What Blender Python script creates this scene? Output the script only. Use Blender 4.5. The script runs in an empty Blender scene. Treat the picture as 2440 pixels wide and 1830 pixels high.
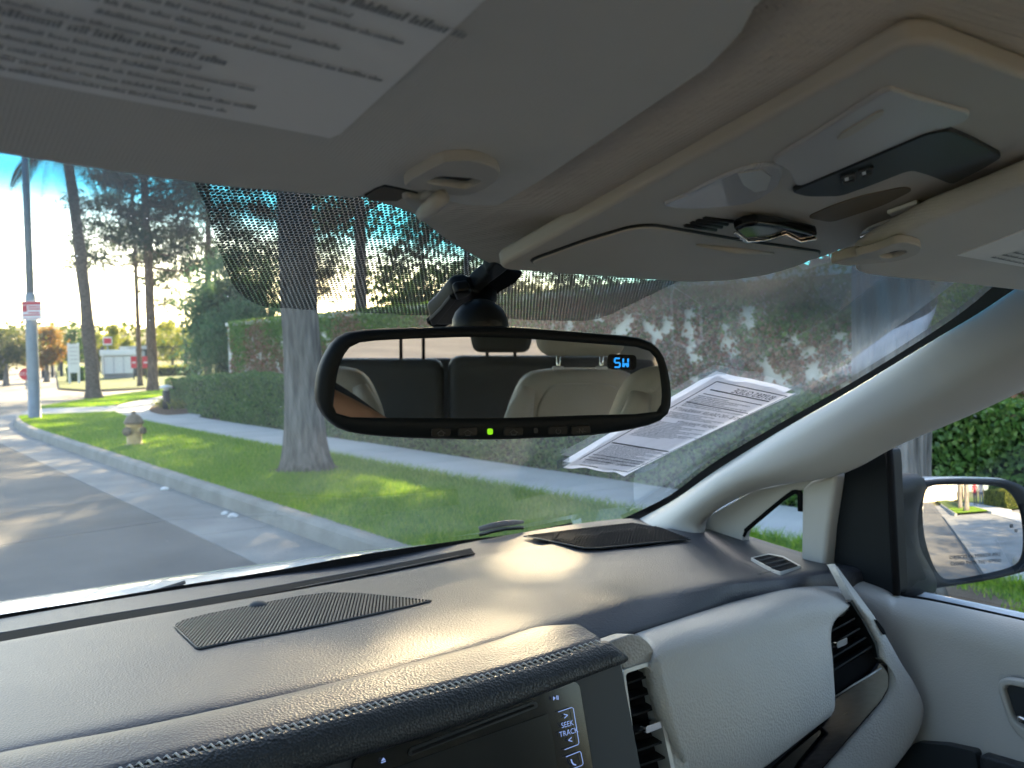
import bpy, bmesh, math, random
import numpy as np
from mathutils import Vector, Matrix, noise

random.seed(7)
rng = np.random.default_rng(11)
R = math.radians
scene = bpy.context.scene
COL = scene.collection

# ------------------------------------------------------------------ camera
# axes: X to the passenger side, Y along the street ahead of the car, Z up; the camera is at the driver's eye
CAM = np.array([-0.40, 0.0, 1.45])
CAMROT = np.array([[0.8254717949904958, -0.03711396911984321, 0.5632218647845091],
                   [-0.5640895405914264, -0.018917637032029543, 0.8254968886703801],
                   [-0.01998263922814297, -0.9991319614071484, -0.03655157758814485]])
FPX = 2400.0
cam_data = bpy.data.cameras.new('camera')
cam_data.sensor_width = 36.0
cam_data.lens = 36.0 * FPX / 2440.0
cam_data.clip_start = 0.02
cam_data.clip_end = 3000
cam = bpy.data.objects.new('camera', cam_data)
COL.objects.link(cam)
r_, d_, f_ = CAMROT[:, 0], CAMROT[:, 1], CAMROT[:, 2]
cam.matrix_world = Matrix(((r_[0], -d_[0], -f_[0], CAM[0]), (r_[1], -d_[1], -f_[1], CAM[1]),
                           (r_[2], -d_[2], -f_[2], CAM[2]), (0, 0, 0, 1)))
cam_data.dof.use_dof = True
cam_data.dof.focus_distance = 0.92
cam_data.dof.aperture_fstop = 15.0
scene.camera = cam

# ------------------------------------------------------------------ light
SUN_AZ, SUN_EL = R(33), R(22)          # azimuth measured from +Y towards +X
world = bpy.data.worlds.new('World')
scene.world = world
world.use_nodes = True
wn = world.node_tree
bg = wn.nodes['Background']
sky = wn.nodes.new('ShaderNodeTexSky')
sky.sky_type = 'NISHITA'
sky.sun_disc = False
sky.sun_elevation = SUN_EL
sky.sun_rotation = SUN_AZ
sky.air_density = 1.0
sky.dust_density = 1.2
wn.links.new(sky.outputs[0], bg.inputs[0])
bg.inputs[1].default_value = 0.10
sl = bpy.data.lights.new('sun', 'SUN')
sl.energy = 5.0
sl.angle = R(0.6)
sl.color = (1.0, 0.74, 0.44)
sun = bpy.data.objects.new('sun', sl)
COL.objects.link(sun)
sdir = Vector((math.sin(SUN_AZ) * math.cos(SUN_EL), math.cos(SUN_AZ) * math.cos(SUN_EL), math.sin(SUN_EL)))
sun.rotation_euler = sdir.to_track_quat('Z', 'Y').to_euler()
sun.location = sdir * 60
scene.view_settings.view_transform = 'Standard'
scene.view_settings.look = 'None'
scene.view_settings.gamma = 1.0
scene.view_settings.use_curve_mapping = False
scene.view_settings.exposure = 3.35
scene.cycles.use_denoising = True
scene.cycles.max_bounces = 6
scene.cycles.diffuse_bounces = 3
scene.cycles.glossy_bounces = 3
scene.cycles.transparent_max_bounces = 16
scene.cycles.transmission_bounces = 6
scene.cycles.sample_clamp_indirect = 6.0
scene.cycles.caustics_reflective = False
scene.cycles.caustics_refractive = False

# ------------------------------------------------------------------ measuring helpers
K = 1.10307      # photo coordinates below are read on a 2212 px wide view of the 2440 px picture


def ray(u, v):
    c = np.array([u * K - 1220.0, v * K - 915.0, FPX])
    return CAMROT @ (c / np.linalg.norm(c))


def at(u, v, axis, val):
    i = 'xyz'.index(axis)
    r = ray(u, v)
    return CAM + r * ((val - CAM[i]) / r[i])


def on_plane(u, v, p0, n):
    r = ray(u, v)
    n = np.asarray(n, float)
    return CAM + r * (np.dot(np.asarray(p0) - CAM, n) / np.dot(r, n))


def on_fn(u, v, f, t0=0.2, t1=4.0):
    """first point of the ray where f(p) changes sign"""
    r = ray(u, v)
    ts = np.linspace(t0, t1, 120)
    s0 = f(CAM + r * ts[0])
    for a, b in zip(ts[:-1], ts[1:]):
        s1 = f(CAM + r * b)
        if s0 * s1 <= 0:
            for _ in range(30):
                m = 0.5 * (a + b)
                sm = f(CAM + r * m)
                if s0 * sm <= 0:
                    b = m
                else:
                    a, s0 = m, sm
            return CAM + r * (0.5 * (a + b))
        s0 = s1
    return CAM + r * t1


def crop(x0, y0, s, pts):
    return [((x0 + x / s) / K, (y0 + y / s) / K) for x, y in pts]


# ------------------------------------------------------------------ object helpers
WLOC = {}


def put(o, parent=None, local=False):
    COL.objects.link(o)
    if parent is not None:
        o.parent = parent
        if not local:
            p = parent
            off = Vector((0, 0, 0))
            while p is not None:
                if p.type == 'EMPTY':
                    off = Vector(WLOC.get(p.name, (0, 0, 0)))
                    break
                p = p.parent
            if parent.type == 'EMPTY':
                o.matrix_parent_inverse = Matrix.Translation(-off)
    return o


def empty(name, loc, rz=0.0, parent=None):
    o = bpy.data.objects.new(name, None)
    o.empty_display_size = 0.1
    o.location = loc
    o.rotation_euler = (0, 0, rz)
    COL.objects.link(o)
    if parent is not None:
        o.parent = parent
    WLOC[o.name] = tuple(loc)
    return o


def tag(o, label=None, cat=None, group=None, kind=None):
    if label:
        o['label'] = label
    if cat:
        o['category'] = cat
    if group:
        o['group'] = group
    if kind:
        o['kind'] = kind
    return o


def mesh(name, verts, faces, mat, parent=None, smooth=False, local=False, uv=None):
    me = bpy.data.meshes.new(name)
    me.from_pydata([tuple(float(c) for c in v) for v in verts], [], faces)
    if mat is not None:
        me.materials.append(mat)
    if smooth:
        me.polygons.foreach_set('use_smooth', [True] * len(me.polygons))
    if uv is not None:
        l = me.uv_layers.new(name='UVMap')
        co = np.array([uv[lp.vertex_index] for lp in me.loops], dtype=np.float32).ravel()
        l.data.foreach_set('uv', co)
    me.update()
    o = bpy.data.objects.new(name, me)
    return put(o, parent, local)


def from_bm(name, bm, mat, parent=None, smooth=False, local=False):
    bmesh.ops.recalc_face_normals(bm, faces=bm.faces)
    me = bpy.data.meshes.new(name)
    bm.to_mesh(me)
    bm.free()
    me.materials.append(mat)
    if smooth:
        me.polygons.foreach_set('use_smooth', [True] * len(me.polygons))
    o = bpy.data.objects.new(name, me)
    return put(o, parent, local)


def bevel(o, w, seg=2, ang=35):
    m = o.modifiers.new('bevel', 'BEVEL')
    m.width = w
    m.segments = seg
    m.limit_method = 'ANGLE'
    m.angle_limit = R(ang)
    o.data.polygons.foreach_set('use_smooth', [True] * len(o.data.polygons))
    wn_ = o.modifiers.new('wn', 'WEIGHTED_NORMAL')
    wn_.keep_sharp = False
    return o


def solid(o, t, off=-1.0):
    m = o.modifiers.new('solid', 'SOLIDIFY')
    m.thickness = t
    m.offset = off
    return o


def box(name, lo, hi, mat, parent=None, bev=0.0, local=False, seg=2):
    (x0, y0, z0), (x1, y1, z1) = lo, hi
    v = [(x0, y0, z0), (x1, y0, z0), (x1, y1, z0), (x0, y1, z0), (x0, y0, z1), (x1, y0, z1), (x1, y1, z1), (x0, y1, z1)]
    f = [(0, 3, 2, 1), (4, 5, 6, 7), (0, 1, 5, 4), (1, 2, 6, 5), (2, 3, 7, 6), (3, 0, 4, 7)]
    o = mesh(name, v, f, mat, parent, local=local)
    if bev:
        bevel(o, bev, seg)
    return o


def slab(name, pts, back, mat, parent=None, bev=0.0, local=False, smooth=False, seg=2):
    """closed polygon (3D points) extruded by the vector back"""
    bm = bmesh.new()
    back = np.asarray(back, float)
    a = [bm.verts.new(tuple(p)) for p in pts]
    b = [bm.verts.new(tuple(np.asarray(p) + back)) for p in pts]
    n = len(pts)
    bm.faces.new(a)
    bm.faces.new(b[::-1])
    for i in range(n):
        j = (i + 1) % n
        bm.faces.new((a[j], a[i], b[i], b[j]))
    o = from_bm(name, bm, mat, parent, local=local)
    if bev:
        bevel(o, bev, seg, 30)
    return o


def smooth_loop(pts, n=64, closed=True):
    """Catmull-Rom resampling of 2D or 3D points"""
    P = [np.asarray(p, float) for p in pts]
    m = len(P)
    out = []
    segs = m if closed else m - 1
    per = max(2, int(round(n / segs)))
    for i in range(segs):
        if closed:
            p0, p1, p2, p3 = P[(i - 1) % m], P[i], P[(i + 1) % m], P[(i + 2) % m]
        else:
            p1, p2 = P[i], P[i + 1]
            p0 = P[i - 1] if i > 0 else 2 * p1 - p2
            p3 = P[i + 2] if i + 2 < m else 2 * p2 - p1
        for k in range(per):
            t = k / per
            out.append(0.5 * ((2 * p1) + (-p0 + p2) * t + (2 * p0 - 5 * p1 + 4 * p2 - p3) * t * t + (-p0 + 3 * p1 - 3 * p2 + p3) * t ** 3))
    if not closed:
        out.append(P[-1])
    return out


def round_poly(pts, r, seg=5):
    """round the corners of a polygon given as points (any dimension)"""
    P = [np.asarray(p, float) for p in pts]
    n = len(P)
    out = []
    for i in range(n):
        a, b, c = P[i - 1], P[i], P[(i + 1) % n]
        rr = r[i] if isinstance(r, (list, tuple)) else r
        la, lc = np.linalg.norm(a - b), np.linalg.norm(c - b)
        d = min(rr, la * 0.48, lc * 0.48)
        s, e = b + (a - b) / la * d, b + (c - b) / lc * d
        for k in range(seg + 1):
            t = k / seg
            out.append((1 - t) ** 2 * s + 2 * t * (1 - t) * b + t * t * e)
    return out


def cr_rows(rows, n):
    """upsample a list of rows (each an array m x 3) to n rows with Catmull-Rom"""
    rows = [np.asarray(r, float) for r in rows]
    return np.array(smooth_loop(rows, n, closed=False))


def grid_surface(name, rows, mat, parent=None, nu=24, nv=24, thick=0.0, local=False, flip=False, off=-1.0, uv=False):
    """rows: list of lists of 3D points; smooth interpolated surface"""
    A = np.array([[np.asarray(p, float) for p in r] for r in rows])
    A = cr_rows(list(A), nv)
    A = np.transpose(cr_rows(list(np.transpose(A, (1, 0, 2))), nu), (1, 0, 2))
    h, w, _ = A.shape
    V = A.reshape(-1, 3)
    F = []
    for j in range(h - 1):
        for i in range(w - 1):
            q = (j * w + i, j * w + i + 1, (j + 1) * w + i + 1, (j + 1) * w + i)
            F.append(q[::-1] if flip else q)
    U = None
    if uv:
        U = [(i / (w - 1), j / (h - 1)) for j in range(h) for i in range(w)]
    o = mesh(name, V, F, mat, parent, smooth=True, local=local, uv=U)
    if thick:
        solid(o, thick, off)
    return o


def net(name, rows, mat, parent=None, **k):
    """rows of (u, v, axis, value): picture position plus one known coordinate"""
    return grid_surface(name, [[at(*p) for p in r] for r in rows], mat, parent, **k)


def tube_mesh(path, radii, seg=10, caps=True):
    P = [np.asarray(p, float) for p in path]
    n = len(P)
    if not hasattr(radii, '__len__'):
        radii = [radii] * n
    V, F = [], []
    up = np.array([0.0, 0.0, 1.0])
    prev = None
    for i in range(n):
        t = P[min(i + 1, n - 1)] - P[max(i - 1, 0)]
        t = t / (np.linalg.norm(t) + 1e-9)
        if prev is None:
            a = np.cross(t, up if abs(t[2]) < 0.9 else np.array([1.0, 0, 0]))
        else:
            a = prev - t * np.dot(prev, t)
        a /= np.linalg.norm(a) + 1e-9
        prev = a
        b = np.cross(t, a)
        for k in range(seg):
            th = 2 * math.pi * k / seg
            V.append(P[i] + (a * math.cos(th) + b * math.sin(th)) * radii[i])
    for i in range(n - 1):
        for k in range(seg):
            k2 = (k + 1) % seg
            F.append((i * seg + k, i * seg + k2, (i + 1) * seg + k2, (i + 1) * seg + k))
    if caps:
        F.append(tuple(range(seg))[::-1])
        F.append(tuple((n - 1) * seg + k for k in range(seg)))
    return V, F


def tube(name, path, radii, mat, parent=None, seg=10, local=False):
    V, F = tube_mesh(path, radii, seg)
    return mesh(name, V, F, mat, parent, smooth=True, local=local)


def lathe(name, prof, mat, parent=None, seg=20, loc=(0, 0, 0), local=False):
    V, F = [], []
    for r, z in prof:
        for k in range(seg):
            a = 2 * math.pi * k / seg
            V.append((loc[0] + r * math.cos(a), loc[1] + r * math.sin(a), loc[2] + z))
    for i in range(len(prof) - 1):
        for k in range(seg):
            k2 = (k + 1) % seg
            F.append((i * seg + k, i * seg + k2, (i + 1) * seg + k2, (i + 1) * seg + k))
    F.append(tuple(range(seg))[::-1])
    F.append(tuple((len(prof) - 1) * seg + k for k in range(seg)))
    return mesh(name, V, F, mat, parent, smooth=True, local=local)


def join_boxes(name, boxes, mat, parent=None, kind=None, local=False):
    """boxes: list of 8-corner arrays"""
    V, F = [], []
    for c in boxes:
        b = len(V)
        V += list(c)
        F += [tuple(b + i for i in f) for f in ((0, 3, 2, 1), (4, 5, 6, 7), (0, 1, 5, 4), (1, 2, 6, 5), (2, 3, 7, 6), (3, 0, 4, 7))]
    o = mesh(name, V, F, mat, parent, local=local)
    if kind:
        o['kind'] = kind
    return o


def obox(o, ax, ay, az):
    """oriented box corners from centre and half axes"""
    o, ax, ay, az = (np.asarray(q, float) for q in (o, ax, ay, az))
    return [o + sx * ax + sy * ay + sz * az for sz in (-1, 1) for sx, sy in ((-1, -1), (1, -1), (1, 1), (-1, 1))]


def text_mesh(name, body, mat, origin, xdir, ydir, size, parent=None, depth=0.0, align='CENTER', bold=0.0):
    cu = bpy.data.curves.new('lettering_curve', 'FONT')
    cu.body = body
    cu.align_x = align
    cu.align_y = 'CENTER'
    cu.size = 1.0
    cu.extrude = depth
    cu.offset = bold
    cu.resolution_u = 3
    t = bpy.data.objects.new('lettering_tmp', cu)
    COL.objects.link(t)
    dg = bpy.context.evaluated_depsgraph_get()
    me = bpy.data.meshes.new_from_object(t.evaluated_get(dg))
    bpy.data.objects.remove(t)
    bpy.data.curves.remove(cu)
    x = np.array(xdir, float)
    x /= np.linalg.norm(x)
    y = np.array(ydir, float)
    y /= np.linalg.norm(y)
    z = np.cross(x, y)
    o_ = np.asarray(origin, float)
    for v in me.vertices:
        c = o_ + x * v.co.x * size + y * v.co.y * size + z * v.co.z * size
        v.co = c
    me.materials.clear()
    me.materials.append(mat)
    me.name = name
    o = bpy.data.objects.new(name, me)
    return put(o, parent)


def copy_tree(o, parent=None):
    c = o.copy()
    COL.objects.link(c)
    c.parent = parent
    for ch in [q for q in bpy.data.objects if q.parent == o]:
        copy_tree(ch, c)
    return c


# ------------------------------------------------------------------ materials
def new_mat(name):
    m = bpy.data.materials.new(name)
    m.use_nodes = True
    nt = m.node_tree
    nt.nodes.clear()
    out = nt.nodes.new('ShaderNodeOutputMaterial')
    return m, nt, out


def N(nt, typ, **k):
    n = nt.nodes.new(typ)
    for a, b in k.items():
        setattr(n, a, b)
    return n


def mathn(nt, op, a, b=None, c=None, clamp=False):
    n = nt.nodes.new('ShaderNodeMath')
    n.operation = op
    n.use_clamp = clamp
    for i, q in enumerate((a, b, c)):
        if q is None:
            continue
        if isinstance(q, (int, float)):
            n.inputs[i].default_value = q
        else:
            nt.links.new(q, n.inputs[i])
    return n.outputs[0]


def ramp(nt, fac, stops, interp='LINEAR'):
    n = nt.nodes.new('ShaderNodeValToRGB')
    n.color_ramp.interpolation = interp
    e = n.color_ramp.elements
    while len(e) > 1:
        e.remove(e[-1])
    e[0].position, e[0].color = stops[0][0], (*stops[0][1], 1)
    for p, c in stops[1:]:
        q = e.new(p)
        q.color = (*c, 1)
    nt.links.new(fac, n.inputs[0])
    return n.outputs[0]


def pbr(name, col, rough=0.6, metal=0.0, spec=0.5, vary=0.12, vscale=6.0, bump=0.0, bscale=200.0, bkind='noise',
        bdist=0.001, coat=0.0, emis=None, estr=0.0, rvary=0.0, stretch=None, sheen=0.0, seed_island=False):
    m, nt, out = new_mat(name)
    p = N(nt, 'ShaderNodeBsdfPrincipled')
    nt.links.new(p.outputs[0], out.inputs[0])
    tc = N(nt, 'ShaderNodeTexCoord')
    vec = tc.outputs['Object']
    if stretch:
        mp = N(nt, 'ShaderNodeMapping')
        mp.inputs['Scale'].default_value = stretch
        nt.links.new(vec, mp.inputs[0])
        vec = mp.outputs[0]
    nz = N(nt, 'ShaderNodeTexNoise')
    nz.inputs['Scale'].default_value = vscale
    nz.inputs['Detail'].default_value = 6
    nt.links.new(vec, nz.inputs['Vector'])
    lo = tuple(c * (1 - vary) for c in col)
    hi = tuple(min(1, c * (1 + vary)) for c in col)
    c = ramp(nt, nz.outputs['Fac'], [(0.3, lo), (0.7, hi)])
    nt.links.new(c, p.inputs['Base Color'])
    p.inputs['Roughness'].default_value = rough
    if rvary:
        rr = mathn(nt, 'MULTIPLY_ADD', nz.outputs['Fac'], rvary, rough - rvary * 0.5, clamp=True)
        nt.links.new(rr, p.inputs['Roughness'])
    p.inputs['Metallic'].default_value = metal
    p.inputs['Specular IOR Level'].default_value = spec
    p.inputs['Coat Weight'].default_value = coat
    p.inputs['Sheen Weight'].default_value = sheen
    if emis:
        p.inputs['Emission Color'].default_value = (*emis, 1)
        p.inputs['Emission Strength'].default_value = estr
    if bump:
        b = N(nt, 'ShaderNodeBump')
        b.inputs['Strength'].default_value = bump
        b.inputs['Distance'].default_value = bdist
        if bkind == 'noise':
            t = N(nt, 'ShaderNodeTexNoise')
            t.inputs['Scale'].default_value = bscale
            t.inputs['Detail'].default_value = 3
            h = t.outputs['Fac']
        elif bkind == 'leather':
            t = N(nt, 'ShaderNodeTexVoronoi')
            t.feature = 'F1'
            t.inputs['Scale'].default_value = bscale
            h = t.outputs['Distance']
        elif bkind == 'knit':
            t = N(nt, 'ShaderNodeTexVoronoi')
            t.inputs['Scale'].default_value = bscale
            t.inputs['Randomness'].default_value = 0.12
            h = t.outputs['Distance']
        elif bkind == 'wave':
            t = N(nt, 'ShaderNodeTexWave')
            t.inputs['Scale'].default_value = bscale
            t.inputs['Distortion'].default_value = 3.0
            t.inputs['Detail'].default_value = 3
            h = t.outputs['Fac']
        nt.links.new(vec, t.inputs['Vector'])
        nt.links.new(h, b.inputs['Height'])
        nt.links.new(b.outputs[0], p.inputs['Normal'])
    return m


def leaf_mat(name, cols, trans=0.45, rough=0.55, seed=0):
    """foliage: colour varies leaf by leaf, light passes through"""
    m, nt, out = new_mat(name)
    g = N(nt, 'ShaderNodeNewGeometry')
    k = len(cols)
    c = ramp(nt, g.outputs['Random Per Island'], [(i / max(1, k - 1), q) for i, q in enumerate(cols)])
    p = N(nt, 'ShaderNodeBsdfPrincipled')
    p.inputs['Roughness'].default_value = rough
    p.inputs['Specular IOR Level'].default_value = 0.35
    nt.links.new(c, p.inputs['Base Color'])
    t = N(nt, 'ShaderNodeBsdfTranslucent')
    hs = N(nt, 'ShaderNodeHueSaturation')
    hs.inputs['Saturation'].default_value = 1.15
    hs.inputs['Value'].default_value = 1.5
    nt.links.new(c, hs.inputs['Color'])
    nt.links.new(hs.outputs[0], t.inputs[0])
    mx = N(nt, 'ShaderNodeMixShader')
    mx.inputs[0].default_value = trans
    nt.links.new(p.outputs[0], mx.inputs[1])
    nt.links.new(t.outputs[0], mx.inputs[2])
    nt.links.new(mx.outputs[0], out.inputs[0])
    return m


def facing_fresnel(nt, f0, f90, power=5.0):
    lw = N(nt, 'ShaderNodeLayerWeight')
    lw.inputs['Blend'].default_value = 0.5
    p = mathn(nt, 'POWER', lw.outputs['Facing'], power)
    return mathn(nt, 'MULTIPLY_ADD', p, f90 - f0, f0, clamp=True)


def glass_mat(name, tint=(0.9, 0.95, 0.93), f0=0.05, f90=0.8, rough=0.0, band=None, dust_haze=0.0):
    m, nt, out = new_mat(name)
    tr = N(nt, 'ShaderNodeBsdfTransparent')
    tr.inputs[0].default_value = (*tint, 1)
    tc = N(nt, 'ShaderNodeTexCoord')
    if band:
        sp = N(nt, 'ShaderNodeSeparateXYZ')
        nt.links.new(tc.outputs['Object'], sp.inputs[0])
        z0, z1, cb = band
        wco = mathn(nt, 'MULTIPLY_ADD', sp.outputs['X'], 0.07, sp.outputs['Z'])
        mr = N(nt, 'ShaderNodeMapRange')
        mr.interpolation_type = 'SMOOTHSTEP'
        mr.inputs['From Min'].default_value = z0
        mr.inputs['From Max'].default_value = z1
        nt.links.new(wco, mr.inputs['Value'])
        mixc = N(nt, 'ShaderNodeMix', data_type='RGBA')
        mixc.inputs['A'].default_value = (*tint, 1)
        mixc.inputs['B'].default_value = (*cb, 1)
        nt.links.new(mr.outputs[0], mixc.inputs['Factor'])
        nt.links.new(mixc.outputs['Result'], tr.inputs[0])
    gl = N(nt, 'ShaderNodeBsdfGlossy')
    gl.inputs['Roughness'].default_value = rough
    gl.inputs['Color'].default_value = (0.85, 0.92, 1.0, 1)
    fr = facing_fresnel(nt, f0, f90)
    mx = N(nt, 'ShaderNodeMixShader')
    nt.links.new(fr, mx.inputs[0])
    nt.links.new(tr.outputs[0], mx.inputs[1])
    nt.links.new(gl.outputs[0], mx.inputs[2])
    last = mx.outputs[0]
    if dust_haze:
        v = N(nt, 'ShaderNodeTexVoronoi')
        v.inputs['Scale'].default_value = 95.0
        nt.links.new(tc.outputs['Object'], v.inputs['Vector'])
        wn1 = N(nt, 'ShaderNodeTexWhiteNoise')
        nt.links.new(v.outputs['Position'], wn1.inputs['Vector'])
        rad = mathn(nt, 'MULTIPLY', mathn(nt, 'POWER', wn1.outputs['Value'], 7.0), 0.075)
        spk = mathn(nt, 'LESS_THAN', v.outputs['Distance'], rad)
        nz = N(nt, 'ShaderNodeTexNoise')
        nz.inputs['Scale'].default_value = 5.0
        nz.inputs['Detail'].default_value = 5
        nt.links.new(tc.outputs['Object'], nz.inputs['Vector'])
        film = mathn(nt, 'MULTIPLY', mathn(nt, 'POWER', nz.outputs['Fac'], 1.5), dust_haze)  # dust film; its veil also stands in for distant haze
        fac = mathn(nt, 'MAXIMUM', mathn(nt, 'MULTIPLY', spk, 0.55), film)
        tl = N(nt, 'ShaderNodeBsdfTranslucent')
        tl.inputs[0].default_value = (0.8, 0.76, 0.68, 1)
        mx2 = N(nt, 'ShaderNodeMixShader')
        nt.links.new(fac, mx2.inputs[0])
        nt.links.new(last, mx2.inputs[1])
        nt.links.new(tl.outputs[0], mx2.inputs[2])
        last = mx2.outputs[0]
    nt.links.new(last, out.inputs[0])
    return m


def mirror_mat(name, col=(0.8, 0.82, 0.8)):
    m, nt, out = new_mat(name)
    g = N(nt, 'ShaderNodeBsdfGlossy')
    g.inputs['Roughness'].default_value = 0.0
    g.inputs['Color'].default_value = (*col, 1)
    nt.links.new(g.outputs[0], out.inputs[0])
    return m


def emit_mat(name, col, s):
    m, nt, out = new_mat(name)
    e = N(nt, 'ShaderNodeEmission')
    e.inputs[0].default_value = (*col, 1)
    e.inputs[1].default_value = s
    nt.links.new(e.outputs[0], out.inputs[0])
    return m


M = {}
M['headliner'] = pbr('headliner_fabric', (0.60, 0.535, 0.455), 0.95, spec=0.15, vary=0.05, bump=0.55, bscale=330, bkind='knit', bdist=0.002)
M['visor'] = pbr('visor_vinyl', (0.64, 0.62, 0.585), 0.85, spec=0.2, vary=0.05, bump=0.35, bscale=480, bkind='knit', bdist=0.0012)
M['console'] = pbr('console_plastic', (0.52, 0.475, 0.415), 0.52, spec=0.4, vary=0.05, bump=0.2, bscale=900, bdist=0.0005)
M['pillar'] = pbr('pillar_trim', (0.46, 0.44, 0.41), 0.38, spec=0.5, vary=0.04, bump=0.15, bscale=1200, bdist=0.0005)
M['door'] = pbr('door_trim_vinyl', (0.41, 0.385, 0.355), 0.5, spec=0.4, vary=0.05, bump=0.3, bscale=420, bkind='leather', bdist=0.0009)
M['glove'] = pbr('light_dash_panel', (0.37, 0.35, 0.325), 0.48, spec=0.45, vary=0.05, bump=0.6, bscale=330, bkind='leather', bdist=0.0012)
M['dash'] = pbr('dark_dash_vinyl', (0.046, 0.045, 0.052), 0.45, spec=0.40, vary=0.12, vscale=3, bump=0.38, bscale=430, bkind='leather', bdist=0.0012, rvary=0.12)
M['leather'] = pbr('black_leather', (0.022, 0.024, 0.028), 0.45, spec=0.5, vary=0.15, bump=0.6, bscale=420, bkind='leather', bdist=0.0012)
M['thread'] = pbr('grey_thread', (0.42, 0.40, 0.38), 0.8, vary=0.1)
M['black'] = pbr('black_plastic', (0.008, 0.010, 0.012), 0.55, spec=0.2, vary=0.1, bump=0.15, bscale=900, bdist=0.0004)
M['satinblack'] = pbr('satin_black_plastic', (0.010, 0.012, 0.014), 0.4, spec=0.3, vary=0.08)
M['rubber'] = pbr('black_rubber', (0.01, 0.01, 0.011), 0.85, spec=0.08, vary=0.1)
M['gloss'] = pbr('gloss_black', (0.006, 0.007, 0.008), 0.12, spec=0.35, vary=0.05)
M['screen'] = pbr('screen_glass', (0.012, 0.014, 0.015), 0.16, spec=0.25, vary=0.1)
M['darkgrey'] = pbr('dark_grey_plastic', (0.030, 0.033, 0.037), 0.5, spec=0.3, vary=0.06, bump=0.1, bscale=900, bdist=0.0004)
M['silver'] = pbr('silver_trim', (0.52, 0.51, 0.49), 0.35, metal=0.35, vary=0.04)
M['chrome'] = pbr('chrome', (0.75, 0.75, 0.75), 0.12, metal=1.0, vary=0.03)
M['wood'] = pbr('dark_wood_trim', (0.012, 0.011, 0.014), 0.14, spec=0.22, vary=0.5, vscale=14, stretch=(6, 2, 30))
M['white_paint'] = pbr('white_car_paint', (0.78, 0.79, 0.79), 0.25, spec=0.5, vary=0.02, coat=0.8)
M['seat'] = pbr('beige_seat_leather', (0.52, 0.475, 0.41), 0.5, spec=0.4, vary=0.08, bump=0.3, bscale=300, bkind='leather', bdist=0.001)
M['shade_grey'] = pbr('shade_grey_leather', (0.10, 0.10, 0.098), 0.6, spec=0.25, vary=0.08, bump=0.3, bscale=300, bkind='leather', bdist=0.001)  # rear bench grey; the shade there is painted into its colour
M['carpet'] = pbr('carpet', (0.32, 0.30, 0.28), 0.95, spec=0.1, vary=0.2, bump=0.4, bscale=300, bdist=0.003)
M['clip'] = pbr('clip_plastic', (0.46, 0.44, 0.41), 0.6, vary=0.05)
M['console_shade'] = pbr('console_shade_plastic', (0.16, 0.125, 0.085), 0.6, vary=0.05)  # darker console tone, painted as the shade in the pull recess
M['pale'] = pbr('pale_lens_panel', (0.48, 0.465, 0.46), 0.3, vary=0.04)
M['label'] = pbr('label_paper', (0.88, 0.87, 0.86), 0.6, vary=0.03)
M['ink_soft'] = pbr('faded_ink', (0.27, 0.28, 0.29), 0.7, vary=0.1)
M['ink'] = pbr('printed_ink', (0.10, 0.10, 0.11), 0.7, vary=0.1)
def paper_mat(name, col, trans=0.5):
    m, nt, out = new_mat(name)
    nz = N(nt, 'ShaderNodeTexNoise')
    nz.inputs['Scale'].default_value = 40.0
    tc = N(nt, 'ShaderNodeTexCoord')
    nt.links.new(tc.outputs['Object'], nz.inputs['Vector'])
    c = ramp(nt, nz.outputs['Fac'], [(0.3, tuple(q * 0.93 for q in col)), (0.7, col)])
    d = N(nt, 'ShaderNodeBsdfDiffuse')
    t = N(nt, 'ShaderNodeBsdfTranslucent')
    for q in (d, t):
        nt.links.new(c, q.inputs[0])
    mx = N(nt, 'ShaderNodeMixShader')
    mx.inputs[0].default_value = trans
    nt.links.new(d.outputs[0], mx.inputs[1])
    nt.links.new(t.outputs[0], mx.inputs[2])
    nt.links.new(mx.outputs[0], out.inputs[0])
    return m


M['paper'] = paper_mat('sheet_paper', (0.90, 0.87, 0.89), 0.6)
M['windshield'] = glass_mat('windshield_glass', (0.65, 0.685, 0.665), 0.055, 0.75, band=(1.488, 1.540, (0.014, 0.105, 0.17)), dust_haze=0.10)
M['glass'] = glass_mat('side_glass', (0.94, 0.96, 0.95), 0.06, 0.8)
M['darkglass'] = glass_mat('rear_privacy_glass', (0.88, 0.90, 0.88), 0.06, 0.8)
M['mirror'] = mirror_mat('mirror_silver', (0.56, 0.56, 0.55))
M['mirror2'] = mirror_mat('side_mirror_silver', (0.50, 0.53, 0.55))
M['lens'] = pbr('clear_lens', (0.52, 0.52, 0.55), 0.15, spec=0.6, vary=0.08, bump=0.5, bscale=160, bkind='wave', bdist=0.001)
M['blue_led'] = emit_mat('blue_display', (0.03, 0.36, 1.0), 0.11)
M['blue_ink'] = emit_mat('backlit_legend', (0.36, 0.52, 1.0), 0.075)
M['green_led'] = emit_mat('green_led', (0.35, 0.95, 0.02), 0.085)
M['icon'] = pbr('grey_icon', (0.07, 0.072, 0.075), 0.6)
M['skin'] = pbr('skin', (0.46, 0.25, 0.16), 0.55, spec=0.35, vary=0.12, vscale=20, bump=0.2, bscale=200, bdist=0.001)
M['tape'] = glass_mat('clear_tape', (0.93, 0.95, 0.95), 0.16, 0.9, rough=0.25)
# ------------------------------------------------------------------ the car: shared surfaces
XC = 0.07                                  # the car's centre line


def zws(x, y):
    return 1.09 + 0.516 * (1.57 - y - 0.05 * (x - XC) ** 2)


def ss(t):
    t = min(1.0, max(0.0, t))
    return t * t * (3 - 2 * t)


def zd(x, y):
    return 1.15 - 0.067 * (y - 0.8) - 0.058 * (x - XC) ** 2 + 0.056 * ss((x - 0.22) / 0.66) * ss((y - 0.98) / 0.50)


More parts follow.
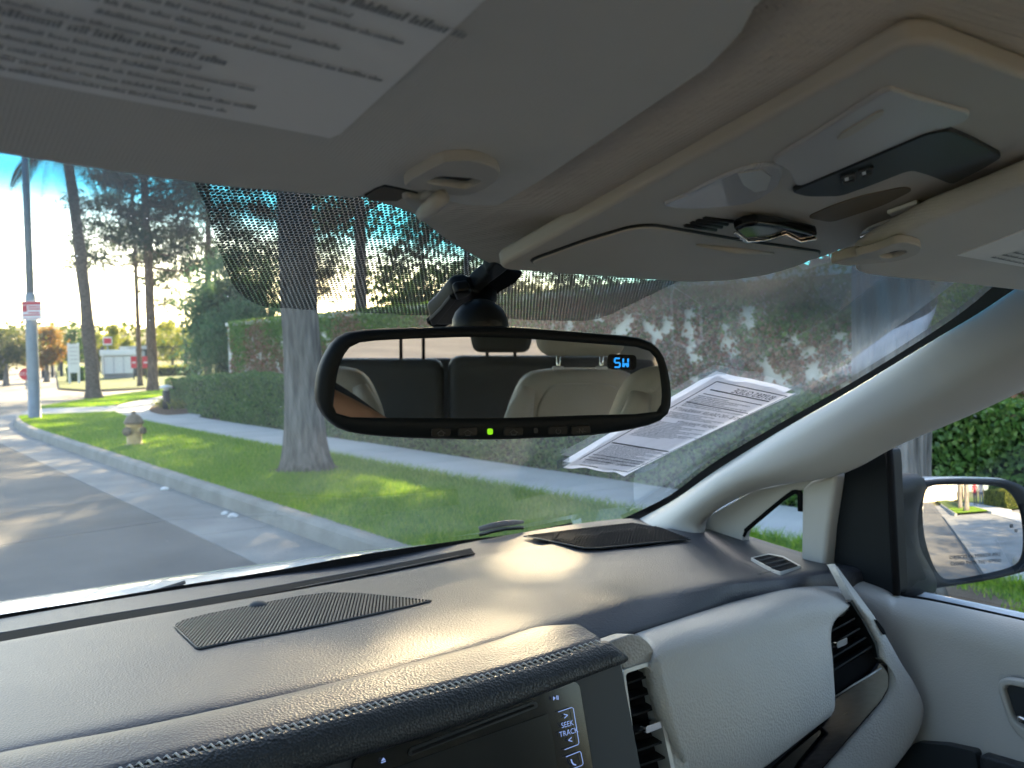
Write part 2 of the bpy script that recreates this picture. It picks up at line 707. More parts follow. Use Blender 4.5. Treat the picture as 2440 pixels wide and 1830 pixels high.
WSN = np.array([0.0, 0.516, 1.0]) / math.hypot(0.516, 1.0)     # outward normal of the windshield


def ws(u, v, off=0.0):
    p = on_fn(u, v, lambda q: q[2] - zws(q[0], q[1]) + off * 1.125)
    return p


def dsh(u, v, off=0.0):
    return on_fn(u, v, lambda q: q[2] - zd(q[0], q[1]) - off)


car = empty('car', (XC, -0.6, 0.0))
tag(car, 'white minivan whose beige and charcoal cabin fills the foreground', 'car')

# ---- windshield
rows = []
for y in np.linspace(1.64, 0.50, 16):
    hw = 0.90 - 0.13 * (1.6 - y) / 1.0
    rows.append([(XC + s * hw, y, zws(XC + s * hw, y)) for s in np.linspace(-1, 1, 13)])
wind = grid_surface('windshield', rows, M['windshield'], car, nu=36, nv=24)
tag(wind, 'clear windshield with blue shade band and dotted black border round the mirror')


def dots_mat(name, pitch=0.0037, rad=0.405):
    m, nt, out = new_mat(name)
    tc = N(nt, 'ShaderNodeTexCoord')
    sp = N(nt, 'ShaderNodeSeparateXYZ')
    nt.links.new(tc.outputs['Object'], sp.inputs[0])
    u = mathn(nt, 'DIVIDE', sp.outputs['X'], pitch)
    v = mathn(nt, 'DIVIDE', sp.outputs['Y'], pitch / 1.125 * 0.866)
    row = mathn(nt, 'FLOOR', v)
    odd = mathn(nt, 'MULTIPLY', mathn(nt, 'MODULO', mathn(nt, 'ABSOLUTE', row), 2.0), 0.5)
    fx = mathn(nt, 'SUBTRACT', mathn(nt, 'FRACT', mathn(nt, 'ADD', u, odd)), 0.5)
    fy = mathn(nt, 'MULTIPLY', mathn(nt, 'SUBTRACT', mathn(nt, 'FRACT', v), 0.5), 0.866)
    d2 = mathn(nt, 'ADD', mathn(nt, 'MULTIPLY', fx, fx), mathn(nt, 'MULTIPLY', fy, fy))
    is_dot = mathn(nt, 'LESS_THAN', d2, rad * rad)
    tr = N(nt, 'ShaderNodeBsdfTransparent')
    df = N(nt, 'ShaderNodeBsdfDiffuse')
    df.inputs[0].default_value = (0.11, 0.12, 0.13, 1)
    mx = N(nt, 'ShaderNodeMixShader')
    nt.links.new(is_dot, mx.inputs[0])
    nt.links.new(tr.outputs[0], mx.inputs[1])
    nt.links.new(df.outputs[0], mx.inputs[2])
    nt.links.new(mx.outputs[0], out.inputs[0])
    return m


M['dots'] = dots_mat('dotted_frit')
M['frit'] = pbr('black_frit', (0.006, 0.007, 0.008), 0.7, spec=0.12, vary=0.05)


def ws_sheet(name, uvs, mat, off=0.003):
    pts = [ws(u, v, off) for u, v in uvs]
    bm = bmesh.new()
    bm.faces.new([bm.verts.new(tuple(p)) for p in pts])
    bmesh.ops.triangulate(bm, faces=bm.faces)
    return from_bm(name, bm, mat, wind)


left = crop(440, 420, 2.911, [(70, 40), (85, 95), (140, 200), (190, 360), (240, 520), (285, 640), (330, 740), (370, 800), (420, 845),
                              (480, 880), (560, 905), (900, 930), (1300, 950), (1690, 968), (1880, 800), (2130, 590), (2250, 440), (1500, -40), (800, -60)])
ws_sheet('dotted_border', left, M['dots'])
right = crop(740, 560, 2.458, [(1230, 205), (1040, 350), (1030, 470), (1090, 488), (1350, 500), (1600, 505), (1690, 490), (1780, 455), (1950, 370),
                               (2120, 290), (2250, 215), (1300, 120)])
ws_sheet('dotted_border', right, M['dots'])


def ws_strip(name, up, lo, mat, parent, off=0.004, n=40, thick=0.004):
    A = smooth_loop([ws(u, v, off) for u, v in up], n, closed=False)
    B = smooth_loop([ws(u, v, off) for u, v in lo], n, closed=False)
    V = A + B
    k = len(A)
    F = [(i, i + 1, k + i + 1, k + i) for i in range(k - 1)]
    return mesh(name, V, F, mat, parent, smooth=True)


# black ceramic edge along the base and up the passenger pillar
base_up = crop(0, 1230, 1.813, [(-300, 478), (0, 425), (400, 362), (800, 296), (1200, 232), (1600, 160), (2000, 103), (2212, 78), (2470, 28)])
base_lo = crop(0, 1230, 1.813, [(-300, 560), (0, 500), (400, 425), (800, 350), (1200, 272), (1600, 196), (2000, 122), (2212, 100), (2480, 50)])
ws_strip('base_seal', base_up, base_lo, M['frit'], wind)
side_up = crop(1500, 600, 2.023, [(-40, 1290), (0, 1272), (200, 1170), (400, 1020), (700, 842), (1000, 672), (1250, 522), (1500, 362), (1640, 262), (1760, 160), (1860, 80)])
side_lo = crop(1500, 600, 2.023, [(-10, 1320), (30, 1300), (230, 1205), (430, 1055), (730, 875), (1030, 705), (1280, 555), (1535, 400), (1700, 300), (1840, 200), (1940, 120)])
ws_strip('side_seal', side_up, side_lo, M['frit'], wind)

# ---- dashboard top
U_uv = [(0, 1625), (250, 1570), (500, 1515), (750, 1463), (930, 1415), (1106, 1367), (1306, 1315), (1476, 1274), (1590, 1252), (1690, 1244), (1780, 1232)]
L_uv = [(0, 1645), (300, 1590), (600, 1525), (850, 1470), (1106, 1416), (1306, 1380), (1366, 1365), (1466, 1334), (1556, 1305), (1666, 1268), (1776, 1231)]
Upts = np.array([dsh(u, v) for u, v in U_uv])
Lpts = np.array([dsh(u, v, -0.008 - 0.019 * ss((u - 250) / 1250)) for u, v in L_uv])
Loff = [-0.008 - 0.019 * ss((u - 250) / 1250) for u, v in L_uv]


def oL(x):
    return float(np.interp(x, Lpts[:, 0], Loff))



def yU(x):
    return float(np.interp(x, Upts[:, 0], Upts[:, 1]))


def yL(x):
    return float(np.interp(x, Lpts[:, 0], Lpts[:, 1]))


def yF(x):
    y = 1.5
    for _ in range(12):
        y = 1.57 - 0.05 * (x - XC) ** 2 - (zd(x, y) + 0.004 - 1.09) / 0.516
    return y - 0.004


dash = empty('dashboard', (0, 0, 0), parent=car)
dash.matrix_parent_inverse = Matrix.Translation((-XC, 0.6, 0.0))
WLOC['dashboard'] = (0, 0, 0)
tag(dash, 'charcoal vinyl dashboard with light grey lower panel')

xs = np.concatenate([np.linspace(-0.83, -0.35, 8), np.linspace(-0.3, 0.95, 56)])
rows = []
for t in np.concatenate([np.array([0, 0.006, 0.02]), np.linspace(0.05, 1, 26)]):
    r = []
    for x in xs:
        y = yU(x) + (yF(x) - yU(x)) * t
        z = zd(x, y)
        z -= 0.006 * math.exp(-t / 0.012)                    # soft rolled rear edge
        z -= 0.007 * ss((t - 0.70) / 0.05)                    # shallow step before the glass
        r.append((x, y, z))
    rows.append(r)
V = [p for r in rows for p in r]
w = len(xs)
F = [(j * w + i, j * w + i + 1, (j + 1) * w + i + 1, (j + 1) * w + i) for j in range(len(rows) - 1) for i in range(w - 1)]
mesh('dash_top', V, F, M['dash'], dash, smooth=True)

# the darker sloping band below the top pad
rows = []
for t in np.linspace(0, 1, 8):
    r = []
    for x in xs:
        yu, yl = yU(x), min(yL(x), yU(x) - 0.004)
        y = yu + (yl - yu) * t - 0.002 * math.sin(math.pi * t)
        z0, z1 = zd(x, yu) - 0.006, zd(x, yl) + oL(x)
        z = z0 + (z1 - z0) * t
        r.append((x, y, z))
    rows.append(r)
rows.append([(x, min(yL(x), yU(x) - 0.004) + 0.012, zd(x, yL(x)) - 0.05) for x in xs])
V = [p for r in rows for p in r]
F = [(j * w + i + 1, j * w + i, (j + 1) * w + i, (j + 1) * w + i + 1) for j in range(len(rows) - 1) for i in range(w - 1)]
mesh('dash_band', V, F, M['dash'], dash, smooth=True)


def clip_line(poly, p, d):
    """interval of the line p + t d inside the 2D polygon"""
    ts = []
    n = len(poly)
    for i in range(n):
        a, b = poly[i], poly[(i + 1) % n]
        e = b - a
        den = d[0] * e[1] - d[1] * e[0]
        if abs(den) < 1e-12:
            continue
        t = ((a[0] - p[0]) * e[1] - (a[1] - p[1]) * e[0]) / den
        s = ((a[0] - p[0]) * d[1] - (a[1] - p[1]) * d[0]) / den
        if 0 <= s < 1:
            ts.append(t)
    ts.sort()
    return [(ts[i], ts[i + 1]) for i in range(0, len(ts) - 1, 2)]


def rib_grille(uvs, da, db, pitch, parent, name, label, ribmat='darkgrey', lift=0.0):
    P3 = [dsh(u, v, 0.001) for u, v in uvs]
    P2 = [p[:2] for p in P3]
    pl = mesh(name, [(p[0], p[1], zd(p[0], p[1]) + lift + 0.0008 - 0.007 * ss(((p[1] - yU(p[0])) / (yF(p[0]) - yU(p[0])) - 0.70) / 0.05)) for p in P2],
              [tuple(range(len(P2)))], M['rubber'], parent)
    tag(pl, label)
    d = dsh(*db)[:2] - dsh(*da)[:2]
    d /= np.linalg.norm(d)
    nrm = np.array([-d[1], d[0]])
    pr = [np.dot(q, nrm) for q in P2]
    boxes = []
    k = min(pr) + pitch
    while k < max(pr) - pitch * 0.5:
        p = nrm * k
        for t0, t1 in clip_line(P2, p, d):
            if t1 - t0 < 0.006:
                continue
            seg = max(1, int((t1 - t0) / 0.05))
            for s in range(seg):
                a = p + d * (t0 + 0.002 + (t1 - t0 - 0.004) * s / seg)
                b = p + d * (t0 + 0.002 + (t1 - t0 - 0.004) * (s + 1) / seg)
                za, zb = (zd(q[0], q[1]) + lift + 0.001 - 0.007 * ss(((q[1] - yU(q[0])) / (yF(q[0]) - yU(q[0])) - 0.70) / 0.05) for q in (a, b))
                h = nrm * pitch * 0.27
                boxes.append([(a[0] - h[0], a[1] - h[1], za), (b[0] - h[0], b[1] - h[1], zb), (b[0] + h[0], b[1] + h[1], zb), (a[0] + h[0], a[1] + h[1], za),
                              (a[0] - h[0], a[1] - h[1], za + 0.0016), (b[0] - h[0], b[1] - h[1], zb + 0.0016), (b[0] + h[0], b[1] + h[1], zb + 0.0016), (a[0] + h[0], a[1] + h[1], za + 0.0016)])
        k += pitch
    rb = join_boxes('grille_rib', boxes, M[ribmat], pl, kind='stuff')
    # rim
    n = len(P2)
    rim = [(q[0], q[1], zd(q[0], q[1]) + lift + 0.0015 - 0.007 * ss(((q[1] - yU(q[0])) / (yF(q[0]) - yU(q[0])) - 0.70) / 0.05)) for q in P2]
    tube('grille_rim', rim + [rim[0]], 0.0012, M['darkgrey'], pl, seg=6)
    return pl


cg = crop(0, 1230, 1.813, [(757, 480), (765, 465), (800, 450), (900, 425), (1100, 385), (1300, 347), (1420, 333), (1550, 336), (1700, 350), (1800, 360), (1862, 367),
                           (1780, 388), (1600, 428), (1400, 470), (1200, 508), (1000, 545), (862, 574), (850, 570), (800, 522)])
spk = rib_grille(cg, (582, 1349), (615, 1295), 0.0042, car, 'speaker_grille', 'ribbed dark speaker grille on the dash top')
sx, sy, sz = dsh(*crop(0, 1230, 1.813, [(1115, 392)])[0])
lathe('light_sensor', [(0.0125, -0.002), (0.0125, 0.001), (0.010, 0.0045), (0.006, 0.0065), (0.001, 0.0072)], M['darkgrey'], spk, loc=(sx, sy, sz + 0.001))
kg = crop(1180, 1220, 2.765, [(190, 148), (360, 196), (520, 240), (590, 255), (680, 254), (980, 225), (1285, 194), (1100, 122), (905, 62), (560, 100)])
rib_grille(kg, (1250, 1150), (1268, 1120), 0.0050, car, 'corner_grille', 'ribbed dark corner grille below the windshield', 'rubber', 0.0035)

# defroster slot
def dash_strip(name, up, lo, mat, off, parent):
    A = smooth_loop([dsh(u, v, off) for u, v in up], 40, closed=False)
    B = smooth_loop([dsh(u, v, off) for u, v in lo], 40, closed=False)
    k = len(A)
    o = mesh(name, A + B, [(k + i, k + i + 1, i + 1, i) for i in range(k - 1)], mat, parent, smooth=True)
    return o


du = crop(0, 1230, 1.813, [(-200, 545), (0, 507), (400, 437), (800, 372), (1200, 302), (1600, 228), (2035, 140)])
dl = crop(0, 1230, 1.813, [(-200, 592), (0, 548), (400, 473), (800, 402), (1200, 328), (1600, 251), (2050, 160)])
dash_strip('defroster_slot', du, dl, M['rubber'], -0.004, dash)
tube('slot_lip', [dsh(u, v, -0.0055) for u, v in dl], 0.0016, M['dash'], dash, seg=6)
tube('slot_lip', [dsh(u, v, -0.0055) for u, v in du], 0.0016, M['dash'], dash, seg=6)

# side demister vent with four openings, and the embossed AIRBAG mark
sv = crop(1180, 1220, 2.765, [(1682, 300), (1800, 272), (1900, 290), (2015, 352), (1880, 395), (1840, 385)])
svp = [dsh(u, v, 0.004) for u, v in sv]
dv = slab('demister_vent', round_poly(svp, 0.004, 3), (0, 0, -0.006), M['silver'], car, bev=0.001)
tag(dv, 'small slatted demister vent at the passenger end of the dash')
ho = crop(1180, 1220, 2.765, [(1700, 302), (1802, 280), (1893, 297), (1995, 352), (1878, 387), (1845, 378)])
hp = [dsh(u, v, 0.0052) for u, v in ho]
slab('opening', round_poly(hp, 0.003, 3), (0, 0, -0.003), M['rubber'], dv)
for a, b in (((1742, 322), (1852, 296)), ((1785, 346), (1905, 318)), ((1825, 368), (1950, 338))):
    pa, pb = (dsh(*q, 0.0065) for q in crop(1180, 1220, 2.765, [a, b]))
    tube('slat', [pa, pb], 0.0018, M['darkgrey'], dv, seg=6)
tm = crop(1180, 1220, 2.765, [(1785, 418), (1720, 432), (1835, 404), (1770, 390)])
po, pa, pb, pc = (dsh(u, v, -0.0005) for u, v in tm)
text_mesh('lettering', 'SRS AIRBAG', M['rubber'], po + np.array([0, 0, 0.004]), pb - pa, np.array([-0.1, 1, 0.0]), 0.0095, dash)

# ---- radio hood pad (stitched leather)
YS = 0.75
st_uv = [(-150, 1775), (100, 1715), (330, 1655), (520, 1606), (707, 1558), (859, 1518), (1011, 1478), (1162, 1436), (1260, 1404), (1307, 1389)]
stp = [at(u, v, 'y', YS) for u, v in st_uv]
hood = empty('radio_hood', (0, 0, 0), parent=car)
hood.matrix_parent_inverse = Matrix.Translation((-XC, 0.6, 0.0))
WLOC['radio_hood'] = (0, 0, 0)
tag(hood, 'black leather hood with grey stitching above the radio')
lo_uv = [(-150, 1860), (100, 1805), (330, 1750), (520, 1700), (707, 1650), (859, 1604), (1011, 1554), (1162, 1496), (1280, 1450), (1336, 1428)]
lop = [at(u, v, 'y', YS - 0.004) for u, v in lo_uv]
rows_t = []
for i, p in enumerate(stp):
    yl = yL(p[0]) + 0.02
    zl = zd(p[0], yl) + oL(p[0]) + 0.001
    k = ss((p[0] + 0.02 - stp[-1][0]) / 0.05)
    yb = yl * (1 - k) + (p[1] + 0.03) * k
    zb = zl * (1 - k) + (zl + 0.004) * k
    q = lop[i]
    rows_t.append([(p[0], yb, zb - 0.012), (p[0], yb - 0.006, zb + 0.0016), (p[0], (p[1] * 0.5 + yb * 0.5), max(p[2], zb) + 0.0055), (p[0], p[1] + 0.018, p[2] + 0.005),
                   (p[0], p[1] + 0.005, p[2] + 0.0015)])
grid_surface('top_pad', rows_t, M['leather_top'] if 'leather_top' in M else M['dash'], hood, nu=20, nv=60)
rows_r = []
for i, p in enumerate(stp):
    q = lop[i]
    rows_r.append([(p[0], p[1] + 0.006, p[2] + 0.0005), (p[0], p[1] - 0.003, p[2] + 0.0005), (0.6 * p[0] + 0.4 * q[0], p[1] - 0.015, 0.62 * p[2] + 0.38 * q[2]),
                   (q[0], q[1] - 0.013, 0.2 * p[2] + 0.8 * q[2]), (q[0], q[1] - 0.002, q[2]), (q[0], q[1] + 0.03, q[2] + 0.002)])
# rounded end
e = [np.array(r) for r in rows_r[-1]]
cen = np.mean(e, axis=0) + np.array([0.006, 0.012, 0])
rows_r.append([tuple(0.72 * a + 0.28 * cen + np.array([0.006, 0.003, 0])) for a in e])
rows_r.append([tuple(0.25 * a + 0.75 * cen + np.array([0.006, 0.008, 0])) for a in e])
grid_surface('front_roll', rows_r, M['leather'], hood, nu=24, nv=70)
# stitches
sp = np.array(smooth_loop(stp, 400, closed=False))
L = np.concatenate([[0], np.cumsum(np.linalg.norm(np.diff(sp, axis=0), axis=1))])
d0 = 0.012
first = None
cnt = 0
while d0 < L[-1] - 0.004:
    a = np.array([np.interp(d0, L, sp[:, k]) for k in range(3)])
    b = np.array([np.interp(d0 + 0.0042, L, sp[:, k]) for k in range(3)])
    up = np.array([0, 0.0015, 0.0022])
    bo = a + np.array([0, 0.0062, 0.001])
    if a[0] > -0.28:
        path = [bo, bo * 0.5 + b * 0.5 + up * 1.1 + np.array([0, 0.001, 0]), b + np.array([0, -0.001, 0.0008])]
        if first is None:
            V, F = tube_mesh([p - bo for p in path], 0.0010, 5)
            so = mesh('stitch', V, F, M['thread'], hood, smooth=True)
            so.location = bo
            first = so
        else:
            so = first.copy()
            COL.objects.link(so)
            so.location = bo
        cnt += 1
    d0 += 0.0066

# ---- radio
RP, RN = np.array([0.0, 0.748, 1.12]), np.array([0.0, -0.965, 0.26])
RN = RN / np.linalg.norm(RN)
RUP = np.array([0, 0.26, 0.965])


def rad(pts, off=0.0):
    return [on_plane(u, v, RP + RN * off, RN) for u, v in pts]


C3 = lambda pts: crop(780, 1500, 2.989, pts)
radio = empty('radio', (0, 0, 0), parent=car)
radio.matrix_parent_inverse = Matrix.Translation((-XC, 0.6, 0.0))
WLOC['radio'] = (0, 0, 0)
tag(radio, 'black touch screen radio with blue lit legends')
slab('surround', rad(C3([(-900, 1500), (-300, 1080), (200, 880), (600, 745), (1000, 610), (1500, 430), (2090, 215), (2250, 1060), (2330, 1500)]), -0.002), -RN * 0.03, M['darkgrey'], radio, bev=0.002)
panel = slab('front_panel', round_poly(rad(C3([(100, 1500), (190, 915), (1762, 362), (1800, 395), (1900, 1010), (1980, 1500)]), 0.0015), 0.004, 4), -RN * 0.006, M['gloss'], radio, bev=0.0008)
slab('screen', rad(C3([(380, 1500), (440, 1000), (1000, 800), (1568, 600), (1600, 720), (1720, 1500)]), 0.0026), -RN * 0.002, M['screen'], panel)
slp = rad(C3([(590, 845), (1470, 510), (1498, 520), (1500, 555), (600, 900), (575, 890)]), 0.003)
slab('disc_slot', round_poly(slp, 0.004, 4), -RN * 0.002, M['satinblack'], panel)
slp = rad(C3([(610, 865), (1470, 533), (1475, 548), (612, 885)]), 0.0042)
slab('slot_gap', slp, -RN * 0.002, M['rubber'], panel)


def rtext(body, cx, cy, size, ax=(1, 0, 0), bold=0.0):
    p = rad(C3([(cx, cy)]), 0.0045)[0]
    return text_mesh('lettering', body, M['blue_ink'], p, np.array(ax), RUP, size, panel, bold=bold)


rtext('SEEK', 1710, 675, 0.0068)
rtext('.', 1715, 700, 0.008)
rtext('TRACK', 1720, 733, 0.0068)
rtext('>', 1700, 617, 0.0088, bold=0.01)
rtext('<', 1730, 790, 0.0088, bold=0.01)


def rline(name, pts, w, closed=False):
    P3 = rad(C3(pts), 0.0045)
    if closed:
        P3 = P3 + [P3[0]]
    return tube(name, P3, w, M['blue_ink'], panel, seg=5)


rline('seek_outline', [(1645, 587), (1740, 555), (1752, 562), (1792, 806), (1785, 820), (1690, 856)], 0.00035)
rline('phone_outline', [(1700, 907), (1798, 868), (1806, 876), (1822, 955), (1812, 968), (1752, 990)], 0.00035)
rline('phone_icon', [(1737, 925), (1742, 945), (1753, 960), (1770, 965)], 0.0007)
slab('play_icon', rad(C3([(1610, 477), (1612, 505), (1626, 487)]), 0.0048), -RN * 0.0006, M['blue_ink'], panel)
for x in (1633, 1642):
    rline('pause_icon', [(x, 470), (x + 3, 500)], 0.0004)
slab('eject_icon', rad(C3([(385, 938), (400, 912), (416, 930)]), 0.0048), -RN * 0.0006, M['blue_ink'], panel)
slab('eject_bar', rad(C3([(385, 945), (417, 936), (417, 942), (385, 953)]), 0.0048), -RN * 0.0006, M['blue_ink'], panel)

# ---- centre vent
VN = np.array([-0.12, -0.96, 0.22])
VN /= np.linalg.norm(VN)
VP = at(1390, 1520, 'y', 0.765)
C2 = lambda pts: crop(1220, 1230, 1.813, pts)


def vpl(pts, off=0.0):
    return [on_plane(u, v, VP + VN * off, VN) for u, v in C2(pts)]


cv = empty('centre_vent', (0, 0, 0), parent=car)
cv.matrix_parent_inverse = Matrix.Translation((-XC, 0.6, 0.0))
WLOC['centre_vent'] = (0, 0, 0)
tag(cv, 'tall black air vent in a silver frame beside the radio')
slab('surround', round_poly(vpl([(462, 628), (490, 672), (590, 640), (612, 665), (645, 860), (700, 1120), (780, 1120), (705, 880), (665, 720), (635, 610), (590, 540), (528, 503), (395, 548)], -0.002), 0.008, 4), -VN * 0.03, M['glove'], cv, bev=0.006, seg=4)
slab('recess', vpl([(470, 640), (490, 660), (600, 630), (660, 860), (720, 1130), (540, 1130), (515, 920)], -0.022), -VN * 0.004, M['rubber'], cv)
fr_o = round_poly(vpl([(480, 664), (596, 628), (625, 672), (655, 860), (712, 1130), (535, 1130), (512, 920)], 0.001), 0.004, 3)
fr_i = round_poly(vpl([(490, 680), (588, 648), (610, 690), (640, 862), (696, 1130), (548, 1130), (523, 920)], 0.001), 0.004, 3)


def ring_slab(name, outer, inner, back, mat, parent, bev=0.0, smooth=False):
    n = len(outer)
    back = np.asarray(back)
    V = list(outer) + list(inner) + [p + back for p in outer] + [p + back for p in inner]
    F = []
    for i in range(n):
        j = (i + 1) % n
        F += [(i, j, n + j, n + i), (n + i, n + j, 3 * n + j, 3 * n + i), (2 * n + j, 2 * n + i, 3 * n + i, 3 * n + j), (j, i, 2 * n + i, 2 * n + j)]
    bm = bmesh.new()
    vs = [bm.verts.new(tuple(v)) for v in V]
    for f in F:
        bm.faces.new([vs[i] for i in f])
    o = from_bm(name, bm, mat, parent)
    if bev:
        bevel(o, bev, 2, 40)
    return o


ring_slab('frame', fr_o, fr_i, -VN * 0.024, M['silver'], cv, bev=0.001)
for a, b in (((500, 722), (604, 688)), ((511, 792), (622, 755)), ((521, 862), (638, 824)), ((531, 940), (658, 897)), ((541, 1014), (674, 968)), ((550, 1078), (692, 1034))):
    pa, pb = vpl([a, b], -0.006)
    c = (pa + pb) / 2
    ax = (pb - pa) / 2
    ay = -VN * 0.008 + np.array([0, 0, 0.002])
    az = np.array([0, 0, 0.0011])
    join_boxes('slat', [obox(c + ay, ax, ay, az)], M['satinblack'], cv)
pa, pb = vpl([(578, 925), (655, 897)], 0.002)
o = slab('knob', round_poly([pa + (0, 0, 0.004), pb + (0, 0, 0.004), pb - (0, 0, 0.004), pa - (0, 0, 0.004)], 0.003, 3), -VN * 0.012, M['chrome'], cv, bev=0.0015)
tube('edge_trim', vpl([(448, 600), (463, 640), (500, 880), (548, 1130)], 0.003), 0.0022, M['silver'], cv, seg=8)

# ---- light glove-box panel
tl = [dsh(u, v, -0.030) for u, v in [(1371, 1368), (1480, 1331), (1580, 1299), (1680, 1266), (1778, 1233)]]
rows = [[p + np.array([0, 0.02, -0.006]) for p in tl], tl,
        [at(*q) for q in ((1406, 1396, 'y', .785), (1512, 1362, 'y', .815), (1612, 1330, 'y', .845), (1720, 1292, 'y', .88), (1839, 1293, 'y', .915))],
        [at(*q) for q in ((1427, 1465, 'y', .757), (1520, 1440, 'y', .775), (1615, 1412, 'y', .797), (1708, 1385, 'y', .825), (1798, 1352, 'y', .862))],
        [at(*q) for q in ((1451, 1565, 'y', .745), (1540, 1545, 'y', .757), (1635, 1518, 'y', .772), (1722, 1490, 'y', .795), (1800, 1440, 'y', .830))],
        [at(*q) for q in ((1481, 1659, 'y', .748), (1562, 1640, 'y', .755), (1650, 1610, 'y', .768), (1735, 1570, 'y', .79), (1804, 1520, 'y', .815))],
        [at(*q) for q in ((1510, 1740, 'y', .765), (1575, 1705, 'y', .77), (1655, 1655, 'y', .783), (1745, 1585, 'y', .803), (1796, 1546, 'y', .822))]]
gp = grid_surface('glove_panel', rows, M['glove'], car, nu=40, nv=48, thick=0.02, off=1.0)
tag(gp, 'light grey padded panel above the glove box')

# ---- passenger side vent, wood trim, end cap
C4 = lambda pts: crop(1700, 1300, 2.989, pts)
EN = np.array([-0.35, -0.90, 0.25])
EN /= np.linalg.norm(EN)
EP = at(1850, 1400, 'y', 0.875)


def epl(pts, off=0.0):
    return [on_plane(u, v, EP + EN * off, EN) for u, v in C4(pts)]


svent = empty('side_vent', (0, 0, 0), parent=car)
svent.matrix_parent_inverse = Matrix.Translation((-XC, 0.6, 0.0))
WLOC['side_vent'] = (0, 0, 0)
tag(svent, 'black slatted air vent at the passenger end of the dash')
slab('recess', epl([(820, 480), (1000, 390), (1100, 560), (1190, 740), (1190, 840), (1050, 1000), (840, 1110), (820, 800)], -0.035), -EN * 0.004, M['rubber'], svent)
slab('vent_wall', epl([(985, 385), (1085, 540), (1165, 690), (1188, 800), (1172, 800), (1148, 700), (1068, 545), (975, 400)], 0.0), -EN * 0.035, M['satinblack'], svent)
slab('vent_wall', epl([(845, 905), (1135, 735), (1178, 800), (1165, 850), (1090, 900), (860, 1080)], -0.012), -EN * 0.02, M['rubber'], svent)
for a, b in (((850, 512), (962, 455)), ((838, 612), (1008, 518)), ((838, 708), (1046, 588)), ((840, 803), (1090, 652)), ((845, 895), (1135, 715))):
    pa, pb = epl([a, b], -0.006)
    c, ax = (pa + pb) / 2, (pb - pa) / 2
    ay = -EN * 0.010
    join_boxes('slat', [obox(c + ay, ax, ay, np.array([0, 0, 0.0013]))], M['darkgrey'], svent)
pa, pb = epl([(880, 712), (955, 678)], 0.002)
slab('knob', round_poly([pa + (0, 0, 0.005), pb + (0, 0, 0.005), pb - (0, 0, 0.005), pa - (0, 0, 0.005)], 0.003, 3), -EN * 0.012, M['chrome'], svent, bev=0.0015)

wt = slab('wood_trim', epl([(862, 1080), (1000, 985), (1120, 905), (1178, 826), (1245, 846), (1258, 930), (1258, 1010), (1205, 1110), (1000, 1345), (780, 1600), (580, 1640), (640, 1540), (806, 1338), (765, 1296), (840, 1190)], -0.004), -EN * 0.02, M['wood'], car, bev=0.003)
tag(wt, 'glossy dark wood trim below the side vent')
wl = epl([(868, 1075), (1000, 990), (1100, 932), (1195, 872)], 0.0005)
tube('trim_edge', wl, 0.0011, M['silver'], wt, seg=6)
lowp = slab('trim_panel', epl([(380, 1640), (560, 1470), (768, 1297), (812, 1335), (640, 1540), (560, 1640)], -0.012), -EN * 0.01, M['gloss'], car, bev=0.001)
inner = [(860, 130), (905, 215), (992, 380), (1085, 540), (1165, 690), (1186, 800), (1252, 850), (1268, 1000), (1215, 1120), (1010, 1365), (790, 1610)]
mid = [(872, 140), (950, 270), (1062, 440), (1160, 600), (1235, 740), (1285, 880), (1330, 1000), (1350, 1130), (1290, 1280), (1150, 1450), (980, 1640)]
outer = [(885, 160), (985, 290), (1145, 505), (1255, 690), (1345, 850), (1420, 965), (1480, 1090), (1497, 1180), (1470, 1310), (1390, 1450), (1230, 1660)]
rows = []
for k, (a, b, c) in enumerate(zip(C4(inner), C4(mid), C4(outer))):
    ya = 0.985 - 0.17 * k / 10
    pa = on_plane(*a, EP, EN) if k > 1 else at(*a, 'y', 0.938 - 0.024 * k)
    pb = on_plane(*b, EP + EN * 0.003, EN) if k > 1 else at(*b, 'y', 0.938 - 0.024 * k)
    pc = on_plane(*c, EP - EN * 0.006, EN) if k > 1 else at(*c, 'y', 0.938 - 0.024 * k)
    pd = pc + np.array([0.012, 0.03, 0])
    rows.append([pa - EN * 0.02, pa, pb, pc, pd])
ec = grid_surface('dash_end_cap', rows, M['glove'], car, nu=24, nv=60)
tag(ec, 'light grey end cap of the dash beside the door')
nt_ = C4([(1148, 527), (1165, 530), (1212, 590), (1232, 632), (1216, 634), (1180, 585)])
slab('slot', [on_plane(u, v, EP + EN * 0.0045, EN) for u, v in nt_], -EN * 0.003, M['rubber'], ec)

# ---- driver side of the dash: cluster hood and wheel (outside the picture, near the camera)
box('instrument_cluster', (-0.58, 0.70, 0.98), (-0.33, 0.83, 1.10), M['satinblack'], car, bev=0.03, seg=3)
box('knee_panel', (-0.80, 0.80, 0.62), (0.18, 1.05, 1.06), M['darkgrey'], car, bev=0.03)
box('knee_panel', (0.20, 0.95, 0.62), (0.80, 1.08, 0.95), M['darkgrey'], car, bev=0.03)
def sub_empty(name, label=None):
    e_ = empty(name, (0, 0, 0), parent=car)
    e_.matrix_parent_inverse = Matrix.Translation((-XC, 0.6, 0.0))
    WLOC[e_.name] = (0, 0, 0)
    if label:
        tag(e_, label)
    return e_


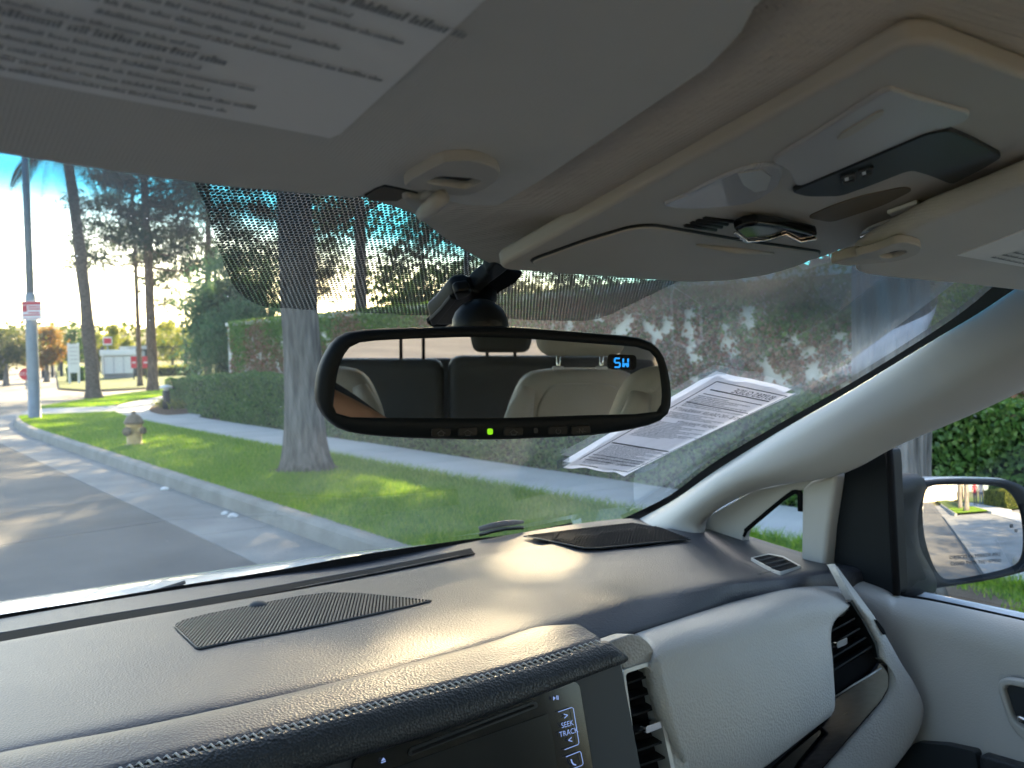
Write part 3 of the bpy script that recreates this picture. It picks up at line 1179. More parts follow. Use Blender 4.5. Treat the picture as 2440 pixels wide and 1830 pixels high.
# ---- passenger A-pillar
C6 = lambda pts: crop(1500, 600, 2.023, pts)
G = C6([(8, 1312), (215, 1198), (425, 1052), (725, 870), (1025, 700), (1275, 550), (1530, 396), (1700, 295), (1850, 195), (2010, 90)])
B = C6([(300, 1398), (345, 1295), (600, 1152), (990, 1078), (1270, 940), (1600, 800), (1900, 660), (2080, 570), (2260, 470), (2430, 380)])
GX = [.875, .868, .860, .850, .838, .826, .814, .806, .798, .79]
BX = [.845, .855, .868, .880, .890, .892, .892, .890, .886, .88]
rows = []
for (g, gx, b, bx) in zip(G, GX, B, BX):
    pg, pb = at(*g, 'x', gx), at(*b, 'x', bx)
    m1 = (0.70 * pg + 0.30 * pb) + np.array([-0.022, -0.012, 0.008])
    m2 = (0.35 * pg + 0.65 * pb) + np.array([-0.026, -0.012, 0.002])
    rows.append([pg + np.array([0.015, 0.02, -0.005]), pg, m1, m2, pb, pb + np.array([0.03, 0.0, 0.01])])
pil = grid_surface('windshield_pillar', rows, M['pillar'], car, nu=30, nv=60)
tag(pil, 'smooth pale grey windshield pillar trim on the passenger side')
# mirrored pillar on the driver side
rows_m = [[(2 * XC - p[0], p[1], p[2]) for p in r] for r in rows]
grid_surface('windshield_pillar', rows_m, M['pillar'], car, nu=12, nv=20, flip=True)
# round clip cover on the pillar
cc = at(2214, 736, 'x', 0.838)
lathe_c = ring_slab('clip_cover', [cc + np.array([0, 0.011 * math.cos(a), 0.011 * math.sin(a)]) for a in np.linspace(0, 2 * math.pi, 20, endpoint=False)],
                    [cc + np.array([0, 0.0098 * math.cos(a), 0.0098 * math.sin(a)]) for a in np.linspace(0, 2 * math.pi, 20, endpoint=False)], (0.003, 0, 0), M['darkgrey'], pil)

# ---- quarter window and its trim
qx = 0.905
qf = slab('quarter_trim', [at(u, v, 'x', qx) for u, v in C6([(290, 1420), (345, 1290), (600, 1145), (990, 1070), (985, 1095), (870, 1120), (838, 1150), (815, 1150), (790, 1148), (740, 1185), (600, 1300), (555, 1340), (543, 1370), (545, 1430), (300, 1440)])],
          (0.02, 0, 0), M['pillar'], car, bev=0.006, seg=3)
tag(qf, 'pale grey trim round the small triangular window')
slab('quarter_post', [at(u, v, 'x', qx - 0.004) for u, v in C6([(826, 1140), (870, 1105), (995, 1065), (975, 1200), (955, 1330), (935, 1560), (822, 1500)])], (0.03, 0, 0), M['pillar'], qf, bev=0.008, seg=3)
qg = slab('quarter_window', [at(u, v, 'x', qx + 0.016) for u, v in C6([(530, 1330), (800, 1140), (840, 1140), (840, 1500), (520, 1440)])], (0.004, 0, 0), M['glass'], car)
tag(qg, 'small triangular window ahead of the passenger door')
tube('window_seal', [at(u, v, 'x', qx + 0.006) for u, v in C6([(546, 1430), (543, 1375), (556, 1342), (605, 1300), (740, 1186), (790, 1152), (815, 1155), (826, 1175), (827, 1250)])], 0.0055, M['rubber'], qg, seg=8)

# ---- door: sail panel, window, panel
door = sub_empty('passenger_door', 'pale grey front passenger door with black mirror mount')
slab('mirror_mount', round_poly([at(u, v, 'x', 0.925) for u, v in C6([(968, 1535), (985, 1140), (1040, 1058), (1100, 1018), (1250, 944), (1256, 1000), (1275, 1400), (1290, 1660), (1210, 1640)])], 0.012, 3), (0.03, 0, 0), M['black'], door, bev=0.008, seg=3)
tube('mount_seal', [at(u, v, 'x', 0.927) for u, v in C6([(1250, 944), (1258, 1050), (1272, 1350), (1288, 1655)])], 0.006, M['rubber'], door, seg=8)
dg = grid_surface('door_glass', [[(0.96, 0.98, 1.07), (0.975, -0.35, 1.07)], [(0.93, 0.9, 1.2), (0.93, -0.35, 1.3)], [(0.87, 0.35, 1.52), (0.86, -0.35, 1.52)]], M['glass'], door, nu=8, nv=8)
# door trim, from the glass ledge down
o1 = [(1760, 1200), (1800, 1228), (1907, 1268), (1940, 1287), (2010, 1299), (2100, 1318), (2212, 1343), (2330, 1372), (2500, 1415)]
rows = [[at(u, v + 30, 'x', 0.965) for u, v in o1], [at(u, v + 3, 'x', 0.948) for u, v in o1],
        [at(u, v + 1, 'x', 0.93) for u, v in o1],
        [at(u, v + d_, 'x', 0.905) for (u, v), d_ in zip(o1, (16, 16, 20, 22, 25, 28, 34, 40, 46))],
        [at(u, v + d_, 'x', 0.893) for (u, v), d_ in zip(o1, (45, 45, 50, 55, 55, 60, 70, 80, 90))],
        [at(u, v + d_, 'x', 0.888) for (u, v), d_ in zip(o1, (120, 120, 120, 125, 125, 130, 140, 150, 160))],
        [at(u, v + d_, 'x', 0.872) for (u, v), d_ in zip(o1, (230, 230, 230, 230, 230, 235, 240, 250, 260))],
        [at(u, v + d_, 'x', 0.858) for (u, v), d_ in zip(o1, (340, 340, 335, 330, 325, 325, 330, 340, 350))],
        [at(u, v + d_, 'x', 0.862) for (u, v), d_ in zip(o1, (480, 480, 480, 480, 480, 480, 480, 480, 480))]]
grid_surface('door_panel', rows, M['door'], door, nu=40, nv=50)
tube('glass_seal', [at(u, v - 1, 'x', 0.952) for u, v in o1], 0.004, M['rubber'], door, seg=8)
# inner handle
hc = C4
ho = round_poly([at(u, v, 'x', 0.862) for u, v in hc([(2015, 1010), (2030, 960), (2080, 942), (2330, 985), (2420, 1200), (2380, 1450), (2240, 1420), (2110, 1300)])], 0.02, 4)
hi = round_poly([at(u, v, 'x', 0.862) for u, v in hc([(2062, 1035), (2075, 1005), (2110, 997), (2290, 1035), (2360, 1200), (2330, 1350), (2225, 1320), (2130, 1240)])], 0.016, 4)
ring_slab('handle_bezel', ho, hi, (0.012, 0, 0), M['door'], door, bev=0.003)
slab('handle_recess', [p + np.array([0.009, 0, 0]) for p in hi], (0.004, 0, 0), M['darkgrey'], door)
tube('handle_lever', [at(u, v, 'x', 0.858) for u, v in hc([(2165, 1222), (2190, 1236), (2260, 1262), (2340, 1290)])], [0.003, 0.0055, 0.006, 0.006], M['chrome'], door, seg=10)
slab('map_pocket', round_poly([at(u, v, 'x', 0.845) for u, v in hc([(1200, 1700), (1290, 1560), (1432, 1402), (1640, 1418), (1862, 1466), (1885, 1600), (1890, 1700)])], 0.006, 3), (0.02, 0, 0), M['darkgrey'], door, bev=0.004)
slab('armrest_edge', [at(u, v, 'x', 0.842) for u, v in hc([(1890, 1490), (2212, 1585), (2500, 1650), (2500, 1800), (1890, 1800)])], (0.03, 0, 0), M['leather'], door, bev=0.004)
box('door_skin', (1.0, -0.4, 0.35), (1.045, 1.05, 1.05), M['white_paint'], door, bev=0.02)

# ---- passenger side mirror (convex)
C5 = lambda pts: crop(2020, 900, 2.86, pts)
sd = np.array([0.842, 0.513, -0.168])
sout = np.array([0.135, -0.975, -0.10])
SN = sout / np.linalg.norm(sout) - sd / np.linalg.norm(sd)
SN /= np.linalg.norm(SN)
SP = at(2100, 1150, 'x', 1.17)
gl_out = smooth_loop([on_plane(u, v, SP, SN) for u, v in C5([(505, 930), (512, 840), (530, 770), (565, 738), (700, 728), (880, 730), (1000, 738), (1085, 770), (1150, 850), (1185, 960), (1198, 1100), (1190, 1210), (1140, 1275), (1000, 1318), (860, 1348), (720, 1372), (650, 1362), (600, 1310), (555, 1210), (520, 1080)])], 80)
gc = np.mean(gl_out, axis=0)
sm = sub_empty('side_mirror', 'black and white passenger side mirror reflecting the street behind')
RS = 1.5
V, F = [gc + 0 * SN], []
nr = 10
for k in range(1, nr + 1):
    for p in gl_out:
        q = gc + (p - gc) * k / nr
        V.append(q)
V = [v + SN * (-(np.linalg.norm(v - gc) ** 2) / (2 * RS) + 0.004) for v in V]
n = len(gl_out)
for i in range(n):
    F.append((0, 1 + i, 1 + (i + 1) % n))
for k in range(nr - 1):
    for i in range(n):
        j = (i + 1) % n
        F.append((1 + k * n + i, 1 + (k + 1) * n + i, 1 + (k + 1) * n + j, 1 + k * n + j))
a_, b_, c_ = (np.asarray(V[i]) for i in F[0])
if np.dot(np.cross(b_ - a_, c_ - a_), SN) < 0:
    F = [f[::-1] for f in F]
mg = mesh('mirror_glass', V, F, M['mirror2'], sm, smooth=True)
# exact spherical normals so that the reflection is clean
ctr = gc + SN * (0.004 - RS)
nl = []
for v in V:
    d = np.asarray(v) - ctr
    nl.append(tuple(d / np.linalg.norm(d)))
mg.data.normals_split_custom_set_from_vertices(nl)
hs_out = smooth_loop([on_plane(u, v, SP, SN) for u, v in C5([(330, 900), (345, 800), (420, 735), (520, 706), (700, 692), (1000, 694), (1130, 715), (1235, 790), (1295, 920), (1320, 1080), (1300, 1220), (1220, 1300), (1050, 1350), (880, 1384), (680, 1414), (540, 1430), (440, 1400), (370, 1250)])], 80)


def resample(loop, n):
    P = np.array(list(loop) + [loop[0]])
    L = np.concatenate([[0], np.cumsum(np.linalg.norm(np.diff(P, axis=0), axis=1))])
    return [np.array([np.interp(t, L, P[:, k]) for k in range(3)]) for t in np.linspace(0, L[-1], n, endpoint=False)]


def by_angle(loop, c, nrm, n=96):
    """resample a star-shaped loop at even angles round c"""
    a = np.cross(nrm, (0, 0, 1.0))
    a /= np.linalg.norm(a)
    b = np.cross(nrm, a)
    P = resample(loop, 600)
    ang = np.array([math.atan2(np.dot(p - c, b), np.dot(p - c, a)) for p in P])
    rr = np.array([np.linalg.norm(p - c) for p in P])
    o = np.argsort(ang)
    ang, rr = ang[o], rr[o]
    ang = np.concatenate([ang - 2 * math.pi, ang, ang + 2 * math.pi])
    rr = np.concatenate([rr, rr, rr])
    th = np.linspace(-math.pi, math.pi, n, endpoint=False)
    r_ = np.interp(th, ang, rr)
    return [c + (a * math.cos(t) + b * math.sin(t)) * q for t, q in zip(th, r_)], th


def loft_rings(name, rings, mat, parent, cap_last=True, cap_first=False):
    n = len(rings[0])
    V = [p for r in rings for p in r]
    F = []
    for k in range(len(rings) - 1):
        for i in range(n):
            j = (i + 1) % n
            F.append((k * n + i, k * n + j, (k + 1) * n + j, (k + 1) * n + i))
    if cap_last:
        F.append(tuple((len(rings) - 1) * n + i for i in range(n)))
    if cap_first:
        F.append(tuple(range(n))[::-1])
    bm = bmesh.new()
    vs = [bm.verts.new(tuple(v)) for v in V]
    for f in F:
        bm.faces.new([vs[i] for i in f])
    return from_bm(name, bm, mat, parent, smooth=True)


gi, _ = by_angle(gl_out, gc, SN)
ho_, _ = by_angle(hs_out, gc, SN)


def scl(loop, c, k, off):
    return [c + (p - c) * k + off for p in loop]


loft_rings('mirror_rim', [scl(gi, gc, 0.985, -SN * 0.012), scl(gi, gc, 1.0, SN * 0.001), scl(gi, gc, 1.03, SN * 0.006),
                          [0.45 * a + 0.55 * b + SN * 0.012 for a, b in zip(gi, ho_)], [b + SN * 0.008 for b in ho_], scl(ho_, gc, 1.01, -SN * 0.004)], M['black'], sm, cap_last=False)
loft_rings('mirror_cap', [scl(ho_, gc, 1.012, -SN * 0.004), scl(ho_, gc, 1.03, -SN * 0.02), scl(ho_, gc, 1.0, -SN * 0.06), scl(ho_, gc, 0.86, -SN * 0.1), scl(ho_, gc, 0.55, -SN * 0.125)], M['white_paint'], sm)
# arm joining the housing to the door
arm = []
pa = [at(u, v, 'x', 0.955) for u, v in C5([(295, 740), (300, 900), (310, 1150), (330, 1465)])]
pb = [on_plane(u, v, SP - SN * 0.0, SN) for u, v in C5([(480, 712), (430, 900), (440, 1150), (560, 1425)])]
rows = [[a, 0.5 * (a + b) + np.array([0, -0.012, 0.004]), b + SN * 0.004] for a, b in zip(pa, pb)]
rows.insert(0, [r + np.array([0, 0.05, 0.0]) for r in rows[0]])
rows.append([r + np.array([0, 0.06, -0.004]) for r in rows[-1]])
grid_surface('mirror_arm', rows, M['black'], sm, nu=12, nv=24, thick=0.01)
# warning line on the glass
tx = np.cross((0, 0, 1.0), SN)
tx /= np.linalg.norm(tx)
ty = np.cross(SN, tx)
for body, cx_, cy_ in (('OBJECTS IN MIRROR ARE', 872, 1217), ('CLOSER THAN THEY APPEAR', 880, 1260)):
    pt = on_plane(*C5([(cx_, cy_)])[0], SP + SN * 0.0045, SN)
    p0, p1 = (on_plane(*q, SP, SN) for q in C5([(cx_ - 172, cy_ + 9), (cx_ + 172, cy_ - 14)]))
    xd = p1 - p0
    te = text_mesh('lettering', body, M['ink'], pt, xd, ty, 0.0082, mg)
    wdt = max(v.co.dot(Vector(xd / np.linalg.norm(xd))) for v in te.data.vertices) - min(v.co.dot(Vector(xd / np.linalg.norm(xd))) for v in te.data.vertices)
    k = np.linalg.norm(xd) / wdt
    xh = Vector(xd / np.linalg.norm(xd))
    for v in te.data.vertices:
        dd = (v.co - Vector(pt)).dot(xh)
        v.co += xh * dd * (k - 1)
bi = [on_plane(*q, SP + SN * 0.003, SN) for q in C5([(1112, 1000), (1125, 1000), (1125, 1022), (1112, 1022)])]
tube('warning_icon', bi + [bi[0]], 0.0006, M['ink'], mg, seg=5)
bi = [on_plane(*q, SP + SN * 0.003, SN) for q in C5([(1146, 1035), (1158, 1035), (1158, 1052), (1146, 1052)])]
tube('warning_icon', bi + [bi[0]], 0.0006, M['ink'], mg, seg=5)

# ---- headliner and roof
he = [ws(u, v, 0.006) for u, v in [(500, 330), (700, 380), (880, 438), (950, 495), (1000, 528), (1062, 562)]]
ex = [-0.9] + [p[0] for p in he] + [0.22, 0.4, 0.95]
ey = [he[0][1] - 0.03] + [p[1] for p in he] + [he[-1][1] - 0.005, he[-1][1] - 0.05, he[-1][1] - 0.10]
hx = np.concatenate([np.linspace(-0.86, -0.22, 24), np.linspace(-0.2, 0.5, 90), np.linspace(0.53, 1.0, 20)])


def zroof(x, y):
    z = float(1.553 + 0.162 * ss((0.54 - y) / 1.15) ** 0.85 + 0.05 * max(0.0, min(1.0, (0.5 - y) / 0.5)) * (1 - ss((0.54 - y) / 1.15)) - 0.05 * ss((-1.2 - y) / 1.7))
    z -= 0.10 * ((x - XC) / 0.85) ** 4
    zc = 1.5135 + 0.2 * (0.6 - y)
    k = ss((x + 0.085) / 0.055) * ss((0.38 - x) / 0.06) * ss((y - 0.10) / 0.22)
    return z + (zc - z) * k if zc < z else z


ys = [-2.9, -2.4, -1.8, -1.2, -0.7, -0.4, -0.2, -0.05] + [0.05 + 0.0225 * i for i in range(21)]
rows = []
for y in ys:
    rows.append([(x, y, zroof(x, y)) for x in hx])
for t in (0.3, 0.6, 0.85, 0.96, 1.0):
    r = []
    for x in hx:
        ye = float(np.interp(x, ex, ey))
        y = 0.50 + (ye - 0.50) * t
        z0, z1 = zroof(x, 0.50), zws(x, ye) - 0.014
        z = z0 + (z1 - z0) * t
        if t == 1.0:
            z = zws(x, ye) - 0.002
            y += 0.004
        r.append((x, y, z))
    rows.append(r)
V = [p for r in rows for p in r]
w = len(hx)
F = [(j * w + i, (j + 1) * w + i, (j + 1) * w + i + 1, j * w + i + 1) for j in range(len(rows) - 1) for i in range(w - 1)]
hl = mesh('headliner', V, F, M['headliner'], car, smooth=True)
tag(hl, 'beige knitted fabric headliner')
rows = [[(x, y, zroof(x, y) + 0.05) for x in np.linspace(-0.9, 1.04, 14)] for y in np.linspace(-3.0, 0.50, 14)]
grid_surface('roof_panel', rows, M['white_paint'], car, nu=20, nv=20, thick=0.01, off=1)

# ---- sun visors
VZ, VNRM = np.array([0, 0.48, 1.53]), np.array([0, 0.25, 1.0])


def vis(pts, off=0.0):
    return [on_plane(u, v, VZ - np.array([0, 0, off]), VNRM) for u, v in pts]


fr = vis([(0, 342), (240, 379), (480, 411), (640, 425), (770, 436)])
endp = vis([(815, 418), (900, 425), (1000, 450), (1080, 452), (1180, 392), (1300, 312), (1430, 225), (1540, 150), (1605, 85), (1640, 20)])
zv = lambda x, y: 1.53 - 0.25 * (y - 0.48)
outline = [np.array([-0.66, 0.43, zv(0, 0.43)])] + fr + endp + [np.array([-0.09, 0.235, zv(0, 0.235)]), np.array([-0.14, 0.20, zv(0, 0.20)]), np.array([-0.60, 0.18, zv(0, 0.18)]), np.array([-0.68, 0.22, zv(0, 0.22)])]
vb = slab('sun_visor', outline, (0, 0, 0.016), M['visor'], car, bev=0.006, seg=3)
tag(vb, 'beige driver sun visor with a large warning label')


def print_block(name, o, e1, e2, lines, mat, parent, nrm, seed=3):
    """lines of words: (row position, start, end, height) along unit axes e1 (reading direction), e2"""
    rnd = random.Random(seed)
    V, F = [], []
    for (r0, s0, s1, h) in lines:
        s = s0
        while s < s1:
            wd = rnd.uniform(1.2, 4.5) * h
            wd = min(wd, s1 - s)
            c = s
            while c < s + wd:
                lw = h * rnd.uniform(0.28, 0.5)
                lh = h * rnd.choice((0.62, 0.62, 0.7, 1.0))
                b = len(V)
                for a_, b_ in ((c, r0), (c + lw * 0.72, r0), (c + lw * 0.72, r0 + lh), (c, r0 + lh)):
                    V.append(o + e1 * a_ + e2 * b_ + nrm)
                F.append((b, b + 1, b + 2, b + 3))
                c += lw
            s += wd + h * 0.5
    ob = mesh(name, V, F, mat, parent)
    ob['kind'] = 'stuff'
    return ob


lab = vis([(-420, 85), (-200, 127), (0, 165), (250, 212), (480, 255), (690, 294), (712, 299), (735, 290), (850, 184), (960, 82), (1045, 2), (1120, -70)], 0.0012)
labb = [lab[-1] + np.array([-0.30, -0.075, 0.019])]
sl_ = slab('warning_label', lab + labb, (0, 0, 0.001), M['label'], vb, bev=0.0)
o_ = vis([(0, 165)], 0.0018)[0]
e1 = vis([(690, 294)], 0.0018)[0] - o_
e1 /= np.linalg.norm(e1)
tr_ = vis([(1045, 2)], 0.0018)[0] - vis([(712, 299)], 0.0018)[0]
e2 = tr_ - e1 * np.dot(tr_, e1)
e2 /= np.linalg.norm(e2)
wl_ = np.linalg.norm(vis([(690, 294)], 0)[0] - vis([(0, 165)], 0)[0])
lines = []
for k, (f0, f1, h) in enumerate([(-0.02, 0.63, .0028), (-.02, .70, .0028), (-.02, .52, .0028), (-.02, .64, .0030), (-.02, .45, .0028), (-.02, .5, .0046),
                                 (-.02, .40, .0028), (.18, .96, .0030), (.02, .62, .0030), (.05, .74, .0030), (.02, .60, .0030), (-.02, .9, .0030), (.0, .68, .0030), (.1, 1.03, .0052), (.0, .6, .0028), (.1, .8, .0028)]):
    lines.append((0.006 + 0.0068 * k, wl_ * f0 - 0.01, wl_ * f1, h))
print_block('print', o_, e1, e2, lines, M['ink_soft'] if 'ink_soft' in M else M['ink'], sl_, np.array([0, 0, -0.0006]))

# visor clip of the driver visor
C7 = lambda pts: crop(820, 380, 4.424, pts)
ro = smooth_loop(vis(C7([(640, 280), (820, 150), (1000, 55), (1100, 25), (1300, 15), (1480, 45), (1610, 110), (1640, 175), (1560, 265), (1380, 360), (1180, 385), (880, 335)]), 0.006), 48)
ri = smooth_loop(vis(C7([(875, 245), (930, 215), (990, 190), (1060, 185), (1200, 195), (1330, 205), (1420, 222), (1430, 240), (1370, 275), (1280, 310), (1120, 290), (960, 265)]), 0.006), 48)
cl = ring_slab('visor_clip', ro, ri, np.array([0, 0.001, 0.006]), M['clip'], car, bev=0.0015)
tag(cl, 'beige clip holding the driver sun visor')
slab('clip_slot', [p + np.array([0, 0, 0.004]) for p in ri], np.array([0, 0, 0.002]), M['darkgrey'], cl)
hk = vis(C7([(830, 580), (900, 520), (980, 440), (1040, 390)]), 0.010)
tube('clip_hook', hk, [0.0042, 0.0048, 0.0048, 0.004], M['clip'], cl, seg=10)
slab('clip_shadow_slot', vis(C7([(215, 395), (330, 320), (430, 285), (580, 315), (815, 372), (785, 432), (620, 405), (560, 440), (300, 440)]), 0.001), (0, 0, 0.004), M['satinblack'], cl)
slab('clip_base', vis(C7([(600, 420), (660, 395), (800, 430), (900, 390), (1050, 390), (1010, 480), (860, 600), (800, 580), (700, 520)]), 0.004), (0, 0, 0.008), M['clip'], cl, bev=0.002)

# passenger visor
PZ = np.array([0, 0.48, 1.503])


def pvis(pts, off=0.0):
    return [on_plane(u, v, PZ - np.array([0, 0, off]), VNRM) for u, v in pts]


pf = pvis([(1848, 590), (1870, 597), (1920, 603), (2060, 615), (2212, 632), (2330, 646)])
pe = pvis([(2212, 396), (2120, 434), (2000, 480), (1930, 515), (1870, 548), (1843, 568)])
zp = lambda y: 1.503 - 0.25 * (y - 0.48)
po_ = pf + [np.array([0.74, 0.50, zp(0.50)]), np.array([0.80, 0.40, zp(0.40)]), np.array([0.78, 0.22, zp(0.22)]), np.array([0.30, 0.20, zp(0.20)])] + pe
pvb = slab('sun_visor', po_, (0, 0, 0.016), M['visor'], car, bev=0.006, seg=3)
tag(pvb, 'beige passenger sun visor with a white label')
pl_ = pvis([(2068, 552), (2140, 525), (2212, 498), (2290, 470), (2380, 560), (2300, 592), (2212, 577)], 0.001)
lbl = slab('warning_label', pl_, (0, 0, 0.001), M['label'], pvb)
C7b = lambda pts: crop(1520, 180, 2.404, pts)
a0, a1, a2 = pvis(C7b([(1990, 1048), (2212, 1092), (2212, 985)]), 0.0016)
e1 = (a1 - a0) / np.linalg.norm(a1 - a0)
e2 = a2 - a1
e2 = e2 - e1 * np.dot(e1, e2)
e2 /= np.linalg.norm(e2)
lines = [(0.004 + 0.0068 * k, 0.004 * k, 0.16, 0.0034) for k in range(6)] + [(0.048, 0.03, 0.16, 0.0062), (0.058, 0.035, 0.16, 0.0062)]
print_block('print', a0, e1, e2, lines, M['ink'], lbl, np.array([0, 0, -0.0006]), seed=9)
ro = smooth_loop(pvis(C7b([(1250, 1040), (1380, 1000), (1480, 962), (1560, 962), (1620, 985), (1610, 1020), (1540, 1050), (1440, 1072), (1380, 1060)]), 0.006), 45)
ri = smooth_loop(pvis(C7b([(1385, 1036), (1420, 1022), (1470, 1008), (1520, 1006), (1538, 1012), (1520, 1025), (1485, 1040), (1450, 1048), (1415, 1046)]), 0.006), 45)
cl2 = ring_slab('visor_clip', ro, ri, np.array([0, 0.001, 0.006]), M['clip'], car, bev=0.0012)
slab('clip_slot', [p + np.array([0, 0, 0.004]) for p in ri], np.array([0, 0, 0.002]), M['darkgrey'], cl2)
slab('clip_base', pvis(C7b([(1100, 1080), (1190, 1050), (1260, 1035), (1400, 1062), (1440, 1075), (1300, 1085), (1190, 1095)]), 0.003), (0, 0, 0.008), M['console'], cl2, bev=0.002)

# ---- overhead console
KP, KNRM = np.array([0, 0.6, 1.505]), np.array([0, 0.2, 1.0])
KN = KNRM / np.linalg.norm(KNRM)


def con(pts, off=0.0):
    return [on_plane(u, v, KP - KN * off, KN) for u, v in pts]


oc = con([(1078, 576), (1300, 455), (1500, 344), (1720, 224), (1940, 104), (1975, 92), (2020, 92), (2230, 170), (2420, 240), (2420, 285), (2330, 318), (2212, 366), (1990, 464), (1790, 552), (1690, 582), (1590, 607), (1480, 611), (1350, 602), (1200, 592), (1090, 584)])
ocb = slab('overhead_console', round_poly(oc, 0.012, 4), KN * 0.012, M['console'], car, bev=0.0055, seg=4)
tag(ocb, 'beige overhead console with lamps, switches and a sunglasses holder')
C8 = lambda pts: crop(1220, 0, 1.813, pts)
gd = round_poly(con(C8([(62, 1142), (330, 1045), (520, 990), (610, 984), (1000, 1050), (1348, 1098), (1240, 1150), (1100, 1190), (930, 1214), (600, 1200), (250, 1168)]), 0.0028), 0.012, 4)
gdo = slab('sunglasses_door', gd, KN * 0.004, M['console'], ocb, bev=0.0018)
tube('door_gap', [p + KN * 0.0022 for p in gd] + [gd[0] + KN * 0.0022], 0.0012, M['satinblack'], ocb, seg=6)
rg = con(C8([(800, 1058), (960, 1080), (1130, 1095)]), 0.0035)
tube('finger_rib', rg, [0.001, 0.0035, 0.001], M['console'], gdo, seg=8)
for a, b in (((748, 972), (880, 992)), ((775, 960), (905, 980)), ((800, 950), (930, 968)), ((830, 940), (962, 957))):
    p, q = con(C8([a, b]), 0.0005)
    tube('microphone_slot', [p, q], 0.0016, M['satinblack'], ocb, seg=6)
# door latch lever
lv = con(C8([(960, 1000), (1010, 1040), (1120, 1030), (1180, 1015), (1240, 1045), (1318, 1030), (1322, 1018), (1180, 985), (1060, 970), (1000, 980)]), 0.010)
slab('latch', lv, KN * 0.008, M['gloss'], ocb, bev=0.0025, seg=3)
tube('latch_edge', con(C8([(965, 1005), (1015, 1045), (1110, 1035), (1180, 1012), (1245, 1046), (1316, 1030)]), 0.011), 0.0012, M['chrome'], ocb, seg=6)
# reading lamps
ll = round_poly(con(C8([(640, 890), (720, 862), (860, 790), (980, 738), (1090, 712), (1180, 728), (1150, 815), (1040, 882), (820, 905), (720, 905)]), 0.002), 0.01, 4)
lamp1 = slab('reading_lamp', ll, KN * 0.004, M['lens'], ocb, bev=0.0015)
slab('lamp_reflector', con(C8([(975, 750), (1080, 735), (1120, 765), (1100, 820), (1050, 832), (1000, 800)]), 0.0026), KN * 0.001, M['silver'], lamp1)
rl = round_poly(con(C8([(1500, 1028), (1535, 992), (1680, 940), (1800, 880), (1838, 890), (1810, 920), (1700, 985), (1560, 1042)]), 0.002), 0.008, 4)
lamp2 = slab('reading_lamp', rl, KN * 0.004, M['lens'], ocb, bev=0.0015)
tube('lamp_edge', con(C8([(1505, 1022), (1560, 1005), (1700, 960), (1820, 912)]), 0.004), 0.0014, M['chrome'], lamp2, seg=6)
slab('lamp_switch', con(C8([(1620, 925), (1750, 880), (1770, 888), (1640, 938)]), 0.004), KN * 0.003, M['label'], ocb, bev=0.001)
# raised pale panel and dark switch panel
pp = round_poly(con(C8([(1110, 705), (1300, 590), (1600, 400), (1640, 388), (1760, 430), (1985, 492), (1965, 528), (1870, 560), (1790, 578), (1500, 700), (1230, 815), (1190, 730)]), 0.0022), 0.01, 4)
slab('pale_panel', pp, KN * 0.004, M['pale'], ocb, bev=0.0016)
gr = con(C8([(1400, 610), (1420, 580), (1580, 485), (1610, 480), (1600, 500), (1460, 590)]), 0.003)
slab('panel_groove', round_poly(gr, 0.004, 3), KN * 0.001, M['console'], ocb)
dp = round_poly(con(C8([(1203, 832), (1480, 715), (1790, 582), (1880, 565), (1990, 610), (2122, 680), (2030, 735), (1900, 800), (1800, 760), (1720, 737), (1560, 800), (1420, 850), (1270, 852)]), 0.0034), 0.006, 3)
dpo = slab('switch_panel', dp, KN * 0.004, M['satinblack'], ocb, bev=0.0012)
for q in ([(1425, 768), (1480, 750), (1482, 778), (1430, 792)], [(1500, 742), (1560, 725), (1556, 750), (1510, 765)]):
    qq = con(C8(q), 0.0045)
    tube('switch_icon', qq + [qq[0]], 0.0008, M['icon'], dpo, seg=5)
    slab('switch_lamp', con(C8([(q[0][0] + 12, q[0][1] + 2), (q[0][0] + 28, q[0][1] - 4), (q[0][0] + 30, q[0][1] + 12), (q[0][0] + 14, q[0][1] + 16)]), 0.0048), KN * 0.001, M['label'], dpo)
rs = round_poly(con(C8([(1270, 940), (1370, 895), (1500, 850), (1700, 808), (1735, 822), (1600, 890), (1380, 962)]), 0.0008), 0.008, 4)
slab('pull_recess', rs, KN * 0.002, M['console_shade'] if 'console_shade' in M else M['darkgrey'], ocb)

# ---- rear-view mirror
C9 = lambda pts: crop(740, 560, 2.458, pts)
th_, ph_ = R(15.4), R(-2.3)
MN = np.array([-math.sin(th_) * math.cos(ph_), -math.cos(th_) * math.cos(ph_), math.sin(ph_)])
MP = at(1070, 825, 'x', 0.05)


def mpl(pts, off=0.0):
    return [on_plane(u, v, MP + MN * off, MN) for u, v in C9(pts)]


rm = sub_empty('rear_view_mirror', 'black rear-view mirror showing the back seats and a blue compass reading')
m_in = smooth_loop(mpl([(133, 1000), (150, 850), (178, 740), (232, 655), (310, 626), (500, 612), (700, 604), (960, 598), (1300, 610), (1700, 640), (1900, 655), (1985, 680), (2030, 740), (2052, 850), (2058, 960), (2040, 1020), (1970, 1045), (1600, 1056), (1100, 1072), (700, 1071), (260, 1068), (180, 1055), (142, 1035)]), 120)
m_out = smooth_loop(mpl([(40, 930), (55, 800), (100, 690), (170, 602), (280, 562), (600, 545), (1000, 537), (1200, 540), (1600, 570), (1900, 598), (2010, 635), (2075, 730), (2108, 880), (2110, 1000), (2075, 1075), (1985, 1118), (1750, 1163), (1500, 1183), (1100, 1200), (700, 1195), (400, 1180), (210, 1150), (110, 1085), (58, 1010)]), 120)
mc = np.mean(m_in, axis=0)
mi, _ = by_angle(m_in, mc, MN, 140)
mo, _ = by_angle(m_out, mc, MN, 140)
mgl = mesh('mirror_glass', [p for p in mi], [tuple(range(len(mi)))], M['mirror'], rm)
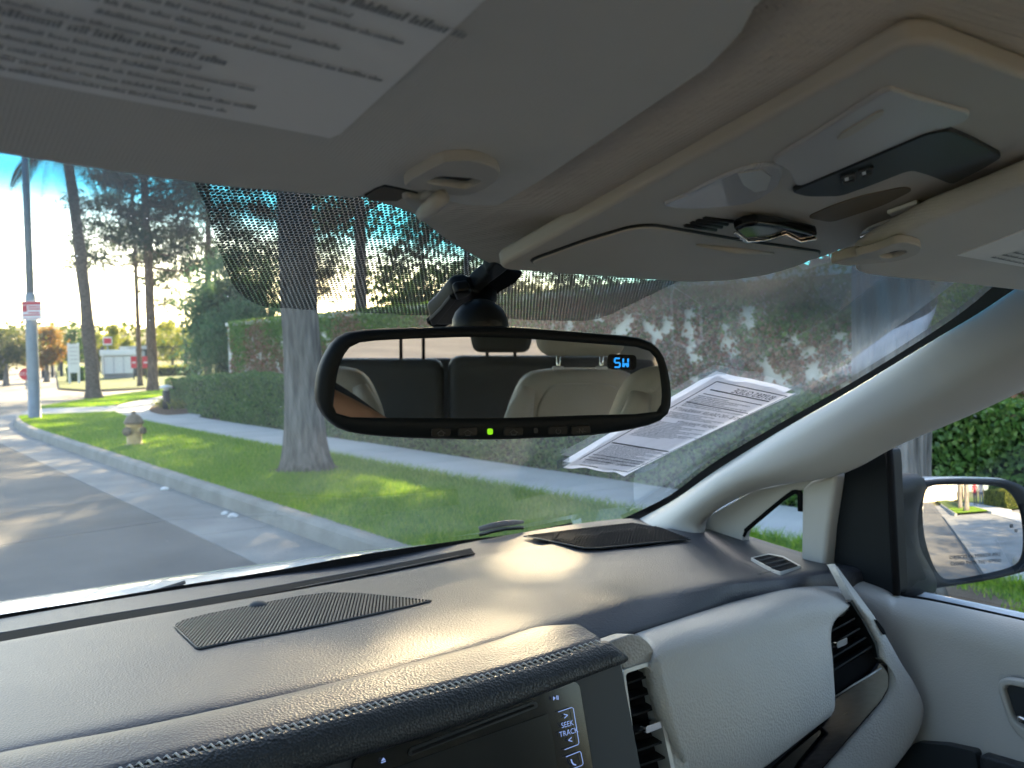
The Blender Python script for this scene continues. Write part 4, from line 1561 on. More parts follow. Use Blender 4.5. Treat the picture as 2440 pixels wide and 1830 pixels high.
loft_rings('housing', [scl(mi, mc, 1.0, -MN * 0.001), scl(mi, mc, 1.004, MN * 0.002), [0.7 * a + 0.3 * b + MN * 0.0035 for a, b in zip(mi, mo)],
                       [0.12 * a + 0.88 * b + MN * 0.0015 for a, b in zip(mi, mo)], [b - MN * 0.003 for b in mo], [mc + (b - mc) * 1.008 - MN * 0.009 for b in mo],
                       [mc + (b - mc) * 0.99 - MN * 0.018 for b in mo], [mc + (b - mc) * 0.90 - MN * 0.028 for b in mo], [mc + (b - mc) * 0.6 - MN * 0.036 for b in mo]], M['black'], rm)
dsp = slab('compass_display', round_poly(mpl([(1743, 697), (1910, 703), (1908, 790), (1742, 785)], 0.0008), 0.004, 4), -MN * 0.001, M['gloss'], rm)


def seg_letters(pts_list, w):
    bx = []
    for a, b in pts_list:
        pa, pb = mpl([a, b], 0.0014)
        d = pb - pa
        l = np.linalg.norm(d)
        d /= l
        s = np.cross(MN, d)
        bx.append(obox((pa + pb) / 2, d * (l / 2 - 0.0002), s * w, MN * 0.0003))
    return bx


Sx = lambda x, y: (1782 + 30 * x, 722 + 52 * y)
join_boxes('compass_letter', seg_letters([(Sx(0, 0), Sx(1, .02)), (Sx(0, 0), Sx(-.02, .5)), (Sx(0, .5), Sx(1, .5)), (Sx(1, .5), Sx(.98, 1)), (Sx(-.06, 1), Sx(.98, 1))], 0.0007), M['blue_led'], dsp)
Wx = lambda x, y: (1832 + 28 * x, 722 + 52 * y)
join_boxes('compass_letter', seg_letters([(Wx(0, 0), Wx(-.03, .5)), (Wx(-.03, .5), Wx(-.05, 1)), (Wx(1, 0), Wx(.98, .5)), (Wx(.98, .5), Wx(.96, 1)), (Wx(0, 1), Wx(.48, .55)), (Wx(.94, 1), Wx(.5, .55))], 0.0007), M['blue_led'], dsp)
# buttons with icons along the lower rim
for bx_, by_, icon in ((765, 1163, 'h'), (922, 1160, 'h'), (1190, 1158, 'h'), (1450, 1150, 'p'), (1585, 1148, 'n')):
    w_, h_ = (56, 24)
    q = mpl([(bx_ - w_, by_ - h_ - 4), (bx_ + w_, by_ - h_ - 8), (bx_ + w_, by_ + h_ - 8), (bx_ - w_, by_ + h_ - 4)], 0.0042)
    bt = slab('button', round_poly(q, 0.002, 3), -MN * 0.002, M['satinblack'], rm, bev=0.0006)
    if icon == 'h':
        l_ = mpl([(bx_ - 24, by_), (bx_, by_ - 18), (bx_ + 24, by_)], 0.005)
        tube('icon', l_, 0.00035, M['icon'], bt, seg=4)
        l_ = mpl([(bx_ - 14, by_ + 2), (bx_ - 14, by_ + 14), (bx_ + 14, by_ + 13), (bx_ + 14, by_)], 0.005)
        tube('icon', l_, 0.0003, M['icon'], bt, seg=4)
    elif icon == 'p':
        l_ = mpl([(bx_ + 14 * math.sin(a), by_ - 14 * math.cos(a)) for a in np.linspace(0.6, 5.7, 12)], 0.005)
        tube('icon', l_, 0.0003, M['icon'], bt, seg=4)
        tube('icon', mpl([(bx_, by_ - 18), (bx_, by_ - 4)], 0.005), 0.0003, M['icon'], bt, seg=4)
    else:
        text_mesh('icon', '-N-', M['icon'], mpl([(bx_, by_)], 0.005)[0], np.array([math.cos(th_), -math.sin(th_), 0]), np.array([0, 0, 1.0]), 0.006, bt)
slab('indicator_lamp', round_poly(mpl([(1036, 1135), (1068, 1134), (1068, 1168), (1038, 1170)], 0.0045), 0.0015, 3), -MN * 0.001, M['green_led'], rm)
slab('indicator_lamp', round_poly(mpl([(1308, 1132), (1332, 1131), (1334, 1160), (1310, 1162)], 0.0045), 0.0015, 3), -MN * 0.001, M['darkgrey'], rm)

# mount on the glass, wiring cover, ball joint
CA = lambda pts: crop(900, 540, 5.53, pts)
mt = sub_empty('mirror_mount', 'black mirror foot and wiring cover on the windshield')
wsl = lambda pts, off: [ws(u, v, off) for u, v in CA(pts)]
slab('foot_pad', wsl([(1450, 440), (1570, 470), (1890, 580), (1790, 690), (1600, 800), (1440, 945), (1100, 1150), (780, 1320), (640, 1222), (800, 1060), (930, 900), (1180, 760), (1300, 620)], 0.005), -WSN * 0.004, M['rubber'], mt)
slab('wiring_cover', wsl([(1560, 470), (1760, 540), (1640, 640), (1500, 740), (1330, 900), (1230, 850), (1300, 760), (1445, 650), (1430, 600), (1520, 500)], 0.020), WSN * 0.014, M['darkgrey'], mt, bev=0.003)
slab('foot_cover', wsl([(1030, 870), (1200, 835), (1320, 880), (1430, 930), (1440, 1130), (1280, 1200), (1130, 1310), (760, 1310), (690, 1240), (830, 1110), (960, 950)], 0.024), WSN * 0.018, M['satinblack'], mt, bev=0.004)
slab('foot_edge', wsl([(830, 1110), (960, 945), (1040, 960), (1010, 1010), (770, 1300), (720, 1310), (690, 1245)], 0.027), WSN * 0.004, M['darkgrey'], mt, bev=0.001)
slab('foot_collar', wsl([(1010, 890), (1060, 850), (1210, 830), (1250, 880), (1180, 930), (1045, 985)], 0.030), WSN * 0.01, M['satinblack'], mt, bev=0.002)
bb = on_plane(*CA([(1350, 1270)])[0], MP - MN * 0.03, MN)
ta = ws(*CA([(1400, 930)])[0], 0.02)
tube('arm', [ta, 0.5 * (ta + bb) + np.array([0, -0.004, 0]), bb], [0.012, 0.009, 0.010], M['black'], mt, seg=14)
V, F = [], []
for i in range(13):
    for j in range(24):
        a, b = math.pi * i / 12, 2 * math.pi * j / 24
        V.append(bb + np.array([0.0245 * math.sin(a) * math.cos(b), 0.0225 * math.sin(a) * math.sin(b), 0.0225 * math.cos(a) - 0.002]))
for i in range(12):
    for j in range(24):
        k = (j + 1) % 24
        F.append((i * 24 + j, (i + 1) * 24 + j, (i + 1) * 24 + k, i * 24 + k))
mesh('ball_joint', V, F, M['satinblack'], mt, smooth=True)
# ---- shell of the car behind and around the camera
shell = sub_empty('body_shell', 'white painted body of the minivan')
for sgn in (-1, 1):
    X = lambda d: XC + sgn * d

    def bx2(name, x0, x1, y0, y1, z0, z1, mat, bev=0.01):
        a, b = sorted((X(x0), X(x1)))
        return box(name, (a, y0, z0), (b, y1, z1), mat, shell, bev=bev)
    bx2('side_trim', 0.83, 0.86, -2.75, -0.45, 0.42, 1.06, M['seat'], 0.015)
    bx2('side_panel', 0.95, 0.985, -3.0, -0.42, 0.32, 1.05, M['white_paint'], 0.03)
    if sgn < 0:
        bx2('side_panel', 0.95, 0.985, -0.40, 1.05, 0.32, 1.05, M['white_paint'], 0.03)
        bx2('side_trim', 0.80, 0.85, -0.42, 1.0, 0.42, 1.06, M['pillar'], 0.02)
    bx2('fender', 0.90, 0.97, 1.07, 2.35, 0.35, 0.86, M['white_paint'], 0.05)
    bx2('sill', 0.70, 0.95, -3.0, 1.1, 0.30, 0.42, M['satinblack'])
    for (y0, y1) in ((-0.55, -0.40), (-1.62, -1.45), (-2.78, -2.45)):
        pv = [(X(0.87), y0, 1.05), (X(0.87), y1, 1.05), (X(0.775), y1 + 0.02, 1.60), (X(0.775), y0 - 0.01, 1.60)]
        o = slab('pillar', [np.array(p) for p in pv], (sgn * 0.05, 0, 0), M['pillar'], shell, bev=0.012)
    rl_ = [(X(0.80), 0.62, 1.50), (X(0.785), 0.3, 1.56), (X(0.78), -0.4, 1.60), (X(0.78), -1.5, 1.60), (X(0.77), -2.7, 1.57)]
    tube('roof_rail', [np.array(p) for p in rl_], 0.045, M['pillar'], shell, seg=10)
    for (y0, y1, nm) in ((-1.45, -0.55, 'side_window'), (-2.45, -1.62, 'side_window')):
        mesh(nm, [(X(0.92), y0, 1.04), (X(0.92), y1, 1.04), (X(0.84), y1, 1.56), (X(0.84), y0, 1.56)], [(0, 1, 2, 3)], M['darkglass'], shell)
    if sgn < 0:
        mesh('side_window', [(X(0.90), -0.40, 1.05), (X(0.90), 1.1, 1.05), (X(0.80), 0.5, 1.52), (X(0.80), -0.4, 1.58)], [(0, 1, 2, 3)], M['glass'], shell)
box('floor_pan', (XC - 0.93, -2.95, 0.36), (XC + 0.93, 1.2, 0.42), M['carpet'], shell)
box('firewall', (XC - 0.85, 1.12, 0.36), (XC + 0.85, 1.16, 1.06), M['carpet'], shell)
box('hatch_trim', (XC - 0.85, -2.92, 0.42), (XC + 0.85, -2.86, 1.13), M['shade_grey'], shell, bev=0.02)
box('hatch_skin', (XC - 0.92, -3.02, 0.42), (XC + 0.92, -2.97, 1.12), M['white_paint'], shell, bev=0.03)
mesh('rear_window', [(XC - 0.72, -2.94, 1.13), (XC + 0.72, -2.94, 1.13), (XC + 0.66, -2.80, 1.60), (XC - 0.66, -2.80, 1.60)], [(0, 1, 2, 3)], M['glass_clear'] if 'glass_clear' in M else M['glass'], shell)
for sgn in (-1, 1):
    slab('rear_pillar', [np.array(p) for p in ((XC + sgn * 0.70, -2.93, 1.1), (XC + sgn * 0.90, -2.90, 1.1), (XC + sgn * 0.82, -2.78, 1.64), (XC + sgn * 0.63, -2.80, 1.64))], (0, 0.04, 0), M['pillar'], shell, bev=0.01)
# white front hood seen over the base of the glass
rows = []
for y, z, hw in ((1.64, 1.035, 0.86), (1.74, 1.046, 0.90), (1.90, 1.036, 0.92), (2.15, 0.965, 0.92), (2.45, 0.90, 0.88), (2.62, 0.82, 0.80), (2.68, 0.65, 0.76)):
    rows.append([(XC + s * hw, y, z - 0.015 * s * s - 0.06 * abs(s) ** 6) for s in np.linspace(-1, 1, 9)])
grid_surface('hood', rows, M['white_paint'], shell, nu=40, nv=30)
rows = []
for y, z in ((1.50, 1.055), (1.58, 1.045), (1.66, 0.995)):
    rows.append([(XC + s * 0.86, y - 0.04 * s * s, z - 0.03 * s * s - (0.01 if y < 1.55 else 0)) for s in np.linspace(-1, 1, 9)])
cowl = grid_surface('cowl', rows, M['black'], car, nu=30, nv=8)
tag(cowl, 'black plastic cowl below the windshield')


def wiper(pts, nm='wiper'):
    P = [np.array([x, y, zws(x, y) + 0.012]) for x, y in pts]
    wi = tube(nm, P, [0.005, 0.006, 0.006, 0.005, 0.003], M['satinblack'], car, seg=8)
    tube('wiper_blade', [p - np.array([0, 0, 0.010]) for p in P], 0.0035, M['rubber'], wi, seg=6)
    return wi


pw = [ws(u, v)[:2] for u, v in [(-60, 1385), (110, 1350), (230, 1324), (330, 1298), (400, 1274)]]
tag(wiper(pw), 'black wiper arm lying at the base of the windshield')
pw2 = [ws(u, v)[:2] for u, v in [(1035, 1158), (1065, 1150), (1090, 1145), (1112, 1143), (1130, 1142)]]
tag(wiper(pw2), 'tip of a black wiper at the base of the windshield')

# ---- seats
def make_seat(name, cx, y0, top, mat, label, w=0.46, headrest=True, rake=0.22, hr_lift=0.0, hr_w=0.26, plain=False, ps=0.062):
    s_ = sub_empty(name, label)
    zb = 0.74
    H = top - zb

    def P_(x, z, off=0.0):
        return np.array([cx + x, y0 - (z - zb) * rake - off, z])
    hw = w / 2
    shp = [(-hw, zb), (-hw * 1.02, zb + 0.35 * H), (-hw * 0.95, zb + 0.75 * H), (-hw * 0.72, top - 0.012), (-hw * 0.3, top), (hw * 0.3, top), (hw * 0.72, top - 0.012), (hw * 0.95, zb + 0.75 * H), (hw * 1.02, zb + 0.35 * H), (hw, zb)]
    if plain:
        shp = [(-hw, zb), (-hw, top), (hw, top), (hw, zb)]
    slab('backrest', round_poly([P_(x, z) for x, z in shp], 0.05, 4), (0, -0.12, 0), mat, s_, bev=0.035, seg=4)
    cp = [(-hw * 0.9, zb + 0.02), (-hw * 0.9, top - 0.03), (-hw * 0.02, top - 0.03), (-hw * 0.02, zb + 0.02)] if plain else [(-hw * 0.56, zb + 0.02), (-hw * 0.58, zb + 0.8 * H), (-hw * 0.4, top - 0.035), (hw * 0.4, top - 0.035), (hw * 0.58, zb + 0.8 * H), (hw * 0.56, zb + 0.02)]
    slab('centre_panel', round_poly([P_(x, z, -0.007 if not plain else 0.012) for x, z in cp], 0.03, 3), (0, -0.03, 0), mat, s_, bev=0.012, seg=3)
    for sg in (() if plain else (-1, 1)):
        bo_ = [P_(sg * hw * 0.80, zb + 0.03 * H, -0.018), P_(sg * hw * 0.86, zb + 0.35 * H, -0.032), P_(sg * hw * 0.82, zb + 0.7 * H, -0.022), P_(sg * hw * 0.68, top - 0.05, -0.002)]
        bp_ = smooth_loop(bo_, 14, closed=False)
        tube('bolster', bp_, np.interp(np.linspace(0, 1, len(bp_)), [0, 0.15, 0.7, 1], [0.03, 0.048, 0.042, 0.02]), mat, s_, seg=12)
    box('cushion', (cx - hw, y0 - 0.05, 0.60), (cx + hw, y0 + 0.46, 0.78), mat, s_, bev=0.05, seg=4)
    box('seat_base', (cx - hw * 0.8, y0 - 0.05, 0.42), (cx + hw * 0.8, y0 + 0.4, 0.62), M['satinblack'], s_, bev=0.02)
    if headrest:
        yh = y0 - H * rake - 0.05
        for sg in (-1, 1):
            px_ = cx + sg * ps
            tube('headrest_post', [(px_, yh, top - 0.03), (px_, yh - 0.006, top + 0.05 + hr_lift)], 0.0055, M['chrome'] if hr_lift == 0 else M['satinblack'], s_, seg=8)
            box('post_collar', (px_ - 0.016, yh - 0.013, top - 0.006), (px_ + 0.016, yh + 0.013, top + 0.006), M['label'] if hr_lift == 0 else M['satinblack'], s_, bev=0.003)
        zh = top + 0.038 + hr_lift
        hs_ = [(-hr_w * .46, zh), (-hr_w * .5, zh + 0.09), (-hr_w * .42, zh + 0.19), (hr_w * .42, zh + 0.19), (hr_w * .5, zh + 0.09), (hr_w * .46, zh)]
        slab('headrest', round_poly([np.array([cx + x, yh + 0.055 - 0.1 * (z - zh), z]) for x, z in hs_], 0.04, 4), (0, -0.11, 0), mat, s_, bev=0.03, seg=4)
    return s_


make_seat('passenger_seat', 0.545, -0.22, 1.335, M['seat'], 'beige front passenger seat', w=0.52)
make_seat('driver_seat', -0.405, -0.36, 1.22, M['seat'], 'beige driver seat', w=0.48)
make_seat('captain_seat', 0.385, -1.18, 1.235, M['seat'], 'beige right middle-row seat with headrest posts', w=0.45)
make_seat('captain_seat', -0.385, -1.10, 1.25, M['seat'], 'beige left middle-row seat', w=0.47)
third = make_seat('bench_seat', -0.28, -1.98, 1.195, M['shade_grey'], 'left section of the rear bench, shade painted as dark grey', w=0.55, headrest=False, rake=0.18, plain=True)
make_seat('bench_seat', 0.32, -1.98, 1.205, M['shade_grey'], 'right section of the rear bench, shade painted as dark grey', w=0.62, headrest=False, rake=0.18, plain=True)
for cx_, lift, ps_ in ((-0.118, 0.16, 0.04), (0.20, 0.0, 0.05), (-0.47, 0.0, 0.05)):
    hd_ = sub_empty('headrest', 'rear bench headrest, shade painted as dark grey')
    yh, zt_ = -2.11, 1.19
    for sg in (-1, 1):
        tube('post', [(cx_ + sg * ps_, yh, zt_ - 0.02), (cx_ + sg * ps_, yh, zt_ + 0.05 + lift)], 0.006, M['satinblack'], hd_, seg=8)
    zh = zt_ + 0.03 + lift
    hs_ = [(-0.10, zh), (-0.115, zh + 0.08), (-0.09, zh + 0.17), (0.09, zh + 0.17), (0.115, zh + 0.08), (0.10, zh)]
    slab('pad', round_poly([np.array([cx_ + x, yh + 0.05, z]) for x, z in hs_], 0.03, 4), (0, -0.1, 0), M['shade_grey'], hd_, bev=0.025, seg=4)
# third-row seat belt loop
tube('pull_strap', smooth_loop([(-0.43, -2.02, 1.15), (-0.40, -2.015, 1.165), (-0.345, -2.01, 1.16), (-0.325, -2.01, 1.145), (-0.34, -2.01, 1.14)], 20, closed=False), 0.004, M['label'], car, seg=6)

# ---- notice taped to the windshield
CP = lambda pts: crop(1320, 850, 3.568, pts)
pc_ = [ws(u, v, 0.006) for u, v in CP([(1390, 148), (2058, 295), (600, 985), (80, 905)])]
A_, B_, D_, C_ = pc_                                # far-left, far-right, near-right, near-left corners
notice = empty('notice_sheet', tuple((C_ + D_) / 2))
WLOC[notice.name] = tuple((C_ + D_) / 2)
tag(notice, 'white printed notice sheet taped to the inside of the windshield', 'paper')


def bil(s, t, off=0.0, wav=0.0):
    """s along the far edge (left to right), t from the far edge to the near edge"""
    p = A_ * (1 - s) * (1 - t) + B_ * s * (1 - t) + D_ * s * t + C_ * (1 - s) * t
    w_ = wav * (0.0022 * math.sin(6 * s + 1.3) * t ** 4 + 0.0015 * math.sin(9 * s) * (1 - t) ** 5)
    return p - WSN * (off + abs(w_) * 2.0) + (C_ - A_) / np.linalg.norm(C_ - A_) * w_ * 1.5


def sheet(name, off, s0=0.0, s1=1.0, t0=0.0, t1=1.0, wav=1.0):
    rows = [[bil(s0 + (s1 - s0) * i / 12, t0 + (t1 - t0) * j / 16, off, wav) for i in range(13)] for j in range(17)]
    o = grid_surface(name, rows, M['paper'], notice, nu=24, nv=32)
    return o


sheet('page', 0.0015)
sheet('backing_page', -0.002, -0.035, 0.93, -0.012, 0.985, 0.3)
e_s = (B_ - A_) / np.linalg.norm(B_ - A_)
e_t = (C_ - A_) / np.linalg.norm(C_ - A_)
W_, L_ = np.linalg.norm(B_ - A_), np.linalg.norm(C_ - A_)


def pline(s0, s1, t0, t1, w=0.0009):
    a, b = bil(s0, t0, 0.0042), bil(s1, t1, 0.0042)
    d = (b - a) / np.linalg.norm(b - a)
    s = np.cross(WSN, d)
    return obox((a + b) / 2, (b - a) / 2, s * w, WSN * 0.0002)


join_boxes('border_line', [pline(.05, .95, .035, .035), pline(.05, .95, .965, .965), pline(.05, .05, .035, .965), pline(.95, .95, .035, .965), pline(.12, .88, .105, .105, .0012), pline(.12, .88, .145, .145, .0007),
                           pline(.10, .92, .235, .235, .0007), pline(.08, .92, .70, .70, .0016), pline(.10, .9, .84, .84, .0007), pline(.10, .9, .87, .87, .0007), pline(.10, .9, .90, .90, .0007)], M['ink'], notice, kind='stuff')
# print faces outward, so it reads mirrored from inside
ttl = text_mesh('lettering', 'BUYERS GUIDE', M['ink'], bil(.60, .075, 0.0044), -e_s, -e_t, 0.017, notice, bold=0.01)
text_mesh('lettering', 'AS IS - NO DEALER WARRANTY', M['ink'], bil(.52, .30, 0.0044), -e_s, -e_t, 0.0125, notice, bold=0.01)
text_mesh('lettering', 'DEALER WARRANTY', M['ink'], bil(.62, .41, 0.0044), -e_s, -e_t, 0.0115, notice, bold=0.01)
lns = []
for k in range(34):
    t = 0.165 + 0.0145 * k
    if 0.275 < t < 0.325 or 0.39 < t < 0.43 or (t > .60):
        continue
    lns.append((L_ * t, W_ * .10, W_ * (0.45 + 0.45 * ((k * 37) % 10) / 10), 0.0034))
for k in range(17):
    t = 0.725 + 0.0135 * k
    lns.append((L_ * t, W_ * .10, W_ * (0.5 + 0.4 * ((k * 53) % 10) / 10), 0.0032))
print_block('print', A_ - WSN * 0.0042, e_s, e_t, lns, M['ink_soft'], notice, np.zeros(3), seed=5)
for uv_ in ([(1222, 205), (1240, 158), (1480, 95), (1490, 100), (1462, 152), (1390, 150)], [(1990, 268), (2105, 232), (2110, 238), (2092, 318), (1982, 350), (2055, 296)],
            [(22, 888), (130, 858), (132, 925), (25, 955)], [(690, 965), (880, 905), (888, 910), (872, 940), (760, 982), (688, 990)]):
    slab('tape', [ws(u, v, 0.009) for u, v in CP(uv_)], WSN * 0.0008, M['tape'], notice)

# ---- people
def skin_body(name, joints, links, parent=None, slot=None, mats=None, root=0, sub=2):
    """one continuous skinned body; joints: list of (x, y, z, rx, ry)"""
    me = bpy.data.meshes.new(name)
    me.from_pydata([j[:3] for j in joints], links, [])
    t = bpy.data.objects.new(name, me)
    COL.objects.link(t)
    sk = t.modifiers.new('skin', 'SKIN')
    sk.use_smooth_shade = True
    for i, v in enumerate(me.skin_vertices[0].data):
        v.radius = (joints[i][3], joints[i][4])
        v.use_root = (i == root)
    sb = t.modifiers.new('sub', 'SUBSURF')
    sb.levels = sub
    sb.render_levels = sub
    dgr = bpy.context.evaluated_depsgraph_get()
    m2 = bpy.data.meshes.new_from_object(t.evaluated_get(dgr))
    bpy.data.objects.remove(t)
    bpy.data.meshes.remove(me)
    m2.materials.clear()
    for m_ in mats:
        m2.materials.append(m_)
    for p in m2.polygons:
        p.use_smooth = True
        p.material_index = slot(p.center) if slot else 0
    m2.name = name
    return put(bpy.data.objects.new(name, m2), parent, local=True)


M['shirt'] = pbr('dark_shirt', (0.05, 0.06, 0.08), 0.9, vary=0.2, bump=0.3, bscale=500, bdist=0.001)
M['trousers'] = pbr('trousers', (0.06, 0.065, 0.09), 0.9, vary=0.2)
M['hair'] = pbr('hair', (0.02, 0.015, 0.012), 0.6, vary=0.3)
# the driver, seated, right forearm raised (seen in the rear-view mirror)
driver = empty('person', (-0.42, -0.30, 0.42))
tag(driver, 'driver with a raised bare forearm, reflected in the lower left of the rear-view mirror', 'person')
J = [(0.0, -0.08, 0.42, .15, .12), (0.0, -0.13, 0.62, .145, .11), (0.0, -0.17, 0.80, .155, .10), (0.0, -0.17, 0.90, .07, .065), (0.0, -0.155, 0.965, .055, .055), (0.0, -0.135, 1.06, .075, .092), (0.0, -0.14, 1.13, .066, .085),
     (0.17, -0.15, 0.845, .058, .058), (0.29, 0.03, 0.80, .048, .048), (0.385, 0.215, 0.775, .043, .043), (0.30, 0.255, 0.838, .050, .046), (0.175, 0.285, 0.930, .031, .026), (0.135, 0.285, 0.958, .038, .02), (0.10, 0.28, 0.975, .036, .014),
     (-0.17, -0.15, 0.845, .058, .058), (-0.23, 0.0, 0.66, .046, .046), (-0.22, 0.14, 0.56, .044, .044), (-0.15, 0.33, 0.56, .035, .03), (-0.13, 0.40, 0.56, .04, .018),
     (0.10, 0.0, 0.38, .09, .085), (0.12, 0.38, 0.42, .07, .07), (0.12, 0.55, 0.18, .05, .05), (0.12, 0.60, 0.05, .042, .04), (0.12, 0.72, 0.03, .045, .03),
     (-0.10, 0.0, 0.38, .09, .085), (-0.12, 0.38, 0.42, .07, .07), (-0.12, 0.55, 0.18, .05, .05), (-0.12, 0.60, 0.05, .042, .04), (-0.12, 0.72, 0.03, .045, .03)]
Lk = [(0, 1), (1, 2), (2, 3), (3, 4), (4, 5), (5, 6), (2, 7), (7, 8), (8, 9), (9, 10), (10, 11), (11, 12), (12, 13), (2, 14), (14, 15), (15, 16), (16, 17), (17, 18), (0, 19), (19, 20), (20, 21), (21, 22), (22, 23), (0, 24), (24, 25), (25, 26), (26, 27), (27, 28)]


def dslot(c):
    if c.z > 0.925 and abs(c.x) < 0.11 and c.y < 0.1:
        return 0
    if c.x > 0.08 and c.y > 0.06 and c.z > 0.6:
        return 0
    if c.x < -0.1 and c.y > 0.06 and c.z > 0.47:
        return 0
    if c.z < 0.47 and c.y > -0.02:
        return 2
    return 1


body = skin_body('body', J, Lk, driver, dslot, [M['skin'], M['shirt'], M['trousers']])
for k, (dx, dz, ln) in enumerate(((-0.032, 0.02, .055), (-0.012, 0.03, .065), (0.010, 0.028, .06), (0.030, 0.02, .048))):
    tube('finger', [(0.10, 0.275, 0.975 + dx * .8), (0.10 - ln * .55, 0.272, 0.978 + dx * .8), (0.10 - ln, 0.285, 0.977 + dx * .8), (0.10 - ln * 1.05, 0.30, 0.972 + dx * .8)], [.0095, .0088, .008, .006], M['skin'], driver, seg=10, local=True)
tube('thumb', [(0.14, 0.275, 0.975), (0.125, 0.262, 1.005), (0.10, 0.258, 1.02)], [.0115, .0105, .008], M['skin'], driver, seg=10, local=True)
lathe('hair', [(0.082, 0.0), (0.09, 0.03), (0.086, 0.07), (0.06, 0.105), (0.02, 0.118)], M['hair'], driver, loc=(0, -0.155, 1.06), local=True)
# ------------------------------------------------------------------ the street
def ground_mat(name, cols, scale=3.0, rough=0.9, bump=0.3, bscale=60, fine=40, spec=0.25):
    m, nt, out = new_mat(name)
    p = N(nt, 'ShaderNodeBsdfPrincipled')
    nt.links.new(p.outputs[0], out.inputs[0])
    tc = N(nt, 'ShaderNodeTexCoord')
    a = N(nt, 'ShaderNodeTexNoise')
    a.inputs['Scale'].default_value = scale
    a.inputs['Detail'].default_value = 8
    nt.links.new(tc.outputs['Object'], a.inputs['Vector'])
    b = N(nt, 'ShaderNodeTexNoise')
    b.inputs['Scale'].default_value = fine
    b.inputs['Detail'].default_value = 6
    b.inputs['Roughness'].default_value = 0.75
    nt.links.new(tc.outputs['Object'], b.inputs['Vector'])
    f = mathn(nt, 'ADD', mathn(nt, 'MULTIPLY', a.outputs['Fac'], 0.6), mathn(nt, 'MULTIPLY', b.outputs['Fac'], 0.4))
    k = len(cols)
    c = ramp(nt, f, [(0.32 + 0.36 * i / max(1, k - 1), q) for i, q in enumerate(cols)])
    nt.links.new(c, p.inputs['Base Color'])
    p.inputs['Roughness'].default_value = rough
    p.inputs['Specular IOR Level'].default_value = spec
    bm_ = N(nt, 'ShaderNodeBump')
    bm_.inputs['Strength'].default_value = bump
    bm_.inputs['Distance'].default_value = 0.01
    d = N(nt, 'ShaderNodeTexNoise')
    d.inputs['Scale'].default_value = bscale
    d.inputs['Detail'].default_value = 4
    nt.links.new(tc.outputs['Object'], d.inputs['Vector'])
    nt.links.new(d.outputs['Fac'], bm_.inputs['Height'])
    nt.links.new(bm_.outputs[0], p.inputs['Normal'])
    return m


M['asphalt'] = ground_mat('asphalt', [(0.095, 0.092, 0.088), (0.135, 0.13, 0.123), (0.185, 0.178, 0.165)], 0.9, 0.85, 0.6, 110, 90)
M['concrete'] = ground_mat('concrete', [(0.17, 0.168, 0.162), (0.24, 0.237, 0.228), (0.32, 0.315, 0.30)], 1.6, 0.85, 0.35, 120, 60)
M['kerb'] = ground_mat('kerb_concrete', [(0.22, 0.205, 0.185), (0.28, 0.265, 0.24), (0.35, 0.33, 0.305)], 3.0, 0.85, 0.4, 90, 40)
M['lawn'] = ground_mat('lawn_soil', [(0.06, 0.075, 0.025), (0.075, 0.115, 0.03), (0.13, 0.13, 0.05)], 1.2, 0.95, 0.8, 80, 50, 0.1)
M['earth'] = ground_mat('bare_earth', [(0.09, 0.065, 0.045), (0.14, 0.105, 0.075), (0.19, 0.15, 0.11)], 3.0, 0.95, 0.8, 60, 40, 0.1)
M['far_ground'] = ground_mat('dry_ground', [(0.08, 0.09, 0.035), (0.13, 0.125, 0.06), (0.19, 0.165, 0.10)], 0.08, 0.95, 0.3, 10, 3, 0.1)
M['stucco'] = ground_mat('stucco', [(0.58, 0.54, 0.48), (0.68, 0.64, 0.57), (0.74, 0.70, 0.63)], 2.0, 0.9, 0.5, 160, 60)
M['bark'] = pbr('grey_bark', (0.16, 0.145, 0.13), 0.95, spec=0.15, vary=0.62, vscale=3, stretch=(7, 7, 0.9), bump=1.0, bscale=6, bdist=0.05)
M['palm_bark'] = pbr('palm_bark', (0.16, 0.125, 0.095), 0.95, spec=0.1, vary=0.45, vscale=5, stretch=(2, 2, 6), bump=1.0, bscale=9, bdist=0.06)
M['pine_bark'] = pbr('pine_bark', (0.17, 0.12, 0.085), 0.95, spec=0.1, vary=0.5, vscale=4, stretch=(4, 4, 1), bump=1.0, bscale=7, bdist=0.05)
M['hedge_leaf'] = leaf_mat('hedge_leaf', [(0.045, 0.09, 0.025), (0.075, 0.15, 0.035), (0.11, 0.20, 0.05), (0.19, 0.26, 0.07)], 0.35, 0.4)
M['tree_leaf'] = leaf_mat('tree_leaf', [(0.025, 0.05, 0.016), (0.045, 0.085, 0.022), (0.07, 0.12, 0.03)], 0.4)
M['willow_leaf'] = leaf_mat('pepper_leaf', [(0.07, 0.135, 0.07), (0.10, 0.18, 0.085), (0.14, 0.23, 0.10)], 0.5)
M['pine_leaf'] = leaf_mat('pine_needle', [(0.022, 0.04, 0.016), (0.04, 0.06, 0.022), (0.065, 0.075, 0.03)], 0.25)
M['yellow_leaf'] = leaf_mat('yellow_green_leaf', [(0.12, 0.15, 0.03), (0.18, 0.20, 0.04), (0.26, 0.25, 0.06)], 0.5)
M['autumn_leaf'] = leaf_mat('autumn_leaf', [(0.10, 0.10, 0.03), (0.20, 0.13, 0.035), (0.24, 0.12, 0.04), (0.13, 0.13, 0.035)], 0.45)
M['olive_leaf'] = leaf_mat('olive_leaf', [(0.035, 0.05, 0.018), (0.06, 0.075, 0.025), (0.10, 0.10, 0.035)], 0.4)
